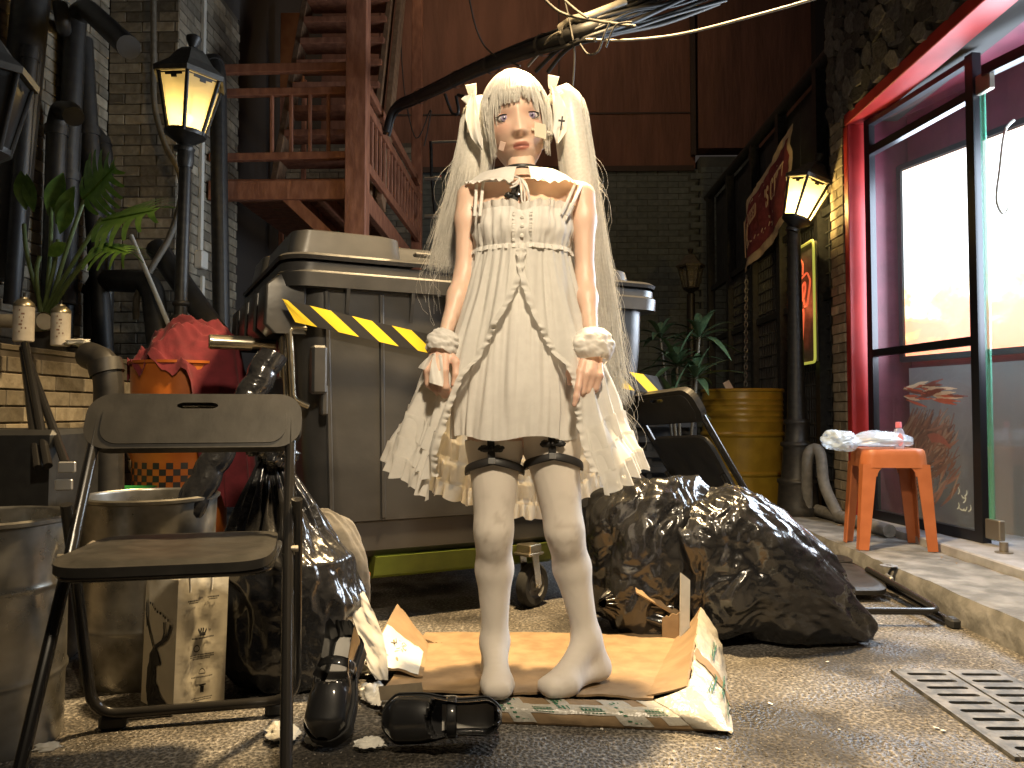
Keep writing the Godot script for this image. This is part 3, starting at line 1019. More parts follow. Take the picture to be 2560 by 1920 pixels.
func monstera() -> void:
	var t := thing("monstera_plant", "split leaved monstera plant standing on the ledge between the pipes", "plant", at_z(112, 850, -2.95))
	var green := mottled("leaf_green", L(0.07, 0.15, 0.022), L(0.16, 0.27, 0.045), 0.4, 0.0, 4.0, 0.01, {"backlight_enabled": true, "backlight": L(0.06, 0.12, 0.02)})
	var stem := mottled("stem_green", L(0.09, 0.13, 0.04), L(0.14, 0.19, 0.06), 0.5, 0.0, 4.0)
	var base := at_z(112, 795, -2.95)
	var tips := [[210, 500, 2.95], [60, 560, 2.9], [128, 520, 2.98], [255, 545, 2.85], [100, 640, 2.9], [145, 600, 2.95], [240, 632, 2.8], [262, 600, 2.85]]
	for q in tips:
		var m := MB.new()
		var e := at_z(q[0], q[1], -q[2])
		var mid := base.lerp(e, 0.55) + Vector3(-0.01 if q[0] < 112 else 0.02, 0.03, 0.02)
		tube(m, smooth_path([base + Vector3(rng.randf_range(-0.02, 0.02), -0.1, 0), base + Vector3(rng.randf_range(-0.015, 0.015), 0.0, 0.0), mid, e], 4), 0.008, 7)
		put(t, "stalk", m, stem, true)
	# big lit leaf, grey turned leaf, dark lower leaves
	var m1 := MB.new()
	monstera_leaf(m1, at_z(208, 498, -2.95), (at_z(275, 430, -2.9) - at_z(208, 498, -2.95)).normalized(), Vector3(-0.1, 0.25, 0.96).normalized(), 0.2, 0.06)
	put(t, "leaf", m1, green, true)
	var m2 := MB.new()
	monstera_leaf(m2, at_z(258, 552, -2.85), (at_z(420, 520, -2.75) - at_z(258, 552, -2.85)).normalized(), Vector3(-0.05, 0.75, 0.66).normalized(), 0.26, 0.1)
	put(t, "leaf", m2, green, true)
	var m3 := MB.new()
	monstera_leaf(m3, at_z(255, 610, -2.8), (at_z(340, 640, -2.7) - at_z(255, 610, -2.8)).normalized(), Vector3(0.1, 0.8, 0.5).normalized(), 0.17, 0.25)
	put(t, "leaf", m3, green, true)
	for q in [[[65, 525, 2.9], [52, 432, 2.9], 0.06, 0.5], [[85, 530, 2.88], [66, 440, 2.92], 0.05, 0.4], [[122, 540, 2.98], [158, 438, 2.98], 0.075, 0.5], [[140, 560, 2.96], [186, 470, 2.96], 0.06, 0.4], [[150, 585, 2.96], [180, 500, 2.96], 0.06, 0.3], [[120, 640, 2.9], [165, 610, 2.9], 0.055, 0.2]]:
		var m := MB.new()
		var a := at_z(q[0][0], q[0][1], -q[0][2])
		var b := at_z(q[1][0], q[1][1], -q[1][2])
		leaf_blade(m, a, (b - a).normalized(), Vector3(0.3, 0.1, 0.95).normalized(), (b - a).length(), q[2], -0.05, q[3], 8)
		put(t, "leaf", m, green, true)
	var pot := MB.new()
	lathe(pot, [Vector2(0.0, 0.0), Vector2(0.07, 0.0), Vector2(0.09, 0.1), Vector2(0.085, 0.1), Vector2(0.0, 0.085)], 18, Transform3D(Basis(), Vector3(base.x, 0.977, base.z)))
	put(t, "pot", pot, mat("pot_dark", L(0.03, 0.028, 0.026), 0.7), true)

# ---------------------------------------------------------------- timber deck and ladder stair
func timber() -> StandardMaterial3D:
	if mats.has("stair_timber"):
		return mats["stair_timber"]
	var m := mottled("stair_timber", L(0.26, 0.098, 0.052), L(0.4, 0.165, 0.09), 0.6, 0.0, 1.3, 0.02, {}, 61)
	m.uv1_scale = Vector3(1.4, 0.5, 1.4)
	return bumpy(m, "fine_bump", 0.03, 0.2)

func plank(t: Node3D, called: String, a: Vector3, b: Vector3, w: float, h: float, up := Vector3.UP, material: Material = null) -> void:
	var m := MB.new()
	bar(m, a, b, w, h, up, 0.004)
	put(t, called, m, material if material else timber(), true)

func stairs() -> void:
	var zf := -4.6
	var zb := -6.75
	var xr := at_z(893, 500, zf).x
	var xl := -1.94
	var deck_y := at_z(700, 452, zf).y
	var t := thing("timber_deck", "raised red brown timber deck with railings and square posts", "deck", Vector3(xr, 0, zf))
	plank(t, "front_beam", Vector3(xl, deck_y - 0.062, zf), Vector3(xr - 0.06, deck_y - 0.062, zf), 0.05, 0.118)
	plank(t, "side_beam", Vector3(xr, deck_y - 0.07, zf - 0.06), Vector3(xr, deck_y - 0.07, zb), 0.05, 0.13)
	plank(t, "post", Vector3(xr, 0, zf), Vector3(xr, 4.6, zf), 0.125, 0.125, Vector3.BACK)
	var xb := at_z(1042, 500, zb).x
	plank(t, "post", Vector3(xb, 0, zb), Vector3(xb, 5.2, zb), 0.09, 0.09, Vector3.BACK)
	for py in [174.0, 233.0, 394.0]:
		var y := at_z(700, py, zf).y
		plank(t, "rail", Vector3(xl, y, zf), Vector3(xr - 0.06, y + 0.01, zf), 0.045, 0.045 if py > 180 else 0.055)
	for px in [680.0, 728.0, 775.0, 821.0]:
		plank(t, "baluster", at_z(px, 236, zf), at_z(px, 394, zf), 0.022, 0.022, Vector3.BACK)
	var hs := [at_z(930, 210, zf - 0.06).y, at_z(930, 262, zf - 0.06).y, at_z(930, 410, zf - 0.06).y]
	for h in hs:
		plank(t, "rail", Vector3(xr + 0.03, h, zf - 0.06), Vector3(xb + 0.02, h, zb), 0.035, 0.06)
	for k in 16:
		var f := (k + 0.7) / 16.6
		var p := Vector3(lerpf(xr, xb, f) + 0.025, 0, lerpf(zf - 0.06, zb, f))
		plank(t, "baluster", p + Vector3(0, hs[2], 0), p + Vector3(0, hs[1], 0), 0.022, 0.022, Vector3.BACK)
	var nb := 15
	for k in nb:
		var z := lerpf(zf - 0.1, zb, float(k) / (nb - 1))
		plank(t, "deck_board", Vector3(xl, deck_y + 0.011 + 0.001 * (k % 2), z), Vector3(lerpf(xr, xb, float(k) / nb) - 0.03, deck_y + 0.011, z), 0.142, 0.02)
	for px in [760.0, 830.0]:
		plank(t, "joist", Vector3(at_z(px, 500, -5.0).x, deck_y - 0.05, zf - 0.03), Vector3(at_z(px, 500, -5.0).x, deck_y - 0.05, zb), 0.04, 0.095)
	plank(t, "brace", Vector3(xr, deck_y - 0.5, zf - 0.02), Vector3(xr - 0.45, deck_y - 0.08, zf - 0.02), 0.05, 0.07)
	# ladder stair rising from the deck
	var s := thing("ladder_stair", "steep timber ladder stair with open treads rising from the deck", "stairs", Vector3(-1.4, deck_y, -5.3))
	var b0 := Vector3(-1.747, deck_y + 0.02, -5.2)
	var d := Vector3(0, 1.67, -0.7)
	var e := b0 + d * 1.45
	var pale := mottled("worn_timber", L(0.2, 0.11, 0.058), L(0.34, 0.2, 0.11), 0.7, 0.0, 1.3, 0.02, {}, 66)
	plank(s, "stringer", b0, e, 0.045, 0.15, Vector3.BACK, pale)
	var w := Vector3(0.66, 0, 0)
	plank(s, "stringer", b0 + w, e + w, 0.04, 0.12, Vector3.BACK, pale)
	plank(s, "stringer", b0 + w + Vector3(0.07, 0, -0.05), e + w + Vector3(0.07, 0, -0.05), 0.04, 0.15, Vector3.BACK, pale)
	for k in 11:
		var c := b0 + d * (0.08 + 0.125 * k)
		plank(s, "tread", c + Vector3(0.02, 0, 0), c + w, 0.19, 0.045)
	var pn := thing("orange_board", "plain orange painted board standing behind the ladder stair", "board", at_z(722, 200, -6.6))
	var m := MB.new()
	var c0 := at_z(703, 34, -6.6)
	var c1 := at_z(760, 230, -6.6)
	box(m, (c0 + c1) * 0.5, Vector3(c1.x - c0.x, c0.y - c1.y, 0.03), Basis(), 0.004)
	put(pn, "panel", m, mottled("orange_paint", L(0.3, 0.1, 0.03), L(0.38, 0.14, 0.045), 0.6, 0.0, 1.0), true)
	for px in [[703.0, 232.0, 703.0, 460.0], [757.0, 230.0, 757.0, 460.0]]:
		plank(pn, "leg", at_z(px[0] + 4, px[1] - 30, -6.63), Vector3(at_z(px[0] + 4, px[1], -6.63).x, deck_y + 0.02, -6.63), 0.04, 0.03, Vector3.BACK)

# ---------------------------------------------------------------- things at the end of the alley
func back_things() -> void:
	var iron := mottled("lantern_iron", L(0.02, 0.019, 0.018), L(0.04, 0.036, 0.03), 0.45, 0.2, 4.0)
	var c := at_z(1727, 722, -7.4)
	var t := thing("street_lantern", "unlit lantern on a black post at the grey end wall", "street lamp", Vector3(c.x, 0, c.z))
	lantern(t, Transform3D(Basis(Vector3.UP, 0.52), c), 0.72, false, 0.0)
	var m := MB.new()
	lathe(m, [Vector2(0.11, 0.0), Vector2(0.11, 0.12), Vector2(0.06, 0.2), Vector2(0.045, 0.9), Vector2(0.04, c.y - 0.05)], 14, Transform3D(Basis(), Vector3(c.x, 0, c.z)))
	put(t, "post", m, iron, true)
	# pipe stand with taps and a bulb arm
	var ps := thing("pipe_stand", "thin iron pipe stand with tap tees and a wire cage bulb arm", "pipe stand", at_z(1085, 620, -6.4))
	var z := -6.4
	var up := MB.new()
	tube(up, [Vector3(at_z(1092, 600, z).x, 0, z), at_z(1090, 560, z), at_z(1079, 440, z), at_z(1077, 354, z)], 0.014, 8)
	put(ps, "riser", up, iron, true)
	var arm := MB.new()
	tube(arm, [at_z(1077, 356, z), at_z(1168, 352, z)], 0.011, 8)
	put(ps, "arm", arm, mat("dull_steel", L(0.3, 0.27, 0.22), 0.45, 0.8), true)
	for py in [447.0, 541.0]:
		var te := MB.new()
		tube(te, [at_z(1062, py + 1, z), at_z(1096, py, z)], 0.019, 10)
		tube(te, [at_z(1088, py, z), at_z(1104, py - 1, z)], [0.024, 0.014], 10)
		put(ps, "tap", te, mat("dull_steel", L(0.3, 0.27, 0.22), 0.45, 0.8), true)
	var vh := MB.new()
	lathe(vh, [Vector2(0, 0), Vector2(0.012, 0.005), Vector2(0.012, 0.02), Vector2(0, 0.024)], 8, Transform3D(Basis(), at_z(1100, 445, z)))
	put(ps, "tap_knob", vh, mat("tap_red", L(0.4, 0.03, 0.03), 0.4), true)
	var lc := at_z(1168, 356, z)
	var cap := MB.new()
	lathe(cap, [Vector2(0.045, -0.07), Vector2(0.04, -0.045), Vector2(0.02, -0.03), Vector2(0.012, 0.03), Vector2(0.0, 0.04)], 14, Transform3D(Basis(), lc))
	put(ps, "bulb_cap", cap, iron, true)
	var cage := MB.new()
	for k in 7:
		var a := TAU * k / 7.0
		tube(cage, [lc + Vector3(cos(a) * 0.04, -0.07, sin(a) * 0.04), lc + Vector3(cos(a) * 0.1, -0.17, sin(a) * 0.1)], 0.004, 5)
	put(ps, "cage", cage, mat("dull_steel", L(0.3, 0.27, 0.22), 0.45, 0.8), true)
	dracaena()

func dracaena() -> void:
	var p := at_g(1700, 1420)
	p = Vector3(at_z(1690, 1000, -5.0).x, 0, -5.0)
	var t := thing("dracaena_plant", "tall dark leaved plant in a pot between the waste container and yellow drum", "plant", p)
	var leafm := mottled("dracaena_leaf", L(0.025, 0.05, 0.022), L(0.07, 0.11, 0.05), 0.45, 0.0, 3.0, 0.012, {"backlight_enabled": true, "backlight": L(0.03, 0.06, 0.02)})
	var stem := mottled("cane", L(0.1, 0.085, 0.06), L(0.16, 0.14, 0.1), 0.7, 0.0, 3.0)
	var hearts := [[1748, 850, 4.95, 0.34, 14], [1692, 920, 4.9, 0.33, 16], [1650, 850, 5.1, 0.28, 10], [1740, 950, 4.8, 0.32, 13], [1680, 1010, 4.7, 0.28, 10]]
	for h in hearts:
		var c := at_z(h[0], h[1], -h[2])
		var m := MB.new()
		tube(m, smooth_path([Vector3(p.x + rng.randf_range(-0.05, 0.05), 0.2, p.z), p.lerp(c, 0.5) + Vector3(0.02, 0, 0), c + Vector3(0, 0.03, 0)], 5), 0.009, 7)
		put(t, "cane", m, stem, true)
		for k: int in h[4]:
			var a := TAU * (k * 0.382) + rng.randf() * 0.4
			var el := lerpf(1.25, -0.15, float(k) / h[4])
			var d := Vector3(cos(a) * cos(el), sin(el), sin(a) * cos(el))
			var l: float = h[3] * rng.randf_range(0.75, 1.15)
			var lm := MB.new()
			var upv := (Vector3.UP - d * d.y).normalized() if absf(d.y) < 0.97 else Vector3.BACK
			leaf_blade(lm, c + Vector3(0, 0.02 * (h[4] - k) / h[4], 0), d, upv, l, 0.056, 0.45 * rng.randf_range(0.5, 1.3), 0.35, 7, 0.75)
			put(t, "leaf", lm, leafm, true)
	var pot := MB.new()
	lathe(pot, [Vector2(0.0, 0.0), Vector2(0.13, 0.0), Vector2(0.17, 0.3), Vector2(0.16, 0.3), Vector2(0.0, 0.27)], 20, Transform3D(Basis(), p))
	put(t, "pot", pot, mat("pot_dark", L(0.03, 0.028, 0.026), 0.7), true)
	# slatted crate standing beside the plant
	var cr := thing("slatted_crate", "black slatted plastic crate half hidden behind the plant leaves", "crate", Vector3(p.x - 0.15, 0, p.z - 0.35))
	var bl := mat("crate_black", L(0.018, 0.018, 0.019), 0.5)
	for k in 8:
		var m := MB.new()
		box(m, Vector3(0, 0.06 + k * 0.1, 0.2), Vector3(0.62, 0.045, 0.02), Basis(), 0.003)
		put(cr, "slat", m, bl)
	for x in [-0.3, 0.0, 0.3]:
		var m := MB.new()
		box(m, Vector3(x, 0.42, 0.18), Vector3(0.04, 0.84, 0.02), Basis(), 0.003)
		put(cr, "upright", m, bl)
	var bk := MB.new()
	box(bk, Vector3(0, 0.42, -0.02), Vector3(0.62, 0.84, 0.3), Basis(), 0.01)
	put(cr, "body", bk, bl)

# ---------------------------------------------------------------- right: fence, shop front
func shop() -> void:
	fence()
	# shop wall above and beside the opening
	var st := thing("shop_building", "shop front with slate clad wall above a red framed opening", "building", Vector3(1.9, 0, -3.5))
	var zl := -4.5                      # far jamb of the opening
	var zr := -0.9
	var xt := 1.88
	var yt := 2.43
	var back := MB.new()
	box(back, Vector3(2.03, 4.3, -2.8), Vector3(0.28, 3.7, 3.92))
	put(st, "wall", back, mat("slate_back", L(0.05, 0.048, 0.046), 0.95), true)
	var slates := []
	for k in 4:
		var f: float = [0.6, 0.9, 1.25, 1.7][k]
		slates.append(bumpy(mottled("slate_%d" % k, L(0.07 * f, 0.068 * f, 0.066 * f), L(0.12 * f, 0.115 * f, 0.108 * f), 0.7, 0.0, 2.5, 0.02, {}, 70 + k), "fine_bump", 0.03, 0.6))
	var shapes := []
	for k in 8:
		var m := MB.new()
		var w := rng.randf_range(0.06, 0.13)
		var h := rng.randf_range(0.035, 0.075)
		var poly := PackedVector2Array()
		for q in 7:
			var a := TAU * q / 7.0 + rng.randf_range(-0.25, 0.25)
			poly.append(Vector2(cos(a) * w * rng.randf_range(0.8, 1.1), sin(a) * h * rng.randf_range(0.8, 1.1)))
		prism(m, poly, rng.randf_range(0.03, 0.05))
		shapes.append(m.mesh())
	var n := 0
	var y := 2.56
	while y < 3.9 and n < 298:
		var z := -4.70
		while z > -4.9 and z < -2.6 and n < 298:
			var q := put(st, "slate", shapes[rng.randi() % 8], slates[rng.randi() % 4])
			q.transform = Transform3D(Basis(Vector3.UP, PI * 0.5 * -1.0) * Basis(Vector3.BACK, rng.randf_range(-0.9, -0.2)) * Basis(Vector3.RIGHT, rng.randf_range(-0.12, 0.12)), Vector3(1.885 - rng.randf() * 0.012, y + rng.randf_range(-0.02, 0.02), z) - st.position)
			z += rng.randf_range(0.1, 0.17)
			n += 1
		y += 0.075
	# brick pilaster between fence and opening
	var tones := []
	for k in 4:
		tones.append(mats["clay_brick_%d" % k])
	var pil := brick_wall("brick_pilaster", "narrow brick pilaster beside the red shop frame", Vector3(1.87, 0, -4.56), Vector3(0, 0, -1), Vector3(-1, 0, 0), 0.2, 0.1, 2.62, tones, mats["clay_mortar"])
	# red frame round the opening: far jamb, head and fascia
	var redp := mottled("shop_red", L(0.32, 0.016, 0.016), L(0.4, 0.024, 0.022), 0.45, 0.0, 0.8, 0.012)
	var jm := MB.new()
	box(jm, Vector3(1.945, 1.23, zl - 0.03), Vector3(0.14, 2.4, 0.06), Basis(), 0.004)
	put(st, "jamb", jm, redp, true)
	var hd := MB.new()
	box(hd, Vector3(1.945, yt + 0.035, -2.75), Vector3(0.145, 0.07, 3.58), Basis(), 0.004)
	put(st, "lintel", hd, redp, true)
	# black metal framing of the glazing and the glass itself
	var blk := mat("frame_black", L(0.022, 0.022, 0.026), 0.35, 0.4)
	var ga := Vector3(1.965, 0, -4.44)
	var gb := Vector3(2.10, 0, -3.59)
	var gd := (gb - ga).normalized()
	var gl := thing("shop_glazing", "fixed shop glass in black bars with a stool in front", "shop window", ga)
	for e in [[0.02, 0.035], [0.972, 0.045]]:
		var p: Vector3 = ga.lerp(gb, e[0])
		var m := MB.new()
		bar(m, p + Vector3(0, 0.14, 0), p + Vector3(0, yt - 0.005, 0), e[1], 0.05, gd)
		put(gl, "upright", m, blk, true)
	for hgt in [[0.165, 0.05], [1.075, 0.04], [2.235, 0.045], [yt - 0.03, 0.03]]:
		var m := MB.new()
		bar(m, ga.lerp(gb, 0.045) + Vector3(0, hgt[0], 0), ga.lerp(gb, 0.945) + Vector3(0, hgt[0], 0), 0.04, hgt[1])
		put(gl, "rail", m, blk, true)
	var glass := mat("shop_glass", Color(0.85, 0.95, 0.95, 0.06), 0.03, 0.0, {"transparency": BaseMaterial3D.TRANSPARENCY_ALPHA})
	for yy in [[0.19, 1.055], [1.095, 2.21], [2.26, yt - 0.045]]:
		var m := MB.new()
		var a2 := ga.lerp(gb, 0.045)
		var b2 := ga.lerp(gb, 0.945)
		m.fquad(a2 + Vector3(0, yy[0], 0), a2 + Vector3(0, yy[1], 0), b2 + Vector3(0, yy[1], 0), b2 + Vector3(0, yy[0], 0))
		put(gl, "pane", m, glass, true)
	# thick green glass edge of the door leaf that stands beside the last upright, with patch fittings
	var dr := thing("glass_door", "thick green edged glass door leaf standing beside the shop glazing", "door", gb)
	var dm := MB.new()
	bar(dm, gb + gd * 0.035 + Vector3(0, 0.16, 0), gb + gd * 0.035 + Vector3(0, 2.28, 0), 0.012, 0.028, gd, 0.002)
	put(dr, "glass_edge", dm, mat("glass_green", Color(0.42, 0.72, 0.62, 0.45), 0.08, 0.0, {"transparency": BaseMaterial3D.TRANSPARENCY_ALPHA}), true)
	var dg := MB.new()
	var d0 := gb + gd * 0.055
	var d1 := d0 + Vector3(0.28, 0, 0.85)
	dg.fquad(d0 + Vector3(0, 0.16, 0), d0 + Vector3(0, 2.28, 0), d1 + Vector3(0, 2.28, 0), d1 + Vector3(0, 0.16, 0))
	put(dr, "pane", dg, glass, true)
	for hy in [0.21, 2.26]:
		var pm := MB.new()
		box(pm, gb + gd * 0.05 + Vector3(0, hy, 0), Vector3(0.03, 0.09, 0.09), Basis(Vector3.UP, 0.15), 0.004)
		put(dr, "patch_fitting", pm, mat("dull_steel", L(0.3, 0.27, 0.22), 0.45, 0.8), true)
	var db := MB.new()
	bar(db, d0 + Vector3(0, 2.31, 0), d1 + Vector3(0, 2.31, 0), 0.05, 0.05)
	put(dr, "door_rail", db, blk, true)
	var stp := MB.new()
	lathe(stp, [Vector2(0.035, 0.0), Vector2(0.035, 0.004), Vector2(0.017, 0.005), Vector2(0.017, 0.045), Vector2(0.0, 0.046)], 16, Transform3D(Basis(), at_g(2510, 1382, 0.14)))
	var ds := thing("door_stop", "small round metal door stop on the shop floor", "door stop", at_g(2510, 1382, 0.14))
	put(ds, "peg", stp, mat("dull_steel", L(0.3, 0.27, 0.22), 0.45, 0.8), true)
	# inside: dark red walls and the big backlit menu panel
	var inr := mottled("inner_red", L(0.1, 0.014, 0.03), L(0.14, 0.022, 0.042), 0.5, 0.0, 0.8)
	var la := Vector3(2.17, 0, -4.44)
	var ld := Vector3(0.33, 0, 0.944).normalized()
	var ln := Vector3(-0.944, 0, 0.33).normalized()
	var room := thing("shop_interior", "dark red shop interior walls and counter behind the glass", "shop interior", la)
	var rm := MB.new()
	bar(rm, Vector3(2.0, 1.3, -4.535), Vector3(2.3, 1.3, -4.535), 0.05, 2.4)
	bar(rm, la - ld * 0.02 - ln * 0.09 + Vector3(0, 1.3, 0), la + ld * 2.6 - ln * 0.09 + Vector3(0, 1.3, 0), 0.08, 2.6)
	put(room, "wall", rm, inr, true)
	var ct := MB.new()
	bar(ct, la + ld * 1.05 + ln * 0.1 + Vector3(0, 0.55, 0), la + ld * 2.4 + ln * 0.1 + Vector3(0, 0.55, 0), 0.3, 0.82)
	put(room, "counter", ct, mat("counter_plum", L(0.09, 0.03, 0.07), 0.35), true)
	var ca := MB.new()
	bar(ca, la + ld * 0.02 + Vector3(0, 0.56, 0), la + ld * 1.02 + Vector3(0, 0.56, 0), 0.02, 0.86)
	put(room, "lower_panel", ca, mat("lower_grey", L(0.2, 0.19, 0.19), 0.45), true)
	var cl := MB.new()
	box(cl, Vector3(2.6, yt + 0.09, -2.7), Vector3(1.4, 0.1, 3.6))
	put(room, "ceiling", cl, inr, true)
	lightbox(la, ld, ln)
	var wc := thing("white_cable", "loop of white cable hanging behind the glass door before the lit panel", "cable", Vector3(2.3, 2.0, -3.45))
	var wm := MB.new()
	tube(wm, smooth_path([at_z(2535, 300, -3.45), at_z(2512, 330, -3.45), at_z(2500, 420, -3.45), at_z(2492, 500, -3.45), at_z(2510, 535, -3.45), at_z(2526, 500, -3.45), at_z(2522, 430, -3.45), at_z(2535, 390, -3.45), at_z(2570, 380, -3.45)], 6), 0.006, 8)
	put(wc, "run", wm, mat("cord_white", L(0.6, 0.57, 0.5), 0.8), true)
	meat_poster(ga, gb)

func lightbox(la: Vector3, ld: Vector3, ln: Vector3) -> void:
	var t := thing("backlit_menu_panel", "glaring white backlit panel with orange flames along its lower edge", "light box", la)
	var w := 1.65
	var y0 := 1.06
	var y1 := 2.13
	# print: white above, flames in orange and yellow below
	var img := Image.create(256, 160, false, Image.FORMAT_RGB8)
	var n := noise(90, 0.018, FastNoiseLite.TYPE_SIMPLEX_SMOOTH, 5)
	for yy in 160:
		for xx in 256:
			var f := float(yy) / 160.0
			var a := n.get_noise_2d(xx * 1.4, yy * 2.2) * 0.5 + 0.5
			var flame := smoothstep(0.60, 1.0, f + (a - 0.5) * 0.45)
			var c := Color(1, 1, 1).lerp(Color(1.0, 0.82, 0.36), clampf(flame * 2.2, 0, 1)).lerp(Color(1.0, 0.5, 0.08), clampf(flame * 2.4 - 0.7, 0, 1))
			img.set_pixel(xx, yy, c)
	var tex := ImageTexture.create_from_image(img)
	var m := MB.new()
	var a0 := la + ld * 0.0 + ln * 0.012
	var a1 := la + ld * w + ln * 0.012
	var q0 := m.p(a0 + Vector3(0, y0, 0), Vector2(0, 1))
	var q1 := m.p(a0 + Vector3(0, y1, 0), Vector2(0, 0))
	var q2 := m.p(a1 + Vector3(0, y1, 0), Vector2(1, 0))
	var q3 := m.p(a1 + Vector3(0, y0, 0), Vector2(1, 1))
	m.quad(q0, q1, q2, q3)
	var em := mat("lightbox_glow", Color(0.8, 0.8, 0.8), 0.4, 0.0, {"emission_enabled": true, "emission": Color(1, 1, 1), "emission_energy_multiplier": 2.0, "emission_operator": BaseMaterial3D.EMISSION_OP_MULTIPLY})
	em.emission_texture = tex
	put(t, "lit_face", m, em, true)
	var fr := MB.new()
	bar(fr, a0 - ld * 0.02 + Vector3(0, y0 - 0.02, 0), a1 + Vector3(0, y0 - 0.02, 0), 0.03, 0.03)
	bar(fr, a0 - ld * 0.02 + Vector3(0, y1 + 0.02, 0), a1 + Vector3(0, y1 + 0.02, 0), 0.03, 0.03)
	bar(fr, a0 - ld * 0.015 + Vector3(0, y0 - 0.03, 0), a0 - ld * 0.015 + Vector3(0, y1 + 0.03, 0), 0.03, 0.03, ld)
	put(t, "frame", fr, mat("frame_black", L(0.022, 0.022, 0.026), 0.35, 0.4), true)
	var ar := AreaLight3D.new()
	ar.name = "menu_light"
	ar.area_size = Vector2(w * 0.98, (y1 - y0) * 0.98)
	ar.light_color = Color(0.86, 0.93, 1.0)
	ar.light_energy = 13.0
	ar.area_range = 12.0
	ar.shadow_enabled = true
	t.add_child(ar)
	ar.transform = global_of(t).affine_inverse() * Transform3D(Basis.looking_at(ln, Vector3.UP), (a0 + a1) * 0.5 + ln * 0.03 + Vector3(0, (y0 + y1) * 0.5, 0))

func meat_poster(ga: Vector3, gb: Vector3) -> void:
	# print stuck inside the lower pane: strips of pale and brown strokes on a clear ground, chalk scribbles beside it
	var w := 256
	var h := 320
	var img := Image.create(w, h, false, Image.FORMAT_RGBA8)
	img.fill(Color(0.5, 0.5, 0.5, 0.0))
	var r := RandomNumberGenerator.new()
	r.seed = 77
	var stroke := func(p: Vector2, dir: float, ln: int, th: float, c: Color, curve: float):
		var q := p
		for s in ln:
			var k := sin(PI * s / ln)
			var rad := maxf(0.6, th * k)
			for yy in range(int(q.y - rad), int(q.y + rad) + 1):
				for xx in range(int(q.x - rad), int(q.x + rad) + 1):
					if xx >= 0 and yy >= 0 and xx < w and yy < h:
						img.set_pixel(xx, yy, c)
			dir += curve
			q += Vector2(cos(dir), sin(dir))
	var browns := [Color(0.46, 0.27, 0.2, 0.9), Color(0.58, 0.38, 0.3, 0.85), Color(0.34, 0.18, 0.13, 0.9), Color(0.62, 0.5, 0.42, 0.8), Color(0.5, 0.33, 0.26, 0.7)]
	for k in 34:
		stroke.call(Vector2(r.randf_range(40, 150), r.randf_range(40, 75)), r.randf_range(-0.2, 0.25), r.randi_range(40, 90), r.randf_range(1.5, 4.0), [Color(0.78, 0.34, 0.2, 0.95), Color(0.86, 0.74, 0.62, 0.95), Color(0.5, 0.2, 0.14, 0.95)][k % 3], 0.0)
	for k in 130:
		stroke.call(Vector2(r.randf_range(70, 200), r.randf_range(90, 150)), 2.2 + r.randf_range(-0.3, 0.3), r.randi_range(60, 120), r.randf_range(1.0, 2.8), browns[k % 5], r.randf_range(-0.006, 0.002))
	for k in 90:
		stroke.call(Vector2(r.randf_range(95, 215), r.randf_range(120, 260)), r.randf_range(2.0, 2.9), r.randi_range(30, 80), r.randf_range(1.0, 2.5), browns[k % 5], r.randf_range(-0.01, 0.01))
	for k in 14:
		stroke.call(Vector2(118 + k, 150 + k * 1.2), -0.3, 60, 1.6, Color(0.6, 0.3, 0.24, 0.9), 0.016)
	for k in 8:
		stroke.call(Vector2(r.randf_range(205, 240), r.randf_range(245, 300)), r.randf_range(0.5, 2.6), 16, 1.0, Color(0.85, 0.87, 0.82, 0.9), 0.12)
	var m := MB.new()
	var n := Vector3(-1, 0, 0.16).normalized()
	var a := ga.lerp(gb, 0.2) - n * 0.006
	var b := ga.lerp(gb, 0.925) - n * 0.006
	var q0 := m.p(a + Vector3(0, 0.22, 0), Vector2(0, 1))
	var q1 := m.p(a + Vector3(0, 0.98, 0), Vector2(0, 0))
	var q2 := m.p(b + Vector3(0, 0.98, 0), Vector2(1, 0))
	var q3 := m.p(b + Vector3(0, 0.22, 0), Vector2(1, 1))
	m.quad(q0, q1, q2, q3)
	var pm := mat("poster_print", Color.WHITE, 0.6, 0.0, {"transparency": BaseMaterial3D.TRANSPARENCY_ALPHA})
	pm.albedo_texture = ImageTexture.create_from_image(img)
	var t := thing("window_sticker", "worn sticker of shredded brown meat inside the lower shop pane", "sticker", a)
	put(t, "print", m, pm, true)

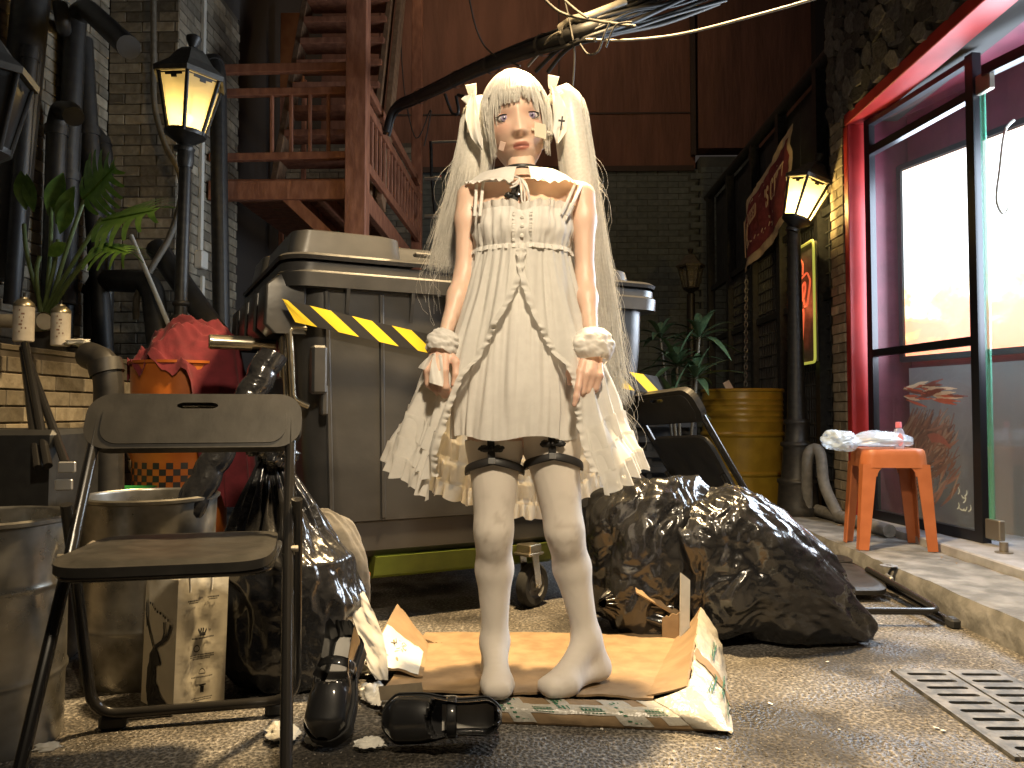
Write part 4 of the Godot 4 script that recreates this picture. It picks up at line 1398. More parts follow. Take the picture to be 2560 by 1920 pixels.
func fence() -> void:
	var iron := mottled("fence_iron", L(0.02, 0.022, 0.026), L(0.035, 0.037, 0.042), 0.45, 0.3, 3.0)
	var x := 1.95
	var top := 3.06
	var t := thing("mesh_fence", "tall black iron fence with wire mesh panels beside the shop", "fence", Vector3(x, 0, -6.3))
	var m := MB.new()
	tube(m, [Vector3(x, top, -4.72), Vector3(x, top, -8.3)], 0.045, 10)
	put(t, "top_rail", m, iron, true)
	for z in [-4.74, -5.12, -5.9, -6.6, -7.4, -8.2]:
		m = MB.new()
		bar(m, Vector3(x, 0, z), Vector3(x, top, z), 0.07, 0.07, Vector3.BACK)
		put(t, "post", m, iron, true)
	for y in [0.22, 1.5, 2.05]:
		m = MB.new()
		bar(m, Vector3(x + 0.01, y, -4.78), Vector3(x + 0.01, y, -8.2), 0.04, 0.05)
		put(t, "cross_rail", m, iron, true)
	for pn in [[-4.78, -5.08], [-5.16, -5.86], [-5.94, -6.56], [-6.64, -7.36]]:
		m = MB.new()
		var z: float = pn[0] - 0.03
		while z > pn[1]:
			bar(m, Vector3(x + 0.02, 0.2, z), Vector3(x + 0.02, 2.1, z), 0.007, 0.007, Vector3.BACK)
			z -= 0.045
		var y := 0.3
		while y < 2.1:
			bar(m, Vector3(x + 0.013, y, pn[0]), Vector3(x + 0.013, y, pn[1]), 0.007, 0.007)
			y += 0.09
		var o := put(t, "wire_mesh", m, mat("wire_steel", L(0.12, 0.13, 0.14), 0.4, 0.7), true)
		o.set_meta("kind", "stuff")
	m = MB.new()
	for k in 12:
		box(m, Vector3(x + 0.05, 2.56, -4.9 - k * 0.28), Vector3(0.012 + 0.004 * (k % 2), 0.9, 0.274), Basis(), 0.002)
	put(t, "sheet_panel", m, mottled("dark_sheet", L(0.03, 0.034, 0.044), L(0.045, 0.05, 0.062), 0.5, 0.3, 0.8), true)
	# things seen through the mesh: a shed wall with a pale door
	var sh := thing("yard_shed", "dim yard shed with pale door seen through the fence mesh", "shed", Vector3(2.9, 0, -6.6))
	m = MB.new()
	box(m, Vector3(2.95, 1.6, -6.7), Vector3(0.8, 3.2, 3.8))
	put(sh, "wall", m, mottled("shed_wall", L(0.09, 0.085, 0.09), L(0.16, 0.15, 0.15), 0.8, 0.0, 0.8), true)
	m = MB.new()
	box(m, Vector3(2.53, 1.05, -7.6), Vector3(0.05, 1.9, 0.7), Basis(), 0.004)
	box(m, Vector3(2.53, 1.15, -5.6), Vector3(0.05, 0.9, 0.34), Basis(), 0.004)
	put(sh, "door", m, mottled("pale_board", L(0.3, 0.27, 0.23), L(0.42, 0.38, 0.32), 0.7, 0.0, 0.9), true)
	m = MB.new()
	box(m, Vector3(2.5, 0.45, -5.3), Vector3(0.06, 0.5, 0.8), Basis(), 0.01)
	put(sh, "crate_green", m, mat("dark_green", L(0.015, 0.06, 0.035), 0.6), true)

# ---------------------------------------------------------------- folding chairs
func rrect(w: float, h: float, r: float, n := 6) -> Array:        # rounded rectangle outline, counter-clockwise, 4 * (n + 1) points
	var out := []
	for q in 4:
		var c := Vector2([1, -1, -1, 1][q] * (w * 0.5 - r), [1, 1, -1, -1][q] * (h * 0.5 - r))
		for k in n + 1:
			var a := PI * 0.5 * (q + float(k) / n)
			out.append(c + Vector2(cos(a), sin(a)) * r)
	return out

func chair_plate() -> StandardMaterial3D:
	return bumpy(mottled("chair_plastic", L(0.02, 0.019, 0.017), L(0.032, 0.03, 0.027), 0.45, 0.0, 2.0, 0.012, {"metallic_specular": 0.35}), "fine_bump", 0.03, 0.05)
func chair_tube() -> StandardMaterial3D:
	return mat("chair_tube", L(0.018, 0.017, 0.016), 0.22, 0.1)

func chair_back(xf: Transform3D) -> MB:
	var m := MB.new()
	var outer := rrect(0.475, 0.142, 0.055, 8)
	var slot := []
	for q in outer:
		var a := atan2(q.y * 2.6, q.x)
		slot.append(Vector2(cos(a) * 0.046, sin(a) * 0.0115 + 0.038))
	holed(m, outer, slot, 0.026, xf)
	var inner := rrect(0.405, 0.112, 0.04, 8)
	var bevel := []
	for q in inner:
		bevel.append(q * 0.985)
	holed(m, inner.map(func(q): return q + Vector2(0, -0.004)), slot, 0.031, xf)
	return m

func seat_mesh(xf: Transform3D, w0: float, w1: float, d: float, th: float) -> MB:
	var m := MB.new()
	var f := func(a: float, b: float):
		var x: float = (a - 0.5) * 2.0
		var y: float = (b - 0.5) * 2.0
		# square to rounded square
		var mx := maxf(absf(x), absf(y))
		var sc := mx / maxf(1e-6, pow(pow(absf(x), 7.0) + pow(absf(y), 7.0), 1.0 / 7.0))
		var xx := x * sc
		var yy := y * sc
		var wv := lerpf(w0, w1, b) * 0.5
		return xf * Vector3(xx * wv, -0.012 * pow(maxf(0.0, yy), 4.0) + 0.002 * sin(x * 9.0) * (1.0 - absf(y)) - 0.006 * (1.0 - x * x) * (1.0 - y * y), yy * d * 0.5)
	slab(m, 40, 36, f, func(a: float, b: float):
		var e: float = maxf(absf(a - 0.5), absf(b - 0.5)) * 2.0
		return xf.basis * Vector3(0, th * 0.5 * (1.0 if e < 0.9 else 0.75), 0))
	return m

func open_chair(at: Vector3, turn: float, label: String) -> Node3D:
	var t := thing("folding_chair", label, "chair", at, turn, "black folding chairs")
	var tb := chair_tube()
	var fr := MB.new()
	tube(fr, bend([Vector3(-0.235, 0.0, 0.23), Vector3(-0.218, 0.44, -0.025), Vector3(-0.212, 0.765, -0.205), Vector3(0.212, 0.765, -0.205), Vector3(0.218, 0.44, -0.025), Vector3(0.235, 0.0, 0.23)], 0.06, 6), 0.0125, 12)
	put(t, "front_frame", fr, tb)
	var rl := MB.new()
	tube(rl, bend([Vector3(-0.235, 0.545, -0.05), Vector3(-0.228, 0.035, -0.235), Vector3(0.228, 0.035, -0.235), Vector3(0.235, 0.545, -0.05)], 0.07, 6), 0.0125, 12)
	put(t, "rear_frame", rl, tb)
	for s in [-1.0, 1.0]:
		var ft := MB.new()
		box(ft, Vector3(s * 0.185, 0.017, -0.24), Vector3(0.06, 0.034, 0.034), Basis(), 0.008)
		put(t, "foot", ft, mat("rubber", L(0.015, 0.015, 0.015), 0.7))
		var fc := MB.new()
		lathe(fc, [Vector2(0, 0), Vector2(0.016, 0), Vector2(0.016, 0.03), Vector2(0.0125, 0.034)], 12, Transform3D(Basis(), Vector3(s * 0.235, 0.0, 0.23)))
		put(t, "foot", fc, mat("rubber", L(0.015, 0.015, 0.015), 0.7))
		var lk := MB.new()
		bar(lk, Vector3(s * 0.222, 0.44, -0.02), Vector3(s * 0.228, 0.425, -0.1), 0.006, 0.025)
		put(t, "hinge_link", lk, mat("dull_steel", L(0.3, 0.27, 0.22), 0.45, 0.8))
		var rv := MB.new()
		tube(rv, [Vector3(s * 0.22, 0.44, -0.02), Vector3(s * 0.24, 0.44, -0.02)], 0.007, 8)
		put(t, "rivet", rv, mat("dull_steel", L(0.3, 0.27, 0.22), 0.45, 0.8))
	var tilt := Basis(Vector3.RIGHT, -0.5)
	put(t, "backrest", chair_back(Transform3D(tilt, Vector3(0, 0.715, -0.178))), chair_plate())
	put(t, "seat", seat_mesh(Transform3D(Basis(Vector3.RIGHT, -0.02), Vector3(0, 0.452, 0.0)), 0.375, 0.405, 0.37, 0.024), chair_plate())
	var sf := MB.new()
	tube(sf, bend([Vector3(-0.19, 0.43, -0.15), Vector3(-0.19, 0.428, 0.15), Vector3(0.19, 0.428, 0.15), Vector3(0.19, 0.43, -0.15)], 0.05), 0.009, 8)
	put(t, "seat_frame", sf, tb)
	return t

func folded_chair(xf: Transform3D, label: String) -> Node3D:       # long axis along local y, foot at 0, flat in xy
	var t := thing("folding_chair", label, "chair", xf.origin, 0.0, "black folding chairs")
	t.transform = xf
	var tb := chair_tube()
	var fr := MB.new()
	tube(fr, bend([Vector3(-0.225, 0.0, 0.0), Vector3(-0.212, 0.94, 0.0), Vector3(0.212, 0.94, 0.0), Vector3(0.225, 0.0, 0.0)], 0.06, 6), 0.0125, 12)
	put(t, "front_frame", fr, tb)
	var rl := MB.new()
	tube(rl, bend([Vector3(-0.19, 0.6, 0.034), Vector3(-0.195, 0.03, 0.034), Vector3(0.195, 0.03, 0.034), Vector3(0.19, 0.6, 0.034)], 0.06, 6), 0.0125, 12)
	put(t, "rear_frame", rl, tb)
	var ft := MB.new()
	for s in [-1.0, 1.0]:
		ft = MB.new()
		box(ft, Vector3(s * 0.225, 0.015, 0.0), Vector3(0.036, 0.05, 0.036), Basis(), 0.008)
		put(t, "foot", ft, mat("rubber", L(0.015, 0.015, 0.015), 0.7))
		var hg := MB.new()
		box(hg, Vector3(s * 0.218, 0.47, 0.02), Vector3(0.018, 0.06, 0.05), Basis(), 0.006)
		put(t, "hinge_link", hg, mat("dull_steel", L(0.3, 0.27, 0.22), 0.45, 0.8))
	put(t, "backrest", chair_back(Transform3D(Basis(), Vector3(0, 0.89, 0.0))), chair_plate())
	put(t, "seat", seat_mesh(Transform3D(Basis(Vector3.RIGHT, PI * 0.5), Vector3(0, 0.56, 0.015)), 0.4, 0.36, 0.40, 0.022), chair_plate())
	return t

# ---------------------------------------------------------------- right: lamp, drum, signs, stool, chairs on the ground
func right_things() -> void:
	var iron := mottled("lantern_iron", L(0.02, 0.019, 0.018), L(0.04, 0.036, 0.03), 0.45, 0.2, 4.0)
	var b := Vector3(1.69, 0.1, -4.88)
	var neck := at_z(1984, 560, -4.88)
	var t := thing("street_lantern", "lit lantern tilted on a stout black post beside the neon tile sign", "street lamp", b)
	var post := MB.new()
	var prof := [[0.0, 0.135], [0.05, 0.14], [0.055, 0.125], [0.19, 0.115], [0.2, 0.125], [0.22, 0.125], [0.23, 0.1], [0.42, 0.085], [0.43, 0.1], [0.45, 0.1], [0.46, 0.075], [0.56, 0.07], [0.57, 0.08], [0.59, 0.08], [0.6, 0.058], [1.0, 0.048], [1.55, 0.042], [neck.y - 0.1, 0.04]]
	var pts := []
	var rs := []
	for q in prof:
		pts.append(b.lerp(neck, q[0] / (neck.y - 0.1)))
		rs.append(q[1])
	tube(post, pts, rs, 16)
	put(t, "post", post, iron, true)
	lantern(t, Transform3D(Basis(Vector3.BACK, -0.36) * Basis(Vector3.UP, 0.62), at_z(1990, 552, -4.86)), 0.84, true, 0.7)
	# yellow drum with its ribs
	var dp := Vector3(at_z(1855, 1000, -5.75).x, 0, -5.75)
	var d := thing("oil_drum", "mustard yellow steel drum standing behind the kerb end", "drum", dp)
	var m := MB.new()
	var pr := [Vector2(0.0, 0.01), Vector2(0.275, 0.01), Vector2(0.295, 0.0), Vector2(0.298, 0.02), Vector2(0.288, 0.03), Vector2(0.288, 0.28), Vector2(0.302, 0.295), Vector2(0.302, 0.305), Vector2(0.288, 0.32), Vector2(0.288, 0.56), Vector2(0.302, 0.575), Vector2(0.302, 0.585), Vector2(0.288, 0.6)]
	for k in 5:
		pr.append_array([Vector2(0.288, 0.66 + k * 0.04), Vector2(0.293, 0.672 + k * 0.04), Vector2(0.288, 0.684 + k * 0.04)])
	pr.append_array([Vector2(0.288, 0.885), Vector2(0.298, 0.89), Vector2(0.299, 0.905), Vector2(0.29, 0.91), Vector2(0.28, 0.9), Vector2(0.278, 0.87), Vector2(0.0, 0.87)])
	lathe(m, pr, 48, Transform3D(Basis(), dp))
	put(d, "shell", m, bumpy(mottled("drum_yellow", L(0.34, 0.215, 0.022), L(0.46, 0.3, 0.035), 0.32, 0.0, 1.2, 0.01), "fine_bump", 0.03, 0.06), true)
	var pc := thing("paper_scrap", "white card sticking up out of the yellow drum", "paper", dp + Vector3(-0.12, 0.9, 0.1))
	m = MB.new()
	box(m, Vector3(0, 0.02, 0), Vector3(0.05, 0.1, 0.003), Basis(Vector3.BACK, 0.5))
	put(pc, "card", m, mat("paper_white", L(0.7, 0.68, 0.62), 0.8))
	# chain hanging in front of the fence
	var ch := thing("hanging_chain", "steel chain hanging beside the banner above the yellow drum", "chain", at_z(1865, 690, -6.2))
	m = MB.new()
	var c0 := at_z(1866, 690, -6.2)
	var c1 := at_z(1864, 965, -6.2)
	var nl := 26
	for k in nl:
		var c := c0.lerp(c1, (k + 0.5) / nl)
		var ring := []
		var hl := (c0 - c1).length() / nl * 0.72
		for q in 11:
			var a := TAU * q / 10.0
			var e := Vector3(sin(a) * 0.012, cos(a) * hl, 0)
			ring.append(c + (e if k % 2 else Vector3(0, e.y, e.x)))
		tube(m, ring, 0.004, 5, false)
	put(ch, "links", m, mat("chain_steel", L(0.28, 0.27, 0.25), 0.4, 0.9), true)
	banner()
	neon_sign()
	# grey hose arch and pipe on the pavement by the lamp foot
	var hs := thing("grey_hose", "grey corrugated hose arched against the fence beside the lamp foot", "hose", at_z(2050, 1250, -4.7))
	m = MB.new()
	tube(m, smooth_path([Vector3(1.72, 0.12, -4.8), at_z(2018, 1150, -4.72), at_z(2036, 1122, -4.7), at_z(2052, 1140, -4.66), at_z(2062, 1215, -4.62), Vector3(1.80, 0.12, -4.5)], 6), 0.033, 12)
	put(hs, "run", m, mottled("hose_grey", L(0.12, 0.12, 0.11), L(0.2, 0.19, 0.18), 0.7, 0.0, 3.0), true)
	var pl := thing("grey_pipe", "grey dusty pipe lying on the pavement against the shop sill", "pipe", Vector3(1.75, 0.13, -4.6))
	m = MB.new()
	tube(m, [Vector3(1.77, 0.14, -4.85), Vector3(1.84, 0.135, -3.98)], 0.035, 12)
	put(pl, "run", m, mats["hose_grey"], true)
	stool()
	var ca := Vector3(-0.5, 0.83, 0.17).normalized()
	var cx := Vector3(0.42, 0, 0.9)
	cx = (cx - ca * cx.dot(ca)).normalized()
	folded_chair(Transform3D(Basis(cx, ca, cx.cross(ca)), Vector3(1.08, 0.0, -3.02) - cx * 0.225 + Vector3(0, 0.02, 0)), "folded black chair leaning behind the shiny rubbish bags")
	folded_chair(Transform3D(Basis(Vector3.RIGHT, -PI * 0.5 + 0.05) * Basis(Vector3.UP, 0.0), Vector3(1.235, 0.016, -2.69)), "folded black chair lying flat on the asphalt along the kerb")
	grate()
	kerb_bits()

func banner() -> void:
	# cloth fixed to the fence plane: corner points found on it
	var x := 1.87
	var tr := at_x(1981, 308, x)
	var tl := at_x(1867, 500, x)
	var bl := at_x(1865, 684, x)
	var br := at_x(1974, 548, x)
	var t := thing("banner", "maroon cloth banner with cream border and pale lettering hung on the fence", "banner", tl)
	var n := noise(120, 1.4)
	var surf := func(a: float, b: float):
		var p: Vector3 = tl.lerp(tr, a).lerp(bl.lerp(br, a), b)
		return p + Vector3(-0.03 * n.get_noise_2d(a * 2.0, b * 2.0) - 0.02 * sin(a * 9.0) * b, 0, 0)
	var m := MB.new()
	grid(m, 24, 14, func(a: float, b: float): return surf.call(a, b))
	put(t, "border", m, mottled("cream_cloth", L(0.5, 0.4, 0.28), L(0.62, 0.5, 0.37), 0.9, 0.0, 2.0), true)
	m = MB.new()
	grid(m, 22, 12, func(a: float, b: float): return surf.call(lerpf(0.055, 0.955, a), lerpf(0.1, 0.88, b)) + Vector3(-0.004, 0, 0))
	put(t, "field", m, mottled("maroon_cloth", L(0.16, 0.025, 0.04), L(0.24, 0.045, 0.06), 0.9, 0.0, 2.0), true)
	# lettering
	var pale := mat("banner_letter", L(0.55, 0.4, 0.33), 0.9)
	var ud := (tr - tl).normalized()
	var vd := (tl - bl).normalized()
	var f := SystemFont.new()
	f.font_names = PackedStringArray(["Droid Serif"])
	f.font_weight = 700
	for w in [["'S CITY", 0.48, 0.42, 0.24], ["NEED", 0.16, 0.42, 0.16]]:
		var tm := TextMesh.new()
		tm.text = w[0]
		tm.font = f
		tm.font_size = 32
		tm.pixel_size = 0.0055 * w[3] / 0.2
		tm.depth = 0.003
		tm.horizontal_alignment = HORIZONTAL_ALIGNMENT_LEFT
		tm.vertical_alignment = VERTICAL_ALIGNMENT_CENTER
		var o := put(t, "lettering", tm, pale)
		var at: Vector3 = surf.call(w[1], w[2])
		o.transform = t.transform.affine_inverse() * Transform3D(Basis(ud * 0.62, vd, ud.cross(vd).normalized()), at + Vector3(-0.026, 0, 0))
	m = MB.new()
	for q in [[0.07, 0.35, 0.1, 0.85], [0.13, 0.42, 0.14, 0.72]]:
		var a: Vector3 = surf.call(q[0], q[1]) + Vector3(-0.02, 0, 0)
		var c: Vector3 = surf.call(q[2], q[3]) + Vector3(-0.02, 0, 0)
		bar(m, a, c, 0.016, 0.004, Vector3.LEFT)
	for k in 9:
		var a: Vector3 = surf.call(0.14 + k * 0.055, 0.74) + Vector3(-0.02, 0, 0)
		bar(m, a, a + ud * 0.03 + vd * (0.02 if k % 2 else -0.005), 0.01, 0.003, Vector3.LEFT)
	put(t, "lettering", m, pale, true)

func neon_sign() -> void:
	var x := 1.84
	var t := thing("neon_sign", "upright mahjong tile neon sign with yellow rim and red character", "neon sign", at_x(2010, 905, x))
	var z0 := at_x(1981, 700, x).z
	var z1 := at_x(2035, 700, x).z
	var y0 := at_x(2035, 905, x).y
	var y1 := at_x(2035, 598, x).y
	var p := func(a: float, b: float): return Vector3(x, lerpf(y1, y0, b), lerpf(z0, z1, a))
	var m := MB.new()
	tube(m, bend([p.call(0.5, 0.0), p.call(0.0, 0.0), p.call(0.0, 1.0), p.call(1.0, 1.0), p.call(1.0, 0.0), p.call(0.5, 0.0)], 0.035), 0.009, 8, false)
	put(t, "rim_tube", m, mat("neon_yellow", L(0.6, 0.6, 0.25), 0.4, 0.0, {"emission_enabled": true, "emission": Color(0.85, 0.86, 0.35), "emission_energy_multiplier": 0.5}), true)
	m = MB.new()
	box(m, p.call(0.5, 0.5) + Vector3(0.02, 0, 0), Vector3(0.008, (y1 - y0) * 0.985, absf(z1 - z0) * 0.97))
	put(t, "backing", m, mottled("sign_back", L(0.1, 0.09, 0.085), L(0.16, 0.15, 0.14), 0.5, 0.0, 2.0), true)
	# outline of the character in bent tubes (measured on the sign face)
	var q := func(px: float, py: float): return p.call((px - 90.0) / 270.0, ((py - lerpf(285.0, 90.0, (px - 90.0) / 270.0)) / lerpf(1310.0, 1500.0, (px - 90.0) / 270.0)))
	var strokes := [
		[[190, 585], [175, 350], [195, 325], [240, 400], [232, 530]],
		[[160, 640], [285, 495], [325, 590], [285, 900], [250, 915]],
		[[160, 715], [150, 650], [170, 620]],
		[[140, 1070], [105, 640], [125, 625], [160, 740], [158, 890]],
		[[190, 860], [190, 690]], [[232, 810], [228, 660], [262, 605], [265, 700], [240, 820], [155, 905]],
		[[190, 970], [210, 1440], [240, 1000], [235, 940]], [[135, 1070], [190, 965]], [[240, 820], [255, 900]]]
	for s in strokes:
		m = MB.new()
		var pts := []
		for e in s:
			pts.append(q.call(e[0], e[1]) + Vector3(-0.004, 0, 0))
		tube(m, bend(pts, 0.02, 3), 0.006, 7)
		put(t, "neon_tube", m, mat("neon_red", L(0.6, 0.2, 0.1), 0.4, 0.0, {"emission_enabled": true, "emission": Color(1.0, 0.42, 0.26), "emission_energy_multiplier": 0.75}), true)
	var o := OmniLight3D.new()
	o.name = "neon_light"
	o.light_color = Color(1.0, 0.5, 0.3)
	o.light_energy = 0.04
	o.light_size = 0.1
	o.omni_range = 4.0
	o.shadow_enabled = true
	t.add_child(o)
	o.position = p.call(0.5, 0.5) - t.position + Vector3(-0.06, 0, 0)

func stool() -> void:
	var c := (at_g(2178, 1378, 0.1) + at_g(2322, 1375, 0.1) + at_g(2123, 1360, 0.1) + at_g(2270, 1357, 0.1)) * 0.25
	c = Vector3(1.715, 0.103, -3.72)
	var t := thing("plastic_stool", "orange plastic stool standing on the pavement before the shop glass", "stool", c, -0.12)
	var pm := mottled("stool_orange", L(0.4, 0.12, 0.04), L(0.46, 0.145, 0.052), 0.42, 0.0, 1.5)
	var h := 0.465
	var rings := [[0.295, 0.25, 0.05, h - 0.085], [0.29, 0.245, 0.055, h - 0.03], [0.284, 0.24, 0.06, h - 0.008], [0.27, 0.225, 0.055, h], [0.0, 0.0, 0.0, h - 0.002]]
	var m := MB.new()
	rr_loft(m, rings)
	put(t, "seat", m, pm)
	for sx in [-1.0, 1.0]:
		for sz in [-1.0, 1.0]:
			var lm := MB.new()
			# angle section leg, splayed outwards
			var top := Vector3(sx * 0.146, h - 0.07, sz * 0.122)
			var bot := Vector3(sx * 0.172, 0.0, sz * 0.128)
			for e in 2:
				var off := Vector3(-sx * 0.03, 0, 0) if e == 0 else Vector3(0, 0, -sz * 0.03)
				var wt := 0.062
				var wb := 0.044
				var sc := off.normalized()
				var th := Vector3(0, 0, -sz * 0.006) if e == 0 else Vector3(-sx * 0.006, 0, 0)
				var pts := [top, top + sc * wt, bot + sc * wb, bot]
				var poly := []
				for q in pts:
					poly.append(q)
				lm.fquad(poly[0], poly[1], poly[2], poly[3])
				lm.fquad(poly[3] + th, poly[2] + th, poly[1] + th, poly[0] + th)
				lm.fquad(poly[1], poly[1] + th, poly[2] + th, poly[2])
				lm.fquad(poly[3], poly[2], poly[2] + th, poly[3] + th)
				# rounded web under the seat skirt
				for k in 5:
					var f0 := k / 5.0
					var f1 := (k + 1) / 5.0
					var w0 := wt + 0.035 * pow(1.0 - f0, 2.2)
					var w1 := wt + 0.035 * pow(1.0 - f1, 2.2)
					var y0 := -0.005 - 0.05 * f0
					var y1 := -0.005 - 0.05 * f1
					lm.fquad(top + Vector3(0, y0, 0) + sc * wt * 0.9, top + Vector3(0, y0, 0) + sc * w0, top + Vector3(0, y1, 0) + sc * w1, top + Vector3(0, y1, 0) + sc * wt * 0.9)
			put(t, "leg", lm, pm)
	# clear plastic bag lying over the seat
	var g := thing("plastic_bag", "crumpled clear plastic bag draped over the orange stool", "plastic bag", c + Vector3(-0.1, h, 0.0))
	m = MB.new()
	var n1 := noise(131, 0.8, FastNoiseLite.TYPE_SIMPLEX, 2)
	lump(m, Vector3(0.06, 0.035, 0.02), Vector3(0.16, 0.05, 0.1), 131, 0.12, 70, 44, 0.2, Vector3.ZERO, 2.0)
	lump(m, Vector3(-0.125, 0.035, 0.03), Vector3(0.09, 0.055, 0.08), 137, 0.2, 60, 40, 0.0, Vector3(-0.02, 0, 0), 2.0, -1.0)
	var film := mat("clear_film", Color(0.84, 0.9, 0.96, 0.35), 0.22, 0.0, {"transparency": BaseMaterial3D.TRANSPARENCY_ALPHA})
	film.roughness = 0.2
	put(g, "film", m, film)
	# small bottle with pink cap and pink label
	var bo := thing("hand_gel_bottle", "small clear bottle with pink cap standing on the stool", "bottle", c + Vector3(0.015, h + 0.002, 0.085))
	m = MB.new()
	rr_loft(m, [[0.04, 0.022, 0.008, 0.0], [0.046, 0.026, 0.01, 0.006], [0.046, 0.026, 0.01, 0.078], [0.036, 0.024, 0.011, 0.09], [0.018, 0.018, 0.009, 0.096], [0.0, 0.0, 0.0, 0.096]])
	put(bo, "body", m, mat("gel_clear", Color(0.82, 0.82, 0.9, 0.35), 0.2, 0.0, {"transparency": BaseMaterial3D.TRANSPARENCY_ALPHA}))
	m = MB.new()
	lathe(m, [Vector2(0.0125, 0.097), Vector2(0.014, 0.1), Vector2(0.013, 0.124), Vector2(0.0, 0.125)], 14)
	put(bo, "cap", m, mat("cap_pink", L(0.75, 0.2, 0.24), 0.4))
	m = MB.new()
	var ov := PackedVector2Array()
	for k in 20:
		ov.append(Vector2(cos(TAU * k / 20.0) * 0.014, 0.042 + sin(TAU * k / 20.0) * 0.03))
	prism(m, ov, 0.0012, Transform3D(Basis(), Vector3(0, 0, 0.0138)))
	put(bo, "bottle_label", m, mat("label_pink", L(0.75, 0.32, 0.34), 0.6))

func rr_loft(m: MB, rings: Array, xf := Transform3D(), n := 5) -> void:     # rings: [half-ish width, depth, corner radius, y] as full sizes; joined smoothly with creases doubled where steep
	var prev := -1
	var cnt := 4 * (n + 1)
	for j in rings.size():
		var q: Array = rings[j]
		var outline: Array = rrect(maxf(q[0], 1e-4), maxf(q[1], 1e-4), minf(q[2], minf(q[0], q[1]) * 0.49), n)
		var cx: float = q[4] if q.size() > 4 else 0.0
		var cz: float = q[5] if q.size() > 5 else 0.0
		var crease := false
		if j > 0 and j < rings.size() - 1:
			var a := Vector2(q[0] - rings[j - 1][0], (q[3] - rings[j - 1][3]) * 2.0).normalized()
			var b := Vector2(rings[j + 1][0] - q[0], (rings[j + 1][3] - q[3]) * 2.0).normalized()
			crease = a.dot(b) < 0.8
		for e in (2 if crease else 1):
			var row := m.v.size()
			for k in cnt + 1:
				var o: Vector2 = outline[k % cnt]
				m.p(xf * Vector3(o.x + cx, q[3], -o.y + cz), Vector2(float(k) / cnt, q[3]))
			if prev >= 0 and e == 0:
				for k in cnt:
					m.quad(prev + k, row + k, row + k + 1, prev + k + 1)
			prev = row

func grate() -> void:
	var x0 := 1.035
	var x1 := 1.34
	var z0 := -2.245
	var z1 := -1.685
	var t := thing("drain_grate", "rectangular steel drain grate with two columns of slots in the asphalt", "drain grate", Vector3((x0 + x1) * 0.5, 0, (z0 + z1) * 0.5))
	var steel := bumpy(mottled("grate_steel", L(0.07, 0.07, 0.068), L(0.16, 0.155, 0.148), 0.68, 0.2, 2.0, 0.015), "fine_bump", 0.03, 0.08)
	var rows := 10
	var cw := (x1 - x0 - 0.02) * 0.5
	var chh := (z1 - z0 - 0.03) / rows
	var m := MB.new()
	var inner := stadium(cw - 0.035, 0.02, 28)
	var outer := around_rect(inner, cw, chh)
	for r in rows:
		for c in 2:
			var o := Vector3(x0 + 0.01 + cw * (c + 0.5) + (0.006 if c else -0.002), 0.002, z0 + 0.015 + chh * (r + 0.5))
			holed(m, outer, inner, 0.012, Transform3D(Basis(Vector3.RIGHT, -PI * 0.5), o))
	put(t, "plate", m, steel, true)
	m = MB.new()
	for e in [[Vector3(x0 + 0.004, 0.001, (z0 + z1) * 0.5), Vector3(0.011, 0.014, z1 - z0)], [Vector3(x1 - 0.003, 0.001, (z0 + z1) * 0.5), Vector3(0.012, 0.014, z1 - z0)], [Vector3((x0 + x1) * 0.5, 0.001, z0 + 0.007), Vector3(x1 - x0 - 0.025, 0.0135, 0.014)], [Vector3((x0 + x1) * 0.5, 0.001, z1 - 0.007), Vector3(x1 - x0 - 0.025, 0.0135, 0.014)]]:
		box(m, e[0], e[1])
	put(t, "rim", m, steel, true)
	# hoop of pale wire lying on it
	var w := thing("wire_hoop", "hoop of pale wire lying on the drain grate", "wire", Vector3(1.24, 0.02, -1.76))
	m = MB.new()
	var pts := []
	for k in 33:
		var a := TAU * k / 32.0 + 2.6
		pts.append(Vector3(1.275 + cos(a) * 0.105, 0.017 + 0.008 * sin(a * 2.0) + (0.008 if k > 29 else 0.0), -1.795 + sin(a) * 0.06))
	tube(m, pts, 0.0055, 8)
	put(w, "hoop", m, mat("wire_pale", L(0.6, 0.54, 0.44), 0.5), true)

func kerb_bits() -> void:
	var wsh := thing("steel_washer", "flat round steel washer lying on the pavement near the stool", "washer", at_g(2222, 1415, 0.106))
	var m := MB.new()
	lathe(m, [Vector2(0.012, 0.0), Vector2(0.032, 0.0), Vector2(0.034, 0.003), Vector2(0.012, 0.004), Vector2(0.012, 0.0)], 20)
	put(wsh, "ring", m, mat("washer_steel", L(0.4, 0.4, 0.4), 0.4, 0.7))
	for q in [[2105, 1316, 0.02], [2120, 1322, 0.016], [2352, 1395, 0.012], [2390, 1410, 0.01]]:
		var l := thing("dry_leaf", "small curled dry leaf on the pavement edge", "leaf", at_g(q[0], q[1], 0.106), rng.randf() * 6.0, "dry leaves on the pavement")
		m = MB.new()
		leaf_blade(m, Vector3(-q[2], 0.003, 0), Vector3(1, 0.1, 0).normalized(), Vector3.UP, q[2] * 2.6, q[2] * 1.1, 0.1, 0.5)
		put(l, "blade", m, mat("leaf_dry", L(0.16, 0.1, 0.05), 0.8))

# ---------------------------------------------------------------- the big waste container
const DUMP_AT := Vector3(-0.80, 0, -2.47)
const DUMP_TURN := 0.48

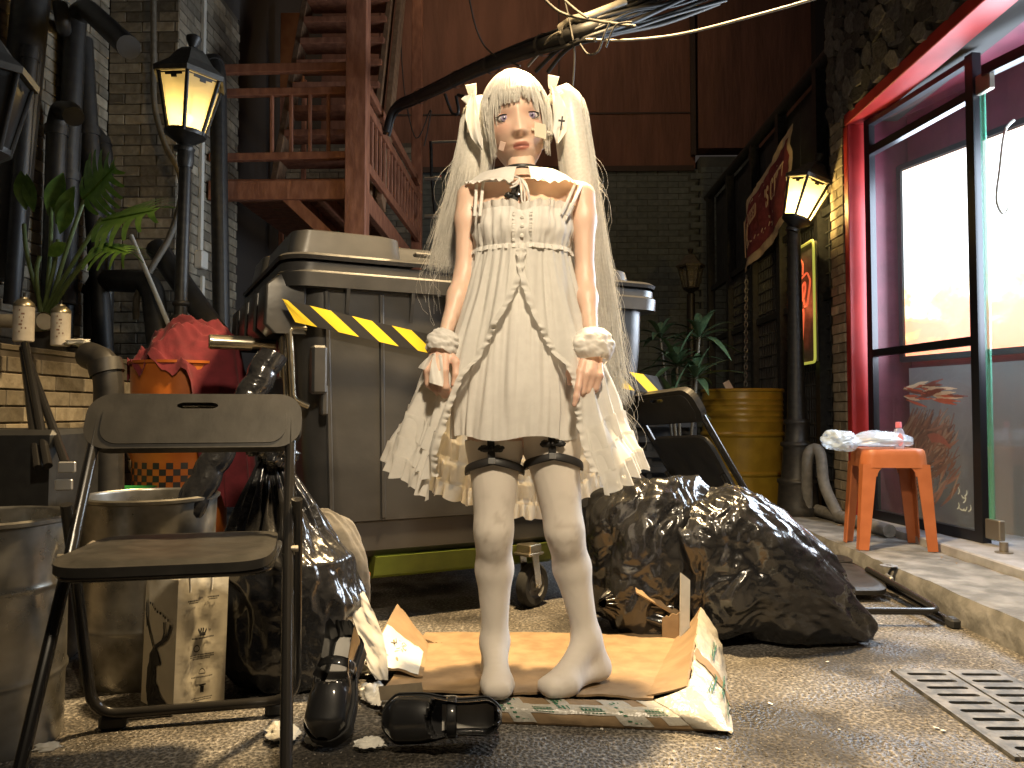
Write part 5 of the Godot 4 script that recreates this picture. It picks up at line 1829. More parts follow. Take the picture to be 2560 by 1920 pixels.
func dumpster() -> void:
	var t := thing("waste_container", "large grey four wheeled waste container with closed lid", "waste container", DUMP_AT, DUMP_TURN)
	var grey := mottled("bin_plastic", L(0.026, 0.026, 0.026), L(0.042, 0.041, 0.041), 0.36, 0.0, 0.9, 0.012, {}, 140)
	bumpy(grey, "fine_bump", 0.03, 0.06)
	var W := 1.54
	var D := 1.1
	var ring := func(x0: float, x1: float, z0: float, z1: float, r: float, y: float): return [x1 - x0, z0 - z1, r, y, (x0 + x1) * 0.5, (z0 + z1) * 0.5]
	var m := MB.new()
	rr_loft(m, [ring.call(0.16, W - 0.16, -0.1, -0.98, 0.1, 0.235), ring.call(0.13, W - 0.13, -0.07, -1.0, 0.11, 0.26), ring.call(0.125, W - 0.125, -0.065, -1.01, 0.11, 0.36), ring.call(0.115, W - 0.115, -0.055, -1.01, 0.11, 0.365), ring.call(0.06, W - 0.06, -0.03, -1.06, 0.1, 1.0), ring.call(0.055, W - 0.055, -0.028, -1.07, 0.1, 1.16)], Transform3D(), 7)
	put(t, "body", m, grey)
	m = MB.new()
	rr_loft(m, [ring.call(0.055, W - 0.055, -0.03, -1.07, 0.1, 1.155), ring.call(0.0, W, 0.0, -D, 0.1, 1.158), ring.call(-0.002, W + 0.002, 0.002, -D, 0.1, 1.205), ring.call(0.008, W - 0.008, -0.006, -D, 0.1, 1.213), ring.call(0.008, W - 0.008, -0.006, -D, 0.1, 1.238), ring.call(0.02, W - 0.02, -0.02, -D, 0.09, 1.245)], Transform3D(), 7)
	put(t, "rim", m, grey)
	# lid: a skirt, a flat tray and raised blocks
	var lid := MB.new()
	rr_loft(lid, [ring.call(0.004, W - 0.004, -0.002, -D + 0.02, 0.1, 1.249), ring.call(0.0, W, 0.004, -D + 0.01, 0.1, 1.262), ring.call(0.012, W - 0.012, -0.008, -D + 0.02, 0.1, 1.272), ring.call(0.09, W - 0.09, -0.07, -D + 0.1, 0.09, 1.278), ring.call(0.1, W - 0.1, -0.08, -D + 0.1, 0.09, 1.325), ring.call(0.12, W - 0.12, -0.1, -D + 0.12, 0.08, 1.335), ring.call(0.6, W - 0.6, -0.4, -D + 0.4, 0.05, 1.335)], Transform3D(), 7)
	var lo := put(t, "lid", lid, grey)
	var blk := MB.new()
	rr_loft(blk, [ring.call(0.03, 0.43, -0.03, -0.6, 0.06, 1.27), ring.call(0.045, 0.42, -0.042, -0.59, 0.06, 1.352), ring.call(0.07, 0.4, -0.07, -0.56, 0.06, 1.362), ring.call(0.15, 0.3, -0.2, -0.4, 0.06, 1.362)], Transform3D(), 6)
	put(lo, "raised_block", blk, grey)
	var blk2 := MB.new()
	rr_loft(blk2, [ring.call(0.02, 0.2, -0.62, -0.95, 0.05, 1.27), ring.call(0.04, 0.18, -0.64, -0.93, 0.05, 1.37), ring.call(0.06, 0.16, -0.66, -0.91, 0.04, 1.38), ring.call(0.1, 0.12, -0.75, -0.8, 0.02, 1.38)], Transform3D(), 5)
	put(lo, "raised_block", blk2, grey)
	var bar_m := MB.new()
	box(bar_m, Vector3(0.82, 1.3, -0.03), Vector3(0.72, 0.014, 0.03), Basis(), 0.005)
	put(lo, "lift_bar", bar_m, mat("bin_dark", L(0.03, 0.028, 0.026), 0.4))
	# vertical ribs and gussets under the rim
	for x in [0.15, 0.34, 0.73, 1.12, 1.31]:
		m = MB.new()
		bar(m, Vector3(lerpf(W * 0.5, x, 0.95), 0.37, -0.055), Vector3(x, 1.15, -0.026), 0.018, 0.012, Vector3.BACK, 0.004)
		put(t, "rib", m, grey)
	for x in [0.22, 0.45, 0.62, 0.85, 1.02, 1.25]:
		m = MB.new()
		prism(m, PackedVector2Array([Vector2(-0.02, 1.16), Vector2(0.012, 1.16), Vector2(0.004, 1.12), Vector2(-0.035, 1.0)]), 0.012, Transform3D(Basis(Vector3(0, 0, 1), Vector3.UP, Vector3(-1, 0, 0)), Vector3(x, 0, -0.012)))
		put(t, "gusset", m, grey)
	# end panels of the left side: hood boxes under the rim
	for z in [[-0.12, 0.16], [-0.36, 0.16], [-0.62, 0.18], [-0.88, 0.16]]:
		m = MB.new()
		rr_loft(m, [ring.call(-0.02, 0.09, z[0] + z[1] * 0.5, z[0] - z[1] * 0.5, 0.012, 1.0), ring.call(-0.05, 0.09, z[0] + z[1] * 0.5, z[0] - z[1] * 0.5, 0.012, 1.03), ring.call(-0.045, 0.09, z[0] + z[1] * 0.5, z[0] - z[1] * 0.5, 0.012, 1.16), ring.call(0.0, 0.09, z[0] + z[1] * 0.4, z[0] - z[1] * 0.4, 0.012, 1.2)], Transform3D(), 2)
		put(t, "side_hood", m, grey)
	# trunnion pin and its bracket, grab bars
	var chrome := mottled("zinc_steel", L(0.45, 0.4, 0.3), L(0.62, 0.56, 0.44), 0.25, 0.95, 2.0)
	m = MB.new()
	tube(m, [Vector3(0.03, 0.985, -0.3), Vector3(-0.05, 0.985, -0.3), Vector3(-0.052, 0.985, -0.3), Vector3(-0.19, 0.985, -0.3), Vector3(-0.195, 0.985, -0.3)], [0.02, 0.02, 0.026, 0.026, 0.022], 16)
	put(t, "trunnion_pin", m, chrome)
	m = MB.new()
	box(m, Vector3(0.045, 0.96, -0.3), Vector3(0.02, 0.2, 0.13), Basis(), 0.006)
	put(t, "trunnion_plate", m, chrome)
	for z in [-0.16, -0.05]:
		m = MB.new()
		tube(m, bend([Vector3(0.09, 1.02, z), Vector3(0.035, 1.02, z), Vector3(0.05, 0.78, z), Vector3(0.1, 0.76, z)], 0.02), 0.011, 10)
		put(t, "grab_bar", m, chrome)
	m = MB.new()
	box(m, Vector3(0.12, 0.88, 0.0), Vector3(0.05, 0.16, 0.05), Basis(), 0.008)
	box(m, Vector3(0.14, 0.78, -0.005), Vector3(0.022, 0.1, 0.035), Basis(), 0.005)
	put(t, "hook_bracket", m, grey)
	# green skid under the floor
	m = MB.new()
	var gp := PackedVector2Array([Vector2(-0.07, 0.235), Vector2(-0.085, 0.2), Vector2(-0.1, 0.165), Vector2(-0.13, 0.15), Vector2(-0.4, 0.15), Vector2(-0.4, 0.235)])
	prism(m, gp, 0.72, Transform3D(Basis(Vector3(0, 0, 1), Vector3.UP, Vector3(-1, 0, 0)), Vector3(0.70, 0, 0)))
	put(t, "skid_plate", m, mottled("bin_green", L(0.1, 0.13, 0.012), L(0.15, 0.19, 0.02), 0.5, 0.0, 1.5))
	# casters
	for q in [[0.28, -0.16, 0.5], [0.95, -0.06, 0.42], [0.28, -0.92, 0.2], [1.2, -0.92, 0.9]]:
		var c := Node3D.new()
		c.name = "caster"
		t.add_child(c, true)
		c.position = Vector3(q[0], 0.0, q[1])
		c.rotation.y = q[2]
		m = MB.new()
		lathe(m, [Vector2(0.048, -0.022), Vector2(0.07, -0.024), Vector2(0.082, -0.014), Vector2(0.082, 0.014), Vector2(0.07, 0.024), Vector2(0.048, 0.022)], 28, Transform3D(Basis(Vector3.RIGHT, PI * 0.5), Vector3(0, 0.082, 0)))
		put(c, "tyre", m, mat("rubber", L(0.015, 0.015, 0.015), 0.7))
		m = MB.new()
		lathe(m, [Vector2(0.0, -0.018), Vector2(0.018, -0.018), Vector2(0.022, -0.008), Vector2(0.04, -0.008), Vector2(0.052, -0.02), Vector2(0.052, 0.02), Vector2(0.04, 0.008), Vector2(0.022, 0.008), Vector2(0.018, 0.018), Vector2(0.0, 0.018)], 24, Transform3D(Basis(Vector3.RIGHT, PI * 0.5), Vector3(0, 0.082, 0)))
		for k in 5:
			var a := TAU * k / 5.0
			box(m, Vector3(cos(a) * 0.033, 0.082 + sin(a) * 0.033, 0), Vector3(0.014, 0.014, 0.026), Basis(Vector3.BACK, a))
		put(c, "rim", m, mottled("wheel_grey", L(0.16, 0.16, 0.16), L(0.24, 0.24, 0.24), 0.5, 0.0, 3.0))
		m = MB.new()
		for s in [-1.0, 1.0]:
			bar(m, Vector3(0, 0.08, s * 0.031), Vector3(-0.02, 0.2, s * 0.031), 0.035, 0.005, Vector3.BACK)
		box(m, Vector3(-0.02, 0.205, 0), Vector3(0.09, 0.012, 0.08), Basis(), 0.003)
		box(m, Vector3(-0.02, 0.226, 0), Vector3(0.07, 0.03, 0.07), Basis(), 0.003)
		tube(m, [Vector3(0, 0.082, -0.036), Vector3(0, 0.082, 0.036)], 0.009, 10)
		put(c, "fork", m, chrome)
	m = MB.new()
	box(m, Vector3(0.29, 0.175, -0.1), Vector3(0.07, 0.03, 0.05), Basis(), 0.01)
	put(t, "brake_pedal", m, mat("pedal_orange", L(0.4, 0.12, 0.02), 0.5))
	# warning tape stretched across the front
	var tp := thing("hazard_tape", "yellow and black striped warning tape stretched across the waste container", "warning tape", DUMP_AT, DUMP_TURN)
	var n := 22
	var L0 := Vector3(-0.005, 1.075, 0.008)
	var L1 := Vector3(W + 0.004, 0.845, 0.006)
	var hw := 0.034
	var dirn := (L1 - L0).normalized()
	var sag := func(f: float): return Vector3(0, -0.02 * sin(PI * f), 0.004 * sin(f * 17.0))
	for k in n:
		m = MB.new()
		var f0 := float(k) / n
		var f1 := float(k + 1) / n
		var sl := 0.75 / n
		for e in 4:
			var a0 := lerpf(f0, f1, e / 4.0)
			var a1 := lerpf(f0, f1, (e + 1) / 4.0)
			var q := func(f: float, s: float): return L0.lerp(L1, clampf(f - s * sl, 0, 1)) + sag.call(f) + Vector3(dirn.y * -1.0, dirn.x, 0) * s * hw
			m.fquad(q.call(a0, -1.0), q.call(a0, 1.0), q.call(a1, 1.0), q.call(a1, -1.0))
		put(tp, "stripe", m, mat("tape_yellow", L(0.62, 0.45, 0.02), 0.35) if k % 2 == 0 else mat("tape_black", L(0.014, 0.013, 0.012), 0.35))

# ---------------------------------------------------------------- rubbish bags
func bag_plastic() -> StandardMaterial3D:
	var m := mat("bag_black", L(0.016, 0.016, 0.017), 0.2)
	m.metallic_specular = 0.7
	m.normal_enabled = true
	m.normal_scale = 0.26
	m.normal_texture = shared("crumple_n", func(): return ntex(noise(150, 0.012, FastNoiseLite.TYPE_SIMPLEX, 4, FastNoiseLite.FRACTAL_RIDGED), 512, [], 9.0))
	return tri_scale(m, 1.3)

# a stuffed plastic sack: the soft inside of many random planes gives taut facets that meet in creases; it rests flat on the ground
func facets(seed_: int, count: int) -> Array:
	var r := RandomNumberGenerator.new()
	r.seed = seed_ * 7 + 3
	var out := []
	for k in count:
		var y := 1.0 - 2.0 * (k + 0.5) / count
		var a := k * 2.39996 + r.randf_range(-0.5, 0.5)
		var d := Vector3(sqrt(1.0 - y * y) * cos(a), y + r.randf_range(-0.15, 0.15), sqrt(1.0 - y * y) * sin(a)).normalized()
		out.append(d / r.randf_range(0.84, 1.12))
	return out

func facet_radius(pl: Array, d: Vector3, sharp := 15.0) -> float:
	var s := 0.0
	for q: Vector3 in pl:
		var e := q.dot(d)
		if e > 0.35:
			s += pow(e, sharp)
	return pow(maxf(s, 1e-5), -1.0 / sharp)

func lump(m: MB, c: Vector3, r: Vector3, seed_: int, amp := 0.16, nu := 130, nv := 84, turn := 0.0, lean := Vector3.ZERO, power := 2.4, ground := 0.012) -> void:
	var n1 := noise(seed_, 0.9, FastNoiseLite.TYPE_SIMPLEX_SMOOTH, 2)
	var n3 := noise(seed_ + 2, 2.6, FastNoiseLite.TYPE_SIMPLEX_SMOOTH, 2, FastNoiseLite.FRACTAL_RIDGED)
	var pl := facets(seed_, 34)
	grid(m, nu, nv, func(a: float, b: float):
		var th := TAU * a
		var ph := PI * b
		var d := Vector3(sin(ph) * cos(th), cos(ph), sin(ph) * sin(th))
		var k := pow(pow(absf(d.x), power) + pow(absf(d.y), power) + pow(absf(d.z), power), -1.0 / power)
		var w := (d + Vector3(n1.get_noise_3dv(d * 1.2 + Vector3(9, 0, 0)), n1.get_noise_3dv(d * 1.2), n1.get_noise_3dv(d * 1.2 - Vector3(9, 0, 0))) * amp * 1.6).normalized()
		var f := k * lerpf(1.0, facet_radius(pl, w), minf(1.0, amp * 5.0)) * (1.0 + amp * (0.9 * n1.get_noise_3dv(d * 1.1) + 0.32 * (n3.get_noise_3dv(w * 0.9) - 0.3) + 0.07 * (n3.get_noise_3dv(w * 2.3) - 0.3)))
		var p := Vector3(d.x * r.x, d.y * r.y, d.z * r.z) * f
		p += lean * (p.y / r.y + 1.0) * 0.5
		p = c + p.rotated(Vector3.UP, turn)
		if p.y < ground and ground >= 0.0:
			p.y = ground + 0.006 * absf(n3.get_noise_2d(p.x * 9.0, p.z * 9.0))
		return p, true)

func left_things() -> void:
	# galvanised bins
	var zinc := mat("galvanised", Color.WHITE, 0.34, 0.85)
	zinc.albedo_texture = ntex(noise(160, 0.02, FastNoiseLite.TYPE_CELLULAR, 3), 512, [0.1, L(0.19, 0.18, 0.155), 0.5, L(0.3, 0.285, 0.25), 0.9, L(0.4, 0.38, 0.34)])
	zinc.roughness_texture = ntex(noise(161, 0.012), 512, [0.2, Color(0.55, 0.55, 0.55), 0.8, Color(1, 1, 1)])
	zinc.roughness = 0.42
	tri_scale(zinc, 1.6)
	var specs := [[Vector3(-1.24, 0, -1.73), "galvanised metal bin standing beside the folding chair, cut by the picture edge"], [Vector3(-1.085, 0, -2.2), "galvanised metal bin with wire handle holding a black wrapped pipe"]]
	for s in specs:
		var p: Vector3 = s[0]
		var t := thing("metal_bin", s[1], "bin", p, 0.6, "galvanised metal bins")
		var m := MB.new()
		var dn := noise(int(p.x * 100), 1.0)
		var dent := func(an: float, y: float): return 0.006 * dn.get_noise_3d(cos(an) * 1.6, y * 3.0, sin(an) * 1.6)
		lathe(m, [Vector2(0.0, 0.012), Vector2(0.165, 0.012), Vector2(0.168, 0.0), Vector2(0.172, 0.006), Vector2(0.171, 0.02), Vector2(0.171, 0.14), Vector2(0.176, 0.15), Vector2(0.176, 0.158), Vector2(0.172, 0.168), Vector2(0.174, 0.34), Vector2(0.18, 0.35), Vector2(0.18, 0.358), Vector2(0.175, 0.368), Vector2(0.178, 0.49), Vector2(0.186, 0.494), Vector2(0.187, 0.502), Vector2(0.18, 0.506), Vector2(0.174, 0.498), Vector2(0.168, 0.03), Vector2(0.0, 0.025)], 56, Transform3D(), dent)
		put(t, "shell", m, zinc)
		for e in 2:
			var h := MB.new()
			var a := -0.25 + PI * e
			var b := Basis(Vector3.UP, a)
			tube(h, bend([b * Vector3(0.178, 0.36, -0.07), b * Vector3(0.2, 0.37, -0.068), b * Vector3(0.222, 0.425, -0.03), b * Vector3(0.222, 0.425, 0.03), b * Vector3(0.2, 0.37, 0.068), b * Vector3(0.178, 0.36, 0.07)], 0.02), 0.005, 8)
			tube(h, [b * Vector3(0.222, 0.425, -0.026), b * Vector3(0.222, 0.425, 0.026)], 0.009, 10)
			put(t, "handle", h, mat("dull_steel", L(0.3, 0.27, 0.22), 0.45, 0.8))
	# pipe wrapped in black foil standing in the second bin
	var fp := thing("foil_wrapped_pipe", "thick black foil wrapped pipe leaning out of the metal bin", "pipe", Vector3(-1.0, 0.3, -2.2))
	var pm := MB.new()
	var a0 := at_z(465, 1285, -2.15)
	var a1 := at_z(682, 885, -2.3)
	var path := []
	var rad := []
	var pn := noise(170, 6.0)
	for k in 41:
		var f := k / 40.0
		path.append(a0.lerp(a1, f) + Vector3(0.004 * sin(k), 0, 0))
		rad.append(0.042 + 0.002 * pn.get_noise_1d(k * 0.5))
	tube(pm, path, rad, 20)
	put(fp, "wrapping", pm, bag_plastic(), true)
	orange_tub()
	paper_bag()
	black_bag()
	ledge_things()

func orange_tub() -> void:
	var p := Vector3(-1.40, 0, -3.08)
	var t := thing("orange_drum", "orange steel drum with checkered band and red cloth on top", "drum", p)
	var m := MB.new()
	lathe(m, [Vector2(0.0, 0.01), Vector2(0.165, 0.01), Vector2(0.175, 0.0), Vector2(0.178, 0.02), Vector2(0.178, 0.17), Vector2(0.185, 0.18), Vector2(0.178, 0.19), Vector2(0.178, 0.42), Vector2(0.18, 0.55), Vector2(0.192, 0.58), Vector2(0.194, 0.60), Vector2(0.183, 0.625), Vector2(0.184, 0.75), Vector2(0.19, 0.925), Vector2(0.198, 0.93), Vector2(0.198, 0.94), Vector2(0.187, 0.94), Vector2(0.18, 0.9), Vector2(0.0, 0.88)], 44)
	put(t, "shell", m, mottled("drum_orange", L(0.34, 0.085, 0.012), L(0.44, 0.125, 0.02), 0.38, 0.0, 1.3))
	var chk := mat("check_black", L(0.02, 0.016, 0.014), 0.5)
	for r in 5:
		for k in 44:
			if (r + k) % 2:
				continue
			var c := MB.new()
			var q0 := TAU * k / 44.0
			var q1 := TAU * (k + 1) / 44.0
			if sin((q0 + q1) * 0.5) > 0.45 or cos((q0 + q1) * 0.5) < -0.9:
				continue
			var y0 := 0.425 + r * 0.0245
			var y1 := y0 + 0.0245
			var ra := 0.1805
			c.fquad(Vector3(cos(q0) * ra, y0, -sin(q0) * ra), Vector3(cos(q0) * ra, y1, -sin(q0) * ra), Vector3(cos(q1) * ra, y1, -sin(q1) * ra), Vector3(cos(q1) * ra, y0, -sin(q1) * ra))
			put(t, "check", c, chk)
	# red cloth heaped on the rim and hanging down one side
	var cl := thing("red_cloth", "crumpled dark red cloth heaped over the orange drum", "cloth", p + Vector3(0, 0.92, 0))
	m = MB.new()
	var n1 := noise(181, 1.2, FastNoiseLite.TYPE_SIMPLEX_SMOOTH, 2)
	var n2 := noise(182, 2.6, FastNoiseLite.TYPE_SIMPLEX_SMOOTH, 2, FastNoiseLite.FRACTAL_RIDGED)
	grid(m, 120, 80, func(a: float, b: float):
		var th := TAU * a
		var rr := b
		var side := maxf(0.0, cos(th - 0.35))
		var x := cos(th) * rr
		var z := sin(th) * rr
		var hump := 0.135 * (1.0 - rr * rr) * (1.0 + 0.5 * x) + 0.02
		var fold := 0.05 * n1.get_noise_2d(x * 1.1, z * 1.1) + 0.04 * n2.get_noise_2d(x * 0.45 + 0.6 * z, z * 0.8 - 0.3 * x)
		var wx := x * (0.2 + 0.1 * side)
		var wz := z * 0.2
		var y := hump + fold
		var front := maxf(0.0, sin(th))
		if rr > 0.72:
			var e := (rr - 0.72) / 0.28
			y -= e * (0.035 + 0.025 * n1.get_noise_2d(cos(th) * 2.0, sin(th) * 2.0))
			if side > 0.6:
				y -= e * e * (0.5 * smoothstep(0.6, 0.95, side)) 
				wx += 0.016 * sin(th * 15.0 + rr * 3.0) * e
				wz += 0.02 * cos(th * 11.0) * e
		return Vector3(wx, y, wz))
	var rc := mottled("red_cloth_weave", L(0.1, 0.009, 0.015), L(0.17, 0.016, 0.025), 0.9, 0.0, 2.0, 0.012, {"rim_enabled": true, "rim": 0.15, "rim_tint": 0.8})
	put(cl, "folds", m, bumpy(rc, "fine_bump", 0.03, 0.12))

func paper_bag() -> void:
	# a standing carrier bag, turned so that a gusset side and a wide side show
	var a := at_g(352, 1752)
	var c := at_g(432, 1792)
	var b := at_g(560, 1764)
	var h := 0.325
	var t := thing("paper_bag", "white paper carrier bag printed with a black stag, standing under the chair", "paper bag", c)
	var lean := Vector3(0.0, 0.0, -0.02)
	var back := a + b - c
	var up := Vector3(0, h, 0)
	var n := noise(190, 2.0)
	var paper := bumpy(mottled("bag_paper", L(0.5, 0.46, 0.37), L(0.58, 0.54, 0.45), 0.75, 0.0, 2.0), "fine_bump", 0.03, 0.06)
	var face := func(p: Vector3, q: Vector3, pinch: float):
		var nrm := (q - p).cross(up).normalized()
		return func(u: float, v: float):
			var s := sin(PI * u) * pinch * (v * v)
			var cr := 0.006 * n.get_noise_2d(u * 2.0 + p.x * 9.0, v * 2.5) + 0.008 * absf(v - 0.25 - absf(u - 0.5) * 0.4) * (1.0 if v < 0.3 else 0.0)
			return p.lerp(q, u) + up * v + lean * v + nrm * (s + cr * sin(PI * u))
	var fa: Callable = face.call(a, c, 0.02)
	var fb: Callable = face.call(c, b, 0.0)
	var m := MB.new()
	grid(m, 10, 20, fa)
	put(t, "gusset_side", m, paper, true)
	m = MB.new()
	grid(m, 14, 20, fb)
	put(t, "wide_side", m, paper, true)
	m = MB.new()
	grid(m, 10, 12, face.call(b, back, 0.02))
	grid(m, 10, 12, face.call(back, a, 0.0))
	put(t, "back_side", m, paper, true)
	m = MB.new()
	for e in 2:
		var p0: Vector3 = (c.lerp(b, 0.3) if e == 0 else a.lerp(back, 0.3)) + up
		var p1: Vector3 = (c.lerp(b, 0.72) if e == 0 else a.lerp(back, 0.72)) + up
		tube(m, smooth_path([p0 - Vector3(0, 0.03, 0), p0 + Vector3(0.0, 0.05, 0), (p0 + p1) * 0.5 + Vector3(0, 0.085, 0), p1 + Vector3(0, 0.05, 0), p1 - Vector3(0, 0.03, 0)], 5), 0.0028, 6)
	put(t, "handle", m, mat("cord_white", L(0.6, 0.57, 0.5), 0.8), true)
	# print: stag, lettering lines and small pictograms (the coded squares are left out)
	var ink := mat("print_black", L(0.018, 0.017, 0.016), 0.7)
	var n1 := (c - a).cross(up).normalized() * 0.0035
	var on_a := func(u: float, v: float): return fa.call(u, v) + n1
	m = MB.new()
	var body := [[0.42, 0.46], [0.52, 0.44], [0.62, 0.36], [0.6, 0.33], [0.5, 0.33], [0.46, 0.28], [0.48, 0.2], [0.62, 0.13], [0.85, 0.07], [0.97, 0.005], [0.3, 0.005], [0.2, 0.1], [0.22, 0.28], [0.3, 0.4]]
	fill_on(m, body, on_a)
	put(t, "stag_print", m, ink, true)
	m = MB.new()
	for s in [[[0.42, 0.46], [0.28, 0.54], [0.16, 0.66], [0.2, 0.8]], [[0.46, 0.46], [0.62, 0.5], [0.8, 0.56], [0.9, 0.66]], [[0.66, 0.51], [0.72, 0.58], [0.72, 0.67]], [[0.2, 0.6], [0.12, 0.7], [0.14, 0.78]]]:
		for k in s.size() - 1:
			line_on(m, Vector2(s[k][0], s[k][1]), Vector2(s[k + 1][0], s[k + 1][1]), 0.035, on_a)
	for k in 9:
		line_on(m, Vector2(0.34 + k * 0.06, 0.79 - k * 0.012), Vector2(0.375 + k * 0.06, 0.79 - k * 0.012 + 0.008 * (k % 2)), 0.02, on_a)
	put(t, "antler_print", m, ink, true)
	var n2 := (b - c).cross(up).normalized() * 0.0035
	var on_b := func(u: float, v: float): return fb.call(u, v) + n2
	m = MB.new()
	for q in [[0.3, 0.545, 0.72, 0.012], [0.28, 0.42, 0.74, 0.01], [0.28, 0.405, 0.74, 0.01], [0.34, 0.39, 0.66, 0.01], [0.32, 0.255, 0.72, 0.01], [0.33, 0.1, 0.74, 0.008], [0.36, 0.085, 0.72, 0.008], [0.2, 0.83, 0.4, 0.012], [0.22, 0.815, 0.4, 0.01], [0.58, 0.845, 0.8, 0.012], [0.6, 0.83, 0.78, 0.01]]:
		var x: float = q[0]
		while x < q[2]:
			line_on(m, Vector2(x, q[1]), Vector2(x + 0.018, q[1] + 0.002), q[3], on_b)
			x += 0.026
	for q in [[0.46, 0.575, 0.42, 0.615], [0.46, 0.575, 0.48, 0.62], [0.5, 0.575, 0.52, 0.62], [0.54, 0.575, 0.58, 0.61]]:
		line_on(m, Vector2(q[0], q[1]), Vector2(q[2], q[3]), 0.02, on_b)
	line_on(m, Vector2(0.44, 0.575), Vector2(0.56, 0.575), 0.025, on_b)
	for k in 14:
		var a2 := TAU * k / 14.0
		line_on(m, Vector2(0.4 + cos(a2) * 0.05, 0.47 + sin(a2) * 0.025), Vector2(0.4 + cos(a2 + 0.45) * 0.05, 0.47 + sin(a2 + 0.45) * 0.025), 0.008, on_b)
	for k in 8:
		var a3 := PI * k / 8.0
		line_on(m, Vector2(0.52 + cos(a3) * 0.06, 0.28 + sin(a3) * 0.035), Vector2(0.52 + cos(a3 + 0.4) * 0.06, 0.28 + sin(a3 + 0.4) * 0.035), 0.007, on_b)
	line_on(m, Vector2(0.46, 0.28), Vector2(0.58, 0.28), 0.007, on_b)
	line_on(m, Vector2(0.53, 0.14), Vector2(0.53, 0.19), 0.05, on_b)
	line_on(m, Vector2(0.48, 0.195), Vector2(0.6, 0.2), 0.012, on_b)
	put(t, "lettering_print", m, ink, true)

func fill_on(m: MB, poly: Array, f: Callable) -> void:
	var p2 := PackedVector2Array()
	for q in poly:
		p2.append(Vector2(q[0], q[1]))
	var tr := Geometry2D.triangulate_polygon(p2)
	for k in range(0, tr.size(), 3):
		var a := p2[tr[k]]
		var b := p2[tr[k + 1]]
		var c := p2[tr[k + 2]]
		# split each triangle so that it follows the curved face
		var n := 5
		for i in n:
			for j in n - i:
				var pt := func(ii: int, jj: int): return a + (b - a) * (float(ii) / n) + (c - a) * (float(jj) / n)
				var q0: Vector2 = pt.call(i, j)
				var q1: Vector2 = pt.call(i + 1, j)
				var q2: Vector2 = pt.call(i, j + 1)
				m.ftri(f.call(q0.x, q0.y), f.call(q1.x, q1.y), f.call(q2.x, q2.y))
				if i + j < n - 1:
					var q3: Vector2 = pt.call(i + 1, j + 1)
					m.ftri(f.call(q1.x, q1.y), f.call(q3.x, q3.y), f.call(q2.x, q2.y))

func line_on(m: MB, a: Vector2, b: Vector2, w: float, f: Callable) -> void:
	var d := (b - a).normalized()
	var s := Vector2(-d.y, d.x) * w * 0.5
	s.x *= 1.4
	var p := [a - s, a + s, b + s, b - s]
	m.fquad(f.call(p[0].x, p[0].y), f.call(p[1].x, p[1].y), f.call(p[2].x, p[2].y), f.call(p[3].x, p[3].y))

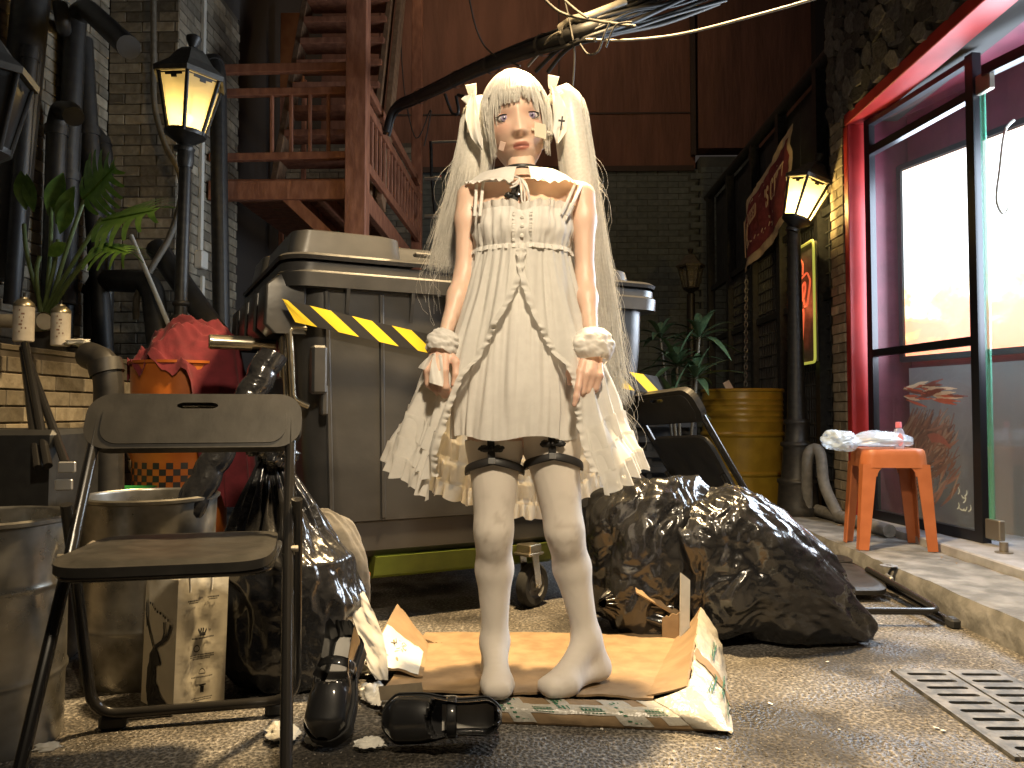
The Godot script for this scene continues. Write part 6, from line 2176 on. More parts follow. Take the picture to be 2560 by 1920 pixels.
func black_bag() -> void:
	var p := Vector3(-0.66, 0, -2.12)
	var t := thing("rubbish_bag", "glossy black rubbish bag tied in a knot behind the folding chair", "rubbish bag", p, 0.0, "black rubbish bags")
	var m := MB.new()
	var n1 := noise(201, 1.1, FastNoiseLite.TYPE_SIMPLEX_SMOOTH, 2)
	var n2 := noise(202, 2.2, FastNoiseLite.TYPE_SIMPLEX, 3, FastNoiseLite.FRACTAL_RIDGED)
	var fpl := facets(205, 30)
	grid(m, 180, 110, func(a: float, b: float):
		var th := TAU * a
		var y := lerpf(0.0, 0.62, b)
		var r := 0.0
		if b < 0.12:
			r = lerpf(0.12, 0.215, sqrt(b / 0.12))
		elif b < 0.55:
			r = 0.215 + 0.012 * sin((b - 0.12) * 7.0)
		else:
			var f := (b - 0.55) / 0.45
			r = lerpf(0.22, 0.028, pow(f, 0.75)) 
		var d := Vector3(cos(th), y * 3.0, sin(th))
		var pl := smoothstep(0.5, 0.9, b)
		r *= 1.0 + 0.12 * n1.get_noise_3dv(d) + (1.0 - pl) * 0.1 * (n2.get_noise_3dv(d * 0.5) - 0.3) + (1.0 - pl) * (facet_radius(fpl, Vector3(cos(th), (y - 0.22) * 3.2, sin(th)).normalized()) - 1.0) * 0.8 + pl * 0.16 * sin(th * 17.0 + 3.0 * n1.get_noise_2d(th * 2.0, y * 3.0))
		var lean := -0.06 * pow(b, 1.5)
		return p + Vector3(cos(th) * r * 0.95 + lean, y, sin(th) * r * 0.72 - 0.03 * b), false)
	put(t, "sack", m, bag_plastic(), true)
	m = MB.new()
	lump(m, p + Vector3(-0.07, 0.655, -0.03), Vector3(0.062, 0.05, 0.05), 210, 0.5, 60, 40, 0.0, Vector3.ZERO, 2.0)
	lump(m, p + Vector3(-0.11, 0.69, -0.02), Vector3(0.06, 0.035, 0.03), 214, 0.6, 50, 30, 0.6, Vector3.ZERO, 2.0)
	lump(m, p + Vector3(-0.03, 0.625, 0.0), Vector3(0.05, 0.045, 0.05), 217, 0.5, 50, 30, -0.5, Vector3.ZERO, 2.0)
	lump(m, p + Vector3(-0.06, 0.735, -0.03), Vector3(0.04, 0.05, 0.02), 219, 0.6, 40, 30, 0.2, Vector3.ZERO, 2.0)
	put(t, "knot", m, bag_plastic(), true)
	# pale sack leaning behind it
	var s := thing("cloth_sack", "limp grey white sack slumped behind the knotted black bag", "sack", p + Vector3(0.08, 0, -0.1))
	m = MB.new()
	lump(m, p + Vector3(0.045, 0.23, -0.13), Vector3(0.15, 0.23, 0.04), 230, 0.08, 80, 60)
	put(s, "body", m, bumpy(mottled("sack_grey", L(0.1, 0.092, 0.08), L(0.15, 0.138, 0.12), 0.9, 0.0, 2.0), "fine_bump", 0.03, 0.15), true)
	var w := thing("white_cloth", "white cloth strip hanging down beside the black bag", "cloth", at_g(960, 1700))
	m = MB.new()
	var q0 := at_z(905, 1560, -2.1)
	var n4 := noise(231, 3.0)
	grid(m, 10, 24, func(a: float, b: float):
		var wd := 0.05 * sin(PI * clampf(0.12 + 0.8 * b, 0, 1)) + 0.02
		var c := at_z(lerpf(893, 955, b), lerpf(1480, 1700, b), lerpf(-2.14, -1.98, b))
		return c + Vector3((a - 0.5) * wd, 0.0, 0.012 * n4.get_noise_2d(a * 0.8, b * 1.2)))
	put(w, "strip", m, mat("cloth_white", L(0.4, 0.39, 0.37), 0.9), true)

func ledge_things() -> void:
	var spray := mottled("can_white", L(0.5, 0.46, 0.4), L(0.62, 0.58, 0.52), 0.45, 0.0, 4.0)
	for s in [[57.0, 2.55, "white spray can with domed top standing at the outer end of the ledge", 1.0], [150.0, 2.72, "white spray can with dark print standing beside the cream pipe mouth", 0.9]]:
		var c := at_z(s[0], 900, -s[1])
		c.y = 0.978
		c.x = maxf(c.x, -2.0)
		var t := thing("spray_can", s[2], "spray can", c, 0.0, "spray cans on the ledge")
		var m := MB.new()
		lathe(m, [Vector2(0.0, 0.0), Vector2(0.03, 0.0), Vector2(0.032, 0.004), Vector2(0.032, 0.118)], 24)
		put(t, "body", m, spray)
		m = MB.new()
		lathe(m, [Vector2(0.033, 0.117), Vector2(0.033, 0.122), Vector2(0.03, 0.13), Vector2(0.018, 0.142), Vector2(0.014, 0.143), Vector2(0.013, 0.149), Vector2(0.0, 0.15)], 24)
		put(t, "dome", m, mat("can_brass", L(0.5, 0.44, 0.3), 0.35, 0.9))
		m = MB.new()
		lathe(m, [Vector2(0.004, 0.149), Vector2(0.004, 0.165), Vector2(0.0, 0.166)], 8)
		put(t, "nozzle", m, mat("rubber", L(0.015, 0.015, 0.015), 0.7))
		m = MB.new()
		for k in 7:
			var an: float = -PI * 0.5 + 0.35 + (0.1 if k % 2 else -0.12) - 0.1 * s[3]
			var y := 0.1 - k * 0.012
			var x := Transform3D(Basis(Vector3.UP, an + PI), Vector3.ZERO)
			var wd := 0.25 + 0.35 * (k % 3)
			m.fquad(Vector3(cos(an) * 0.0325, y, -sin(an) * 0.0325), Vector3(cos(an) * 0.0325, y + 0.006, -sin(an) * 0.0325), Vector3(cos(an + wd * 0.5) * 0.0325, y + 0.006, -sin(an + wd * 0.5) * 0.0325), Vector3(cos(an + wd * 0.5) * 0.0325, y, -sin(an + wd * 0.5) * 0.0325))
		put(t, "print", m, mat("can_print", L(0.2, 0.12, 0.09), 0.6))
	# black stand legs leaning and a black case with steel catches
	var st := thing("light_stand", "folded black tripod stand leaning against the brick ledge", "stand", at_z(100, 1100, -2.35))
	for q in [[62, 860, 120, 1165], [70, 900, 165, 1160], [58, 870, 95, 1170]]:
		var m := MB.new()
		var e := at_z(q[2], q[3], -2.1)
		tube(m, [at_z(q[0], q[1], -2.42), e], 0.012, 10)
		put(st, "leg", m, chair_tube(), true)
	var cs := thing("equipment_case", "black equipment case with steel catches standing behind the metal bins", "case", Vector3(-1.62, 0, -2.3))
	var m := MB.new()
	box(m, Vector3(-1.64, 0.345, -2.28), Vector3(0.56, 0.69, 0.34), Basis(Vector3.UP, 0.15), 0.015)
	put(cs, "shell", m, mottled("case_black", L(0.012, 0.012, 0.012), L(0.02, 0.02, 0.019), 0.55, 0.0, 3.0), true)
	for q in [[168, 1168], [160, 1212]]:
		m = MB.new()
		box(m, at_z(q[0], q[1], -2.035), Vector3(0.042, 0.03, 0.012), Basis(Vector3.UP, 0.3), 0.003)
		put(cs, "catch", m, mat("washer_steel", L(0.4, 0.4, 0.4), 0.4, 0.7), true)
	var gt := thing("green_tray", "green plastic tray standing behind the metal bin", "tray", at_z(285, 1225, -2.75))
	m = MB.new()
	var gc := at_z(280, 1240, -2.75)
	rr_loft(m, [[0.17, 0.24, 0.03, gc.y - 0.03, gc.x, gc.z], [0.2, 0.28, 0.03, gc.y + 0.02, gc.x, gc.z], [0.215, 0.295, 0.03, gc.y + 0.024, gc.x, gc.z], [0.19, 0.27, 0.03, gc.y + 0.02, gc.x, gc.z], [0.16, 0.23, 0.03, gc.y - 0.022, gc.x, gc.z], [0.0, 0.0, 0.0, gc.y - 0.022, gc.x, gc.z]])
	put(gt, "pan", m, mat("tray_green", L(0.02, 0.2, 0.045), 0.45), true)
	var ub := thing("upturned_crate", "dark crate under the green tray", "crate", Vector3(gc.x, 0, gc.z))
	m = MB.new()
	box(m, Vector3(gc.x, (gc.y - 0.032) * 0.5, gc.z), Vector3(0.26, gc.y - 0.032, 0.26), Basis(), 0.01)
	put(ub, "body", m, mats["crate_black"], true)
	var sc := thing("paper_scrap", "white crumpled wrapper lying on the brick ledge", "paper", at_z(190, 878, -2.75))
	m = MB.new()
	var wp := at_z(196, 872, -2.72)
	wp.y = 0.99
	lump(m, wp, Vector3(0.045, 0.012, 0.03), 240, 0.6, 30, 20)
	put(sc, "wad", m, mat("paper_white", L(0.7, 0.68, 0.62), 0.8), true)

# ---------------------------------------------------------------- foreground: chair, bags, cardboard, shoes
func front_things() -> void:
	open_chair(Vector3(-0.735, 0, -1.62), 0.24, "open black folding chair standing among the metal bins and shoes")
	var z := chair_tube()
	var tape := thing("tape_scrap", "torn scrap of white tape stuck round the chair leg", "tape", at_z(112, 1870, -1.42))
	var m := MB.new()
	lump(m, at_z(118, 1868, -1.42), Vector3(0.022, 0.007, 0.016), 301, 0.5, 24, 16)
	put(tape, "wrap", m, mat("paper_white", L(0.7, 0.68, 0.62), 0.8), true)
	right_bags()
	cardboard()
	shoes()

func right_bags() -> void:
	var a := Vector3(0.385, 0.27, -2.62)
	var t := thing("rubbish_bag", "crumpled black rubbish bag slumped beside the cardboard", "rubbish bag", Vector3(a.x, 0, a.z), 0.0, "black rubbish bags")
	var m := MB.new()
	lump(m, a, Vector3(0.2, 0.265, 0.19), 310, 0.15, 190, 120, 0.3, Vector3(0.05, 0, 0), 3.0)
	put(t, "sack", m, bag_plastic(), true)
	m = MB.new()
	var g := noise(333, 1.5)
	grid(m, 90, 40, func(u: float, v: float):
		var th := TAU * u
		var r := lerpf(0.02, 0.15, pow(v, 1.2)) * (1.0 + 0.2 * sin(th * 13.0 + 2.0 * g.get_noise_1d(th)) * (1.0 - 0.5 * v))
		var ax := Vector3(-0.75, 0.12, 0.55).normalized()
		var s1 := ax.cross(Vector3.UP).normalized()
		var s2 := s1.cross(ax)
		return Vector3(0.235, 0.135, -2.47) - ax * (v * 0.15) + (s1 * cos(th) + s2 * sin(th) * 0.85) * r)
	put(t, "gathered_neck", m, bag_plastic(), true)
	var b := Vector3(0.70, 0.235, -2.57)
	t = thing("rubbish_bag", "broad black rubbish bag with a trailing corner beside the lying chair", "rubbish bag", Vector3(b.x, 0, b.z), 0.0, "black rubbish bags")
	m = MB.new()
	var n1 := noise(321, 1.0, FastNoiseLite.TYPE_SIMPLEX_SMOOTH, 2)
	var n2 := noise(322, 1.5, FastNoiseLite.TYPE_SIMPLEX, 3, FastNoiseLite.FRACTAL_RIDGED)
	var n3 := noise(323, 2.6, FastNoiseLite.TYPE_SIMPLEX_SMOOTH, 2, FastNoiseLite.FRACTAL_RIDGED)
	var fpl := facets(327, 38)
	grid(m, 210, 120, func(u: float, v: float):
		var th := TAU * u
		var ph := PI * v
		var d := Vector3(sin(ph) * cos(th), cos(ph), sin(ph) * sin(th))
		var w := (d + Vector3(n1.get_noise_3dv(d * 1.2), n1.get_noise_3dv(d * 1.2 + Vector3(5, 0, 0)), n1.get_noise_3dv(d * 1.2 - Vector3(5, 0, 0))) * 0.25).normalized()
		var k := pow(pow(absf(d.x), 3.0) + pow(absf(d.y), 3.0) + pow(absf(d.z), 3.0), -0.3333)
		var f := k * lerpf(1.0, facet_radius(fpl, w), 0.9) * (1.0 + 0.14 * (0.9 * n1.get_noise_3dv(d) + 0.32 * (n3.get_noise_3dv(w) - 0.3) + 0.07 * (n3.get_noise_3dv(w * 2.4) - 0.3)))
		var p := d * f
		var q := Vector3(p.x * 0.235, p.y * 0.255, p.z * 0.21)
		# slumps to one side and trails off in a corner on the ground
		var s := maxf(0.0, p.x)
		q.y -= s * s * 0.19
		q.x += s * s * 0.175
		q.z *= 1.0 - 0.45 * minf(1.0, s * s * 0.7)
		q.x -= maxf(0.0, p.y) * 0.06
		q += b
		if q.y < 0.012:
			q.y = 0.012 + 0.008 * absf(n3.get_noise_2d(q.x * 9.0, q.z * 9.0))
		return q, true)
	put(t, "sack", m, bag_plastic(), true)

func cardboard() -> void:
	var kraft := mottled("kraft_card", L(0.22, 0.148, 0.08), L(0.29, 0.2, 0.11), 0.8, 0.0, 1.6, 0.014)
	bumpy(kraft, "fine_bump", 0.03, 0.08)
	var white := mat("parcel_tape", L(0.44, 0.42, 0.37), 0.3)
	white.normal_enabled = true
	white.normal_scale = 0.4
	white.normal_texture = shared("crumple_n", func(): return ntex(noise(150, 0.012, FastNoiseLite.TYPE_SIMPLEX, 4, FastNoiseLite.FRACTAL_RIDGED), 512, [], 9.0))
	tri_scale(white, 3.0)
	var edgem := mat("card_edge", L(0.12, 0.08, 0.045), 0.9)
	var t := thing("cardboard_box", "flattened cardboard box wrapped in printed white tape under the standing person", "cardboard", Vector3(0.05, 0, -2.1))
	var n := noise(340, 1.1)
	# floor sheet: straight lines between its corners, a little wavy
	var fl := Vector3(-0.36, 0.05, -1.93)
	var fr := Vector3(0.30, 0.052, -1.885)
	var bl := Vector3(-0.33, 0.03, -2.5)
	var br := Vector3(0.47, 0.04, -2.46)
	var floor_f := func(u: float, v: float):
		var p: Vector3 = fl.lerp(fr, u).lerp(bl.lerp(br, u), v)
		var wob := 0.01 * n.get_noise_2d(u * 3.0, v * 5.0) if v < 0.001 else 0.0
		return p + Vector3(0, 0.004 * n.get_noise_2d(u * 4.0, v * 4.0), wob - (0.02 * smoothstep(0.55, 0.62, u) * (1.0 - smoothstep(0.62, 0.75, u)) * (1.0 if v < 0.001 else 0.0)))
	var m := MB.new()
	slab(m, 40, 24, floor_f, func(_a: float, _b: float): return Vector3(0, 0.0028, 0))
	put(t, "floor_panel", m, kraft, true)
	# front apron: a rolled, taped fold sloping down to the ground
	var al := Vector3(-0.345, 0.004, -1.875)
	var ar := Vector3(0.435, 0.004, -1.812)
	var apron := func(u: float, v: float):
		var top: Vector3 = (fl + Vector3(-0.0, -0.006, 0.012)).lerp(fr + Vector3(0.05, -0.006, 0.01), u)
		var bot: Vector3 = al.lerp(ar, u)
		var roll := sin(PI * v)
		return top.lerp(bot, v) + Vector3(0, 0.012 * roll + 0.003 * n.get_noise_2d(u * 9.0, v * 3.0), 0.022 * roll + 0.004 * n.get_noise_2d(u * 6.0 + 9.0, v))
	m = MB.new()
	slab(m, 50, 12, apron, func(_a: float, _b: float): return Vector3(0, 0.0028, 0.0018))
	put(t, "front_flap", m, kraft, true)
	for q in [[0.0, 1.0, 0.3, 0.66], [0.2, 0.26, 0.02, 0.95], [0.40, 0.47, 0.05, 0.98], [0.56, 0.62, 0.0, 0.6], [0.73, 0.82, 0.05, 0.98], [0.87, 0.93, 0.0, 0.9]]:
		m = MB.new()
		grid(m, 40 if q[1] - q[0] > 0.5 else 6, 6, func(u: float, v: float): return apron.call(lerpf(q[0], q[1], u), lerpf(q[2], q[3], v)) + Vector3(0, 0.0042, 0.0036))
		put(t, "tape_strip", m, white, true)
	# right wall leaning out, brown inside, taped skirt outside
	var r0 := fr + Vector3(-0.01, 0.002, -0.01)
	var r1 := br
	var rt0 := Vector3(0.385, 0.075, -1.90)
	var rt1 := Vector3(0.53, 0.14, -2.40)
	var wall := func(u: float, v: float): return r0.lerp(r1, u).lerp(rt0.lerp(rt1, u) + Vector3(0, 0.012 * n.get_noise_1d(u * 9.0), 0), v) + Vector3(0.008 * sin(PI * v), 0, 0)
	m = MB.new()
	slab(m, 26, 10, wall, func(_a: float, _b: float): return Vector3(0.0024, -0.0014, 0))
	put(t, "side_flap", m, kraft, true)
	var sk0 := Vector3(0.465, 0.004, -1.80)
	var sk1 := Vector3(0.575, 0.004, -2.30)
	var skirt := func(u: float, v: float): return (rt0 + Vector3(0.004, 0, 0.004)).lerp(rt1, u).lerp(sk0.lerp(sk1, u), v) + Vector3(0.014 * sin(PI * v) + 0.007 * n.get_noise_2d(u * 7.0, v * 5.0), 0.004 * n.get_noise_2d(u * 11.0, v * 6.0 + 7.0), 0)
	m = MB.new()
	slab(m, 34, 14, skirt, func(_a: float, _b: float): return Vector3(0.002, 0.002, 0))
	put(t, "taped_skirt", m, white, true)
	m = MB.new()
	for e in [[0.3, 0.42]]:
		grid(m, 4, 12, func(u: float, v: float): return skirt.call(lerpf(e[0], e[1], u), v) + Vector3(0.004, 0.004, 0.001))
	put(t, "bare_card", m, kraft, true)
	# corner piece joining apron and skirt
	m = MB.new()
	grid(m, 10, 10, func(u: float, v: float):
		var p0: Vector3 = apron.call(0.93, v)
		var p1: Vector3 = skirt.call(0.0, v)
		return p0.lerp(p1, u) + Vector3(0.012, 0.006, 0.02) * sin(PI * u) * (0.4 + 0.6 * v) + Vector3(0, 0.006, 0.004))
	put(t, "tape_corner", m, white, true)
	# tall pale strip and torn inner flap at the far right corner
	m = MB.new()
	slab(m, 4, 10, func(u: float, v: float): return at_z(lerpf(1700, 1722, u), lerpf(1605, 1430 + 18 * u, v), -2.36) + Vector3(0.0, 0, 0.01 * v), func(_a: float, _b: float): return Vector3(0.0015, 0, 0.003))
	put(t, "standing_strip", m, mottled("card_white", L(0.5, 0.5, 0.47), L(0.6, 0.6, 0.57), 0.7, 0.0, 2.0), true)
	m = MB.new()
	slab(m, 12, 6, func(u: float, v: float): return at_z(lerpf(1590, 1705, u), lerpf(1476, 1542, u) + lerpf(6, -6, v) + 6.0 * n.get_noise_1d(u * 14.0) * v, -2.42) + Vector3(0, 0, -0.02 * v), func(_a: float, _b: float): return Vector3(0, 0.0025, 0.001))
	put(t, "torn_flap", m, kraft, true)
	m = MB.new()
	slab(m, 8, 8, func(u: float, v: float): return at_z(lerpf(1702, 1655, u), lerpf(1530, 1608, v) + 14 * u * (1.0 - v) + 5.0 * n.get_noise_2d(u * 5.0, v * 9.0), -2.40 - 0.02 * u) , func(_a: float, _b: float): return Vector3(0, 0, 0.0025))
	put(t, "torn_flap", m, kraft, true)
	# left flaps: a lifted white lined flap with scribble, a brown one behind it, a small one in front
	var lf := func(u: float, v: float): return Vector3(-0.275, 0.053, -2.02).lerp(Vector3(-0.30, 0.045, -2.33), u).lerp(Vector3(-0.435, 0.075, -2.06).lerp(Vector3(-0.40, 0.155, -2.36), u), v) + Vector3(0, 0.006 * n.get_noise_2d(u * 6.0, v * 4.0), 0)
	m = MB.new()
	slab(m, 16, 10, lf, func(_a: float, _b: float): return Vector3(0.0012, 0.0025, 0))
	put(t, "lifted_flap", m, kraft, true)
	m = MB.new()
	grid(m, 10, 8, func(u: float, v: float): return lf.call(lerpf(0.0, 0.62, u), lerpf(0.08, 0.97, v)) + Vector3(0.0016, 0.0042, 0.001))
	put(t, "white_lining", m, mats["card_white"], true)
	m = MB.new()
	var sr := RandomNumberGenerator.new()
	sr.seed = 5
	for k in 16:
		var p := Vector2(sr.randf_range(0.3, 0.52), sr.randf_range(0.4, 0.7))
		line_on(m, p, p + Vector2(sr.randf_range(-0.06, 0.06), sr.randf_range(-0.09, 0.09)), 0.008, func(u: float, v: float): return lf.call(u, v) + Vector3(0.002, 0.0055, 0.0013))
	put(t, "scribble", m, mat("print_black", L(0.018, 0.017, 0.016), 0.7), true)
	m = MB.new()
	slab(m, 12, 8, func(u: float, v: float): return at_z(lerpf(1030, 1105, u) - 30.0 * v * (1.0 - u), lerpf(1590 + 20 * u, 1655 - 10 * u, v) + 8.0 * n.get_noise_1d(u * 15.0) * (1.0 - v), -2.36), func(_a: float, _b: float): return Vector3(0, 0.0012, 0.0025))
	put(t, "torn_flap", m, kraft, true)
	m = MB.new()
	slab(m, 8, 6, func(u: float, v: float): return at_z(lerpf(946, 1054, u) + 6 * v, lerpf(1716, 1752, v) - 10 * u, -1.86 - 0.0 * v), func(_a: float, _b: float): return Vector3(0, 0.001, 0.0025))
	put(t, "small_flap", m, mottled("card_grey", L(0.2, 0.16, 0.11), L(0.27, 0.22, 0.15), 0.8, 0.0, 2.0), true)
	# green print on the tape: boxes, bars and rows of small marks
	var ink := mat("print_green", L(0.03, 0.14, 0.07), 0.6)
	m = MB.new()
	var on_a := func(u: float, v: float): return apron.call(u, v) + Vector3(0, 0.0058, 0.005)
	for q in [[0.235, 0.1, 0.9], [0.435, 0.1, 0.9], [0.59, 0.1, 0.5], [0.775, 0.15, 0.9]]:
		line_on(m, Vector2(q[0], q[1]), Vector2(q[0], q[2]), 0.006, on_a)
		line_on(m, Vector2(q[0] + 0.014, q[1]), Vector2(q[0] + 0.014, q[2]), 0.003, on_a)
		for k in 5:
			var v: float = lerpf(q[1], q[2], (k + 0.5) / 5.0)
			line_on(m, Vector2(q[0] - 0.02, v), Vector2(q[0] - 0.008, v), 0.05, on_a)
	for q in [[0.05, 0.16], [0.28, 0.4], [0.49, 0.55], [0.64, 0.71], [0.84, 0.9]]:
		for e in [0.42, 0.54]:
			line_on(m, Vector2(q[0], e), Vector2(q[1], e), 0.018, on_a)
		for k in 6:
			var u: float = lerpf(q[0], q[1], (k + 0.5) / 6.0)
			line_on(m, Vector2(u - 0.005, 0.48), Vector2(u + 0.003, 0.48), 0.05, on_a)
			line_on(m, Vector2(u - 0.005, 0.6), Vector2(u + 0.003, 0.6), 0.03, on_a)
	var on_s := func(u: float, v: float): return skirt.call(u, v) + Vector3(0.005, 0.0055, 0.002)
	for q in [[0.08, 0.3, 0.35, 0.42], [0.2, 0.6, 0.5, 0.7], [0.05, 0.75, 0.3, 0.85], [0.5, 0.3, 0.75, 0.35]]:
		line_on(m, Vector2(q[0], q[1]), Vector2(q[2], q[3]), 0.02, on_s)
		line_on(m, Vector2(q[0], q[1] + 0.08), Vector2(q[2], q[3] + 0.08), 0.02, on_s)
		for k in 5:
			var f := (k + 0.5) / 5.0
			line_on(m, Vector2(lerpf(q[0], q[2], f), lerpf(q[1], q[3], f) + 0.03), Vector2(lerpf(q[0], q[2], f) + 0.012, lerpf(q[1], q[3], f) + 0.05), 0.03, on_s)
	put(t, "tape_print", m, ink, true)

func shoe(xf: Transform3D, label: String) -> void:          # local: toe towards +z, sole on y = 0
	var t := thing("platform_shoe", label, "shoe", xf.origin, 0.0, "black patent platform shoes")
	t.transform = xf
	var half := func(v: float):         # half width along the shoe, 0 toe .. 1 heel
		var w := 0.046 - 0.014 * smoothstep(0.3, 0.65, v) + 0.003 * smoothstep(0.7, 0.9, v)
		return w * pow(clampf(sin(PI * clampf(v * 0.985 + 0.008, 0.0, 1.0)) * 2.6, 0.0, 1.0), 0.5)
	var ln := 0.262
	var zz := func(v: float): return (0.5 - v) * ln
	var patent := mat("patent_black", L(0.01, 0.01, 0.0105), 0.09, 0.0, {"clearcoat_enabled": true, "clearcoat": 0.6})
	var m := MB.new()
	grid(m, 44, 60, func(u: float, v: float):
		var w: float = half.call(v)
		var an := lerpf(-1.72, 1.72, u)
		var hgt := 0.05 + 0.022 * smoothstep(0.0, 0.35, v) + 0.03 * smoothstep(0.55, 1.0, v)
		hgt *= pow(clampf(sin(PI * clampf(v * 0.97 + 0.015, 0, 1)) * 3.5, 0.0, 1.0), 0.5)
		var y := 0.034 + hgt * pow(maxf(0.0, cos(an * 0.9)), 0.55)
		var op := 0.78 * smoothstep(0.36, 0.46, v) * (1.0 - smoothstep(0.93, 0.965, v))
		var s := absf(u - 0.5) * 2.0
		if op > 0.01:
			var q := smoothstep(op - 0.1, op - 0.02, s)
			y = lerpf(0.042, y, q)
			if s > op - 0.02:
				y = 0.034 + (hgt * 0.98) * pow(maxf(0.0, cos(1.55 * (s - op) / maxf(0.02, 1.0 - op))), 0.6)
		return Vector3(w * sin(an) * (1.0 if absf(an) < 1.57 else 1.0), y, zz.call(v)))
	put(t, "upper", m, patent)
	var poly := PackedVector2Array()
	for k in 30:
		var v := k / 29.0
		poly.append(Vector2(half.call(v) + 0.005, -zz.call(v)))
	for k in 30:
		var v := 1.0 - k / 29.0
		poly.append(Vector2(-half.call(v) - 0.005, -zz.call(v)))
	m = MB.new()
	prism(m, poly, 0.03, Transform3D(Basis(Vector3.RIGHT, -PI * 0.5), Vector3(0, 0.022, 0)))
	put(t, "sole", m, mat("sole_black", L(0.016, 0.016, 0.016), 0.55))
	m = MB.new()
	var wl := []
	for k in poly.size():
		wl.append(Vector3(poly[k].x * 1.01, 0.038, -poly[k].y))
	wl.append(wl[0])
	tube(m, wl, 0.0022, 6, false)
	put(t, "welt", m, mat("sole_black", L(0.016, 0.016, 0.016), 0.55))
	m = MB.new()
	var heel := PackedVector2Array()
	for k in 20:
		var v := lerpf(0.68, 1.0, k / 19.0)
		heel.append(Vector2(half.call(v) + 0.006, -zz.call(v)))
	for k in 20:
		var v := lerpf(1.0, 0.68, k / 19.0)
		heel.append(Vector2(-half.call(v) - 0.006, -zz.call(v)))
	prism(m, heel, 0.012, Transform3D(Basis(Vector3.RIGHT, -PI * 0.5), Vector3(0, 0.005, 0)))
	put(t, "heel", m, mat("sole_black", L(0.016, 0.016, 0.016), 0.55))
	m = MB.new()
	var ins := PackedVector2Array()
	for k in 16:
		var v := lerpf(0.5, 0.94, k / 15.0)
		ins.append(Vector2(half.call(v) * 0.72, -zz.call(v)))
	for k in 16:
		var v := lerpf(0.94, 0.5, k / 15.0)
		ins.append(Vector2(-half.call(v) * 0.72, -zz.call(v)))
	prism(m, ins, 0.003, Transform3D(Basis(Vector3.RIGHT, -PI * 0.5), Vector3(0, 0.046, 0)))
	put(t, "insole", m, mottled("insole", L(0.4, 0.38, 0.35), L(0.5, 0.48, 0.44), 0.8, 0.0, 3.0))
	m = MB.new()
	var st := []
	for k in 13:
		var an := lerpf(-1.5, 1.5, k / 12.0)
		st.append(Vector3(sin(an) * 0.041, 0.05 + 0.055 * pow(maxf(0.0, cos(an)), 0.7), zz.call(0.58)))
	tube(m, st, 0.011, 8, true, 0.25, Color.WHITE, Vector3.BACK)
	put(t, "strap", m, patent)
	m = MB.new()
	box(m, Vector3(0.036, 0.078, zz.call(0.58)), Vector3(0.006, 0.02, 0.026), Basis(Vector3.BACK, 0.5), 0.002)
	put(t, "buckle", m, mat("washer_steel", L(0.4, 0.4, 0.4), 0.4, 0.7))

func shoes() -> void:
	shoe(Transform3D(Basis(Vector3.UP, -0.06) * Basis(Vector3.RIGHT, 0.72), Vector3(-0.435, 0.09, -1.80)), "black patent strap shoe standing upright beside the chair leg")
	# lying on its side, toe to the chair, sole turned up and back
	var b := Basis(Vector3.UP, -PI * 0.5 + 0.1) * Basis(Vector3.BACK, -1.25)
	shoe(Transform3D(b, Vector3(-0.195, 0.052, -1.765)), "black patent strap shoe tipped on its side before the cardboard")

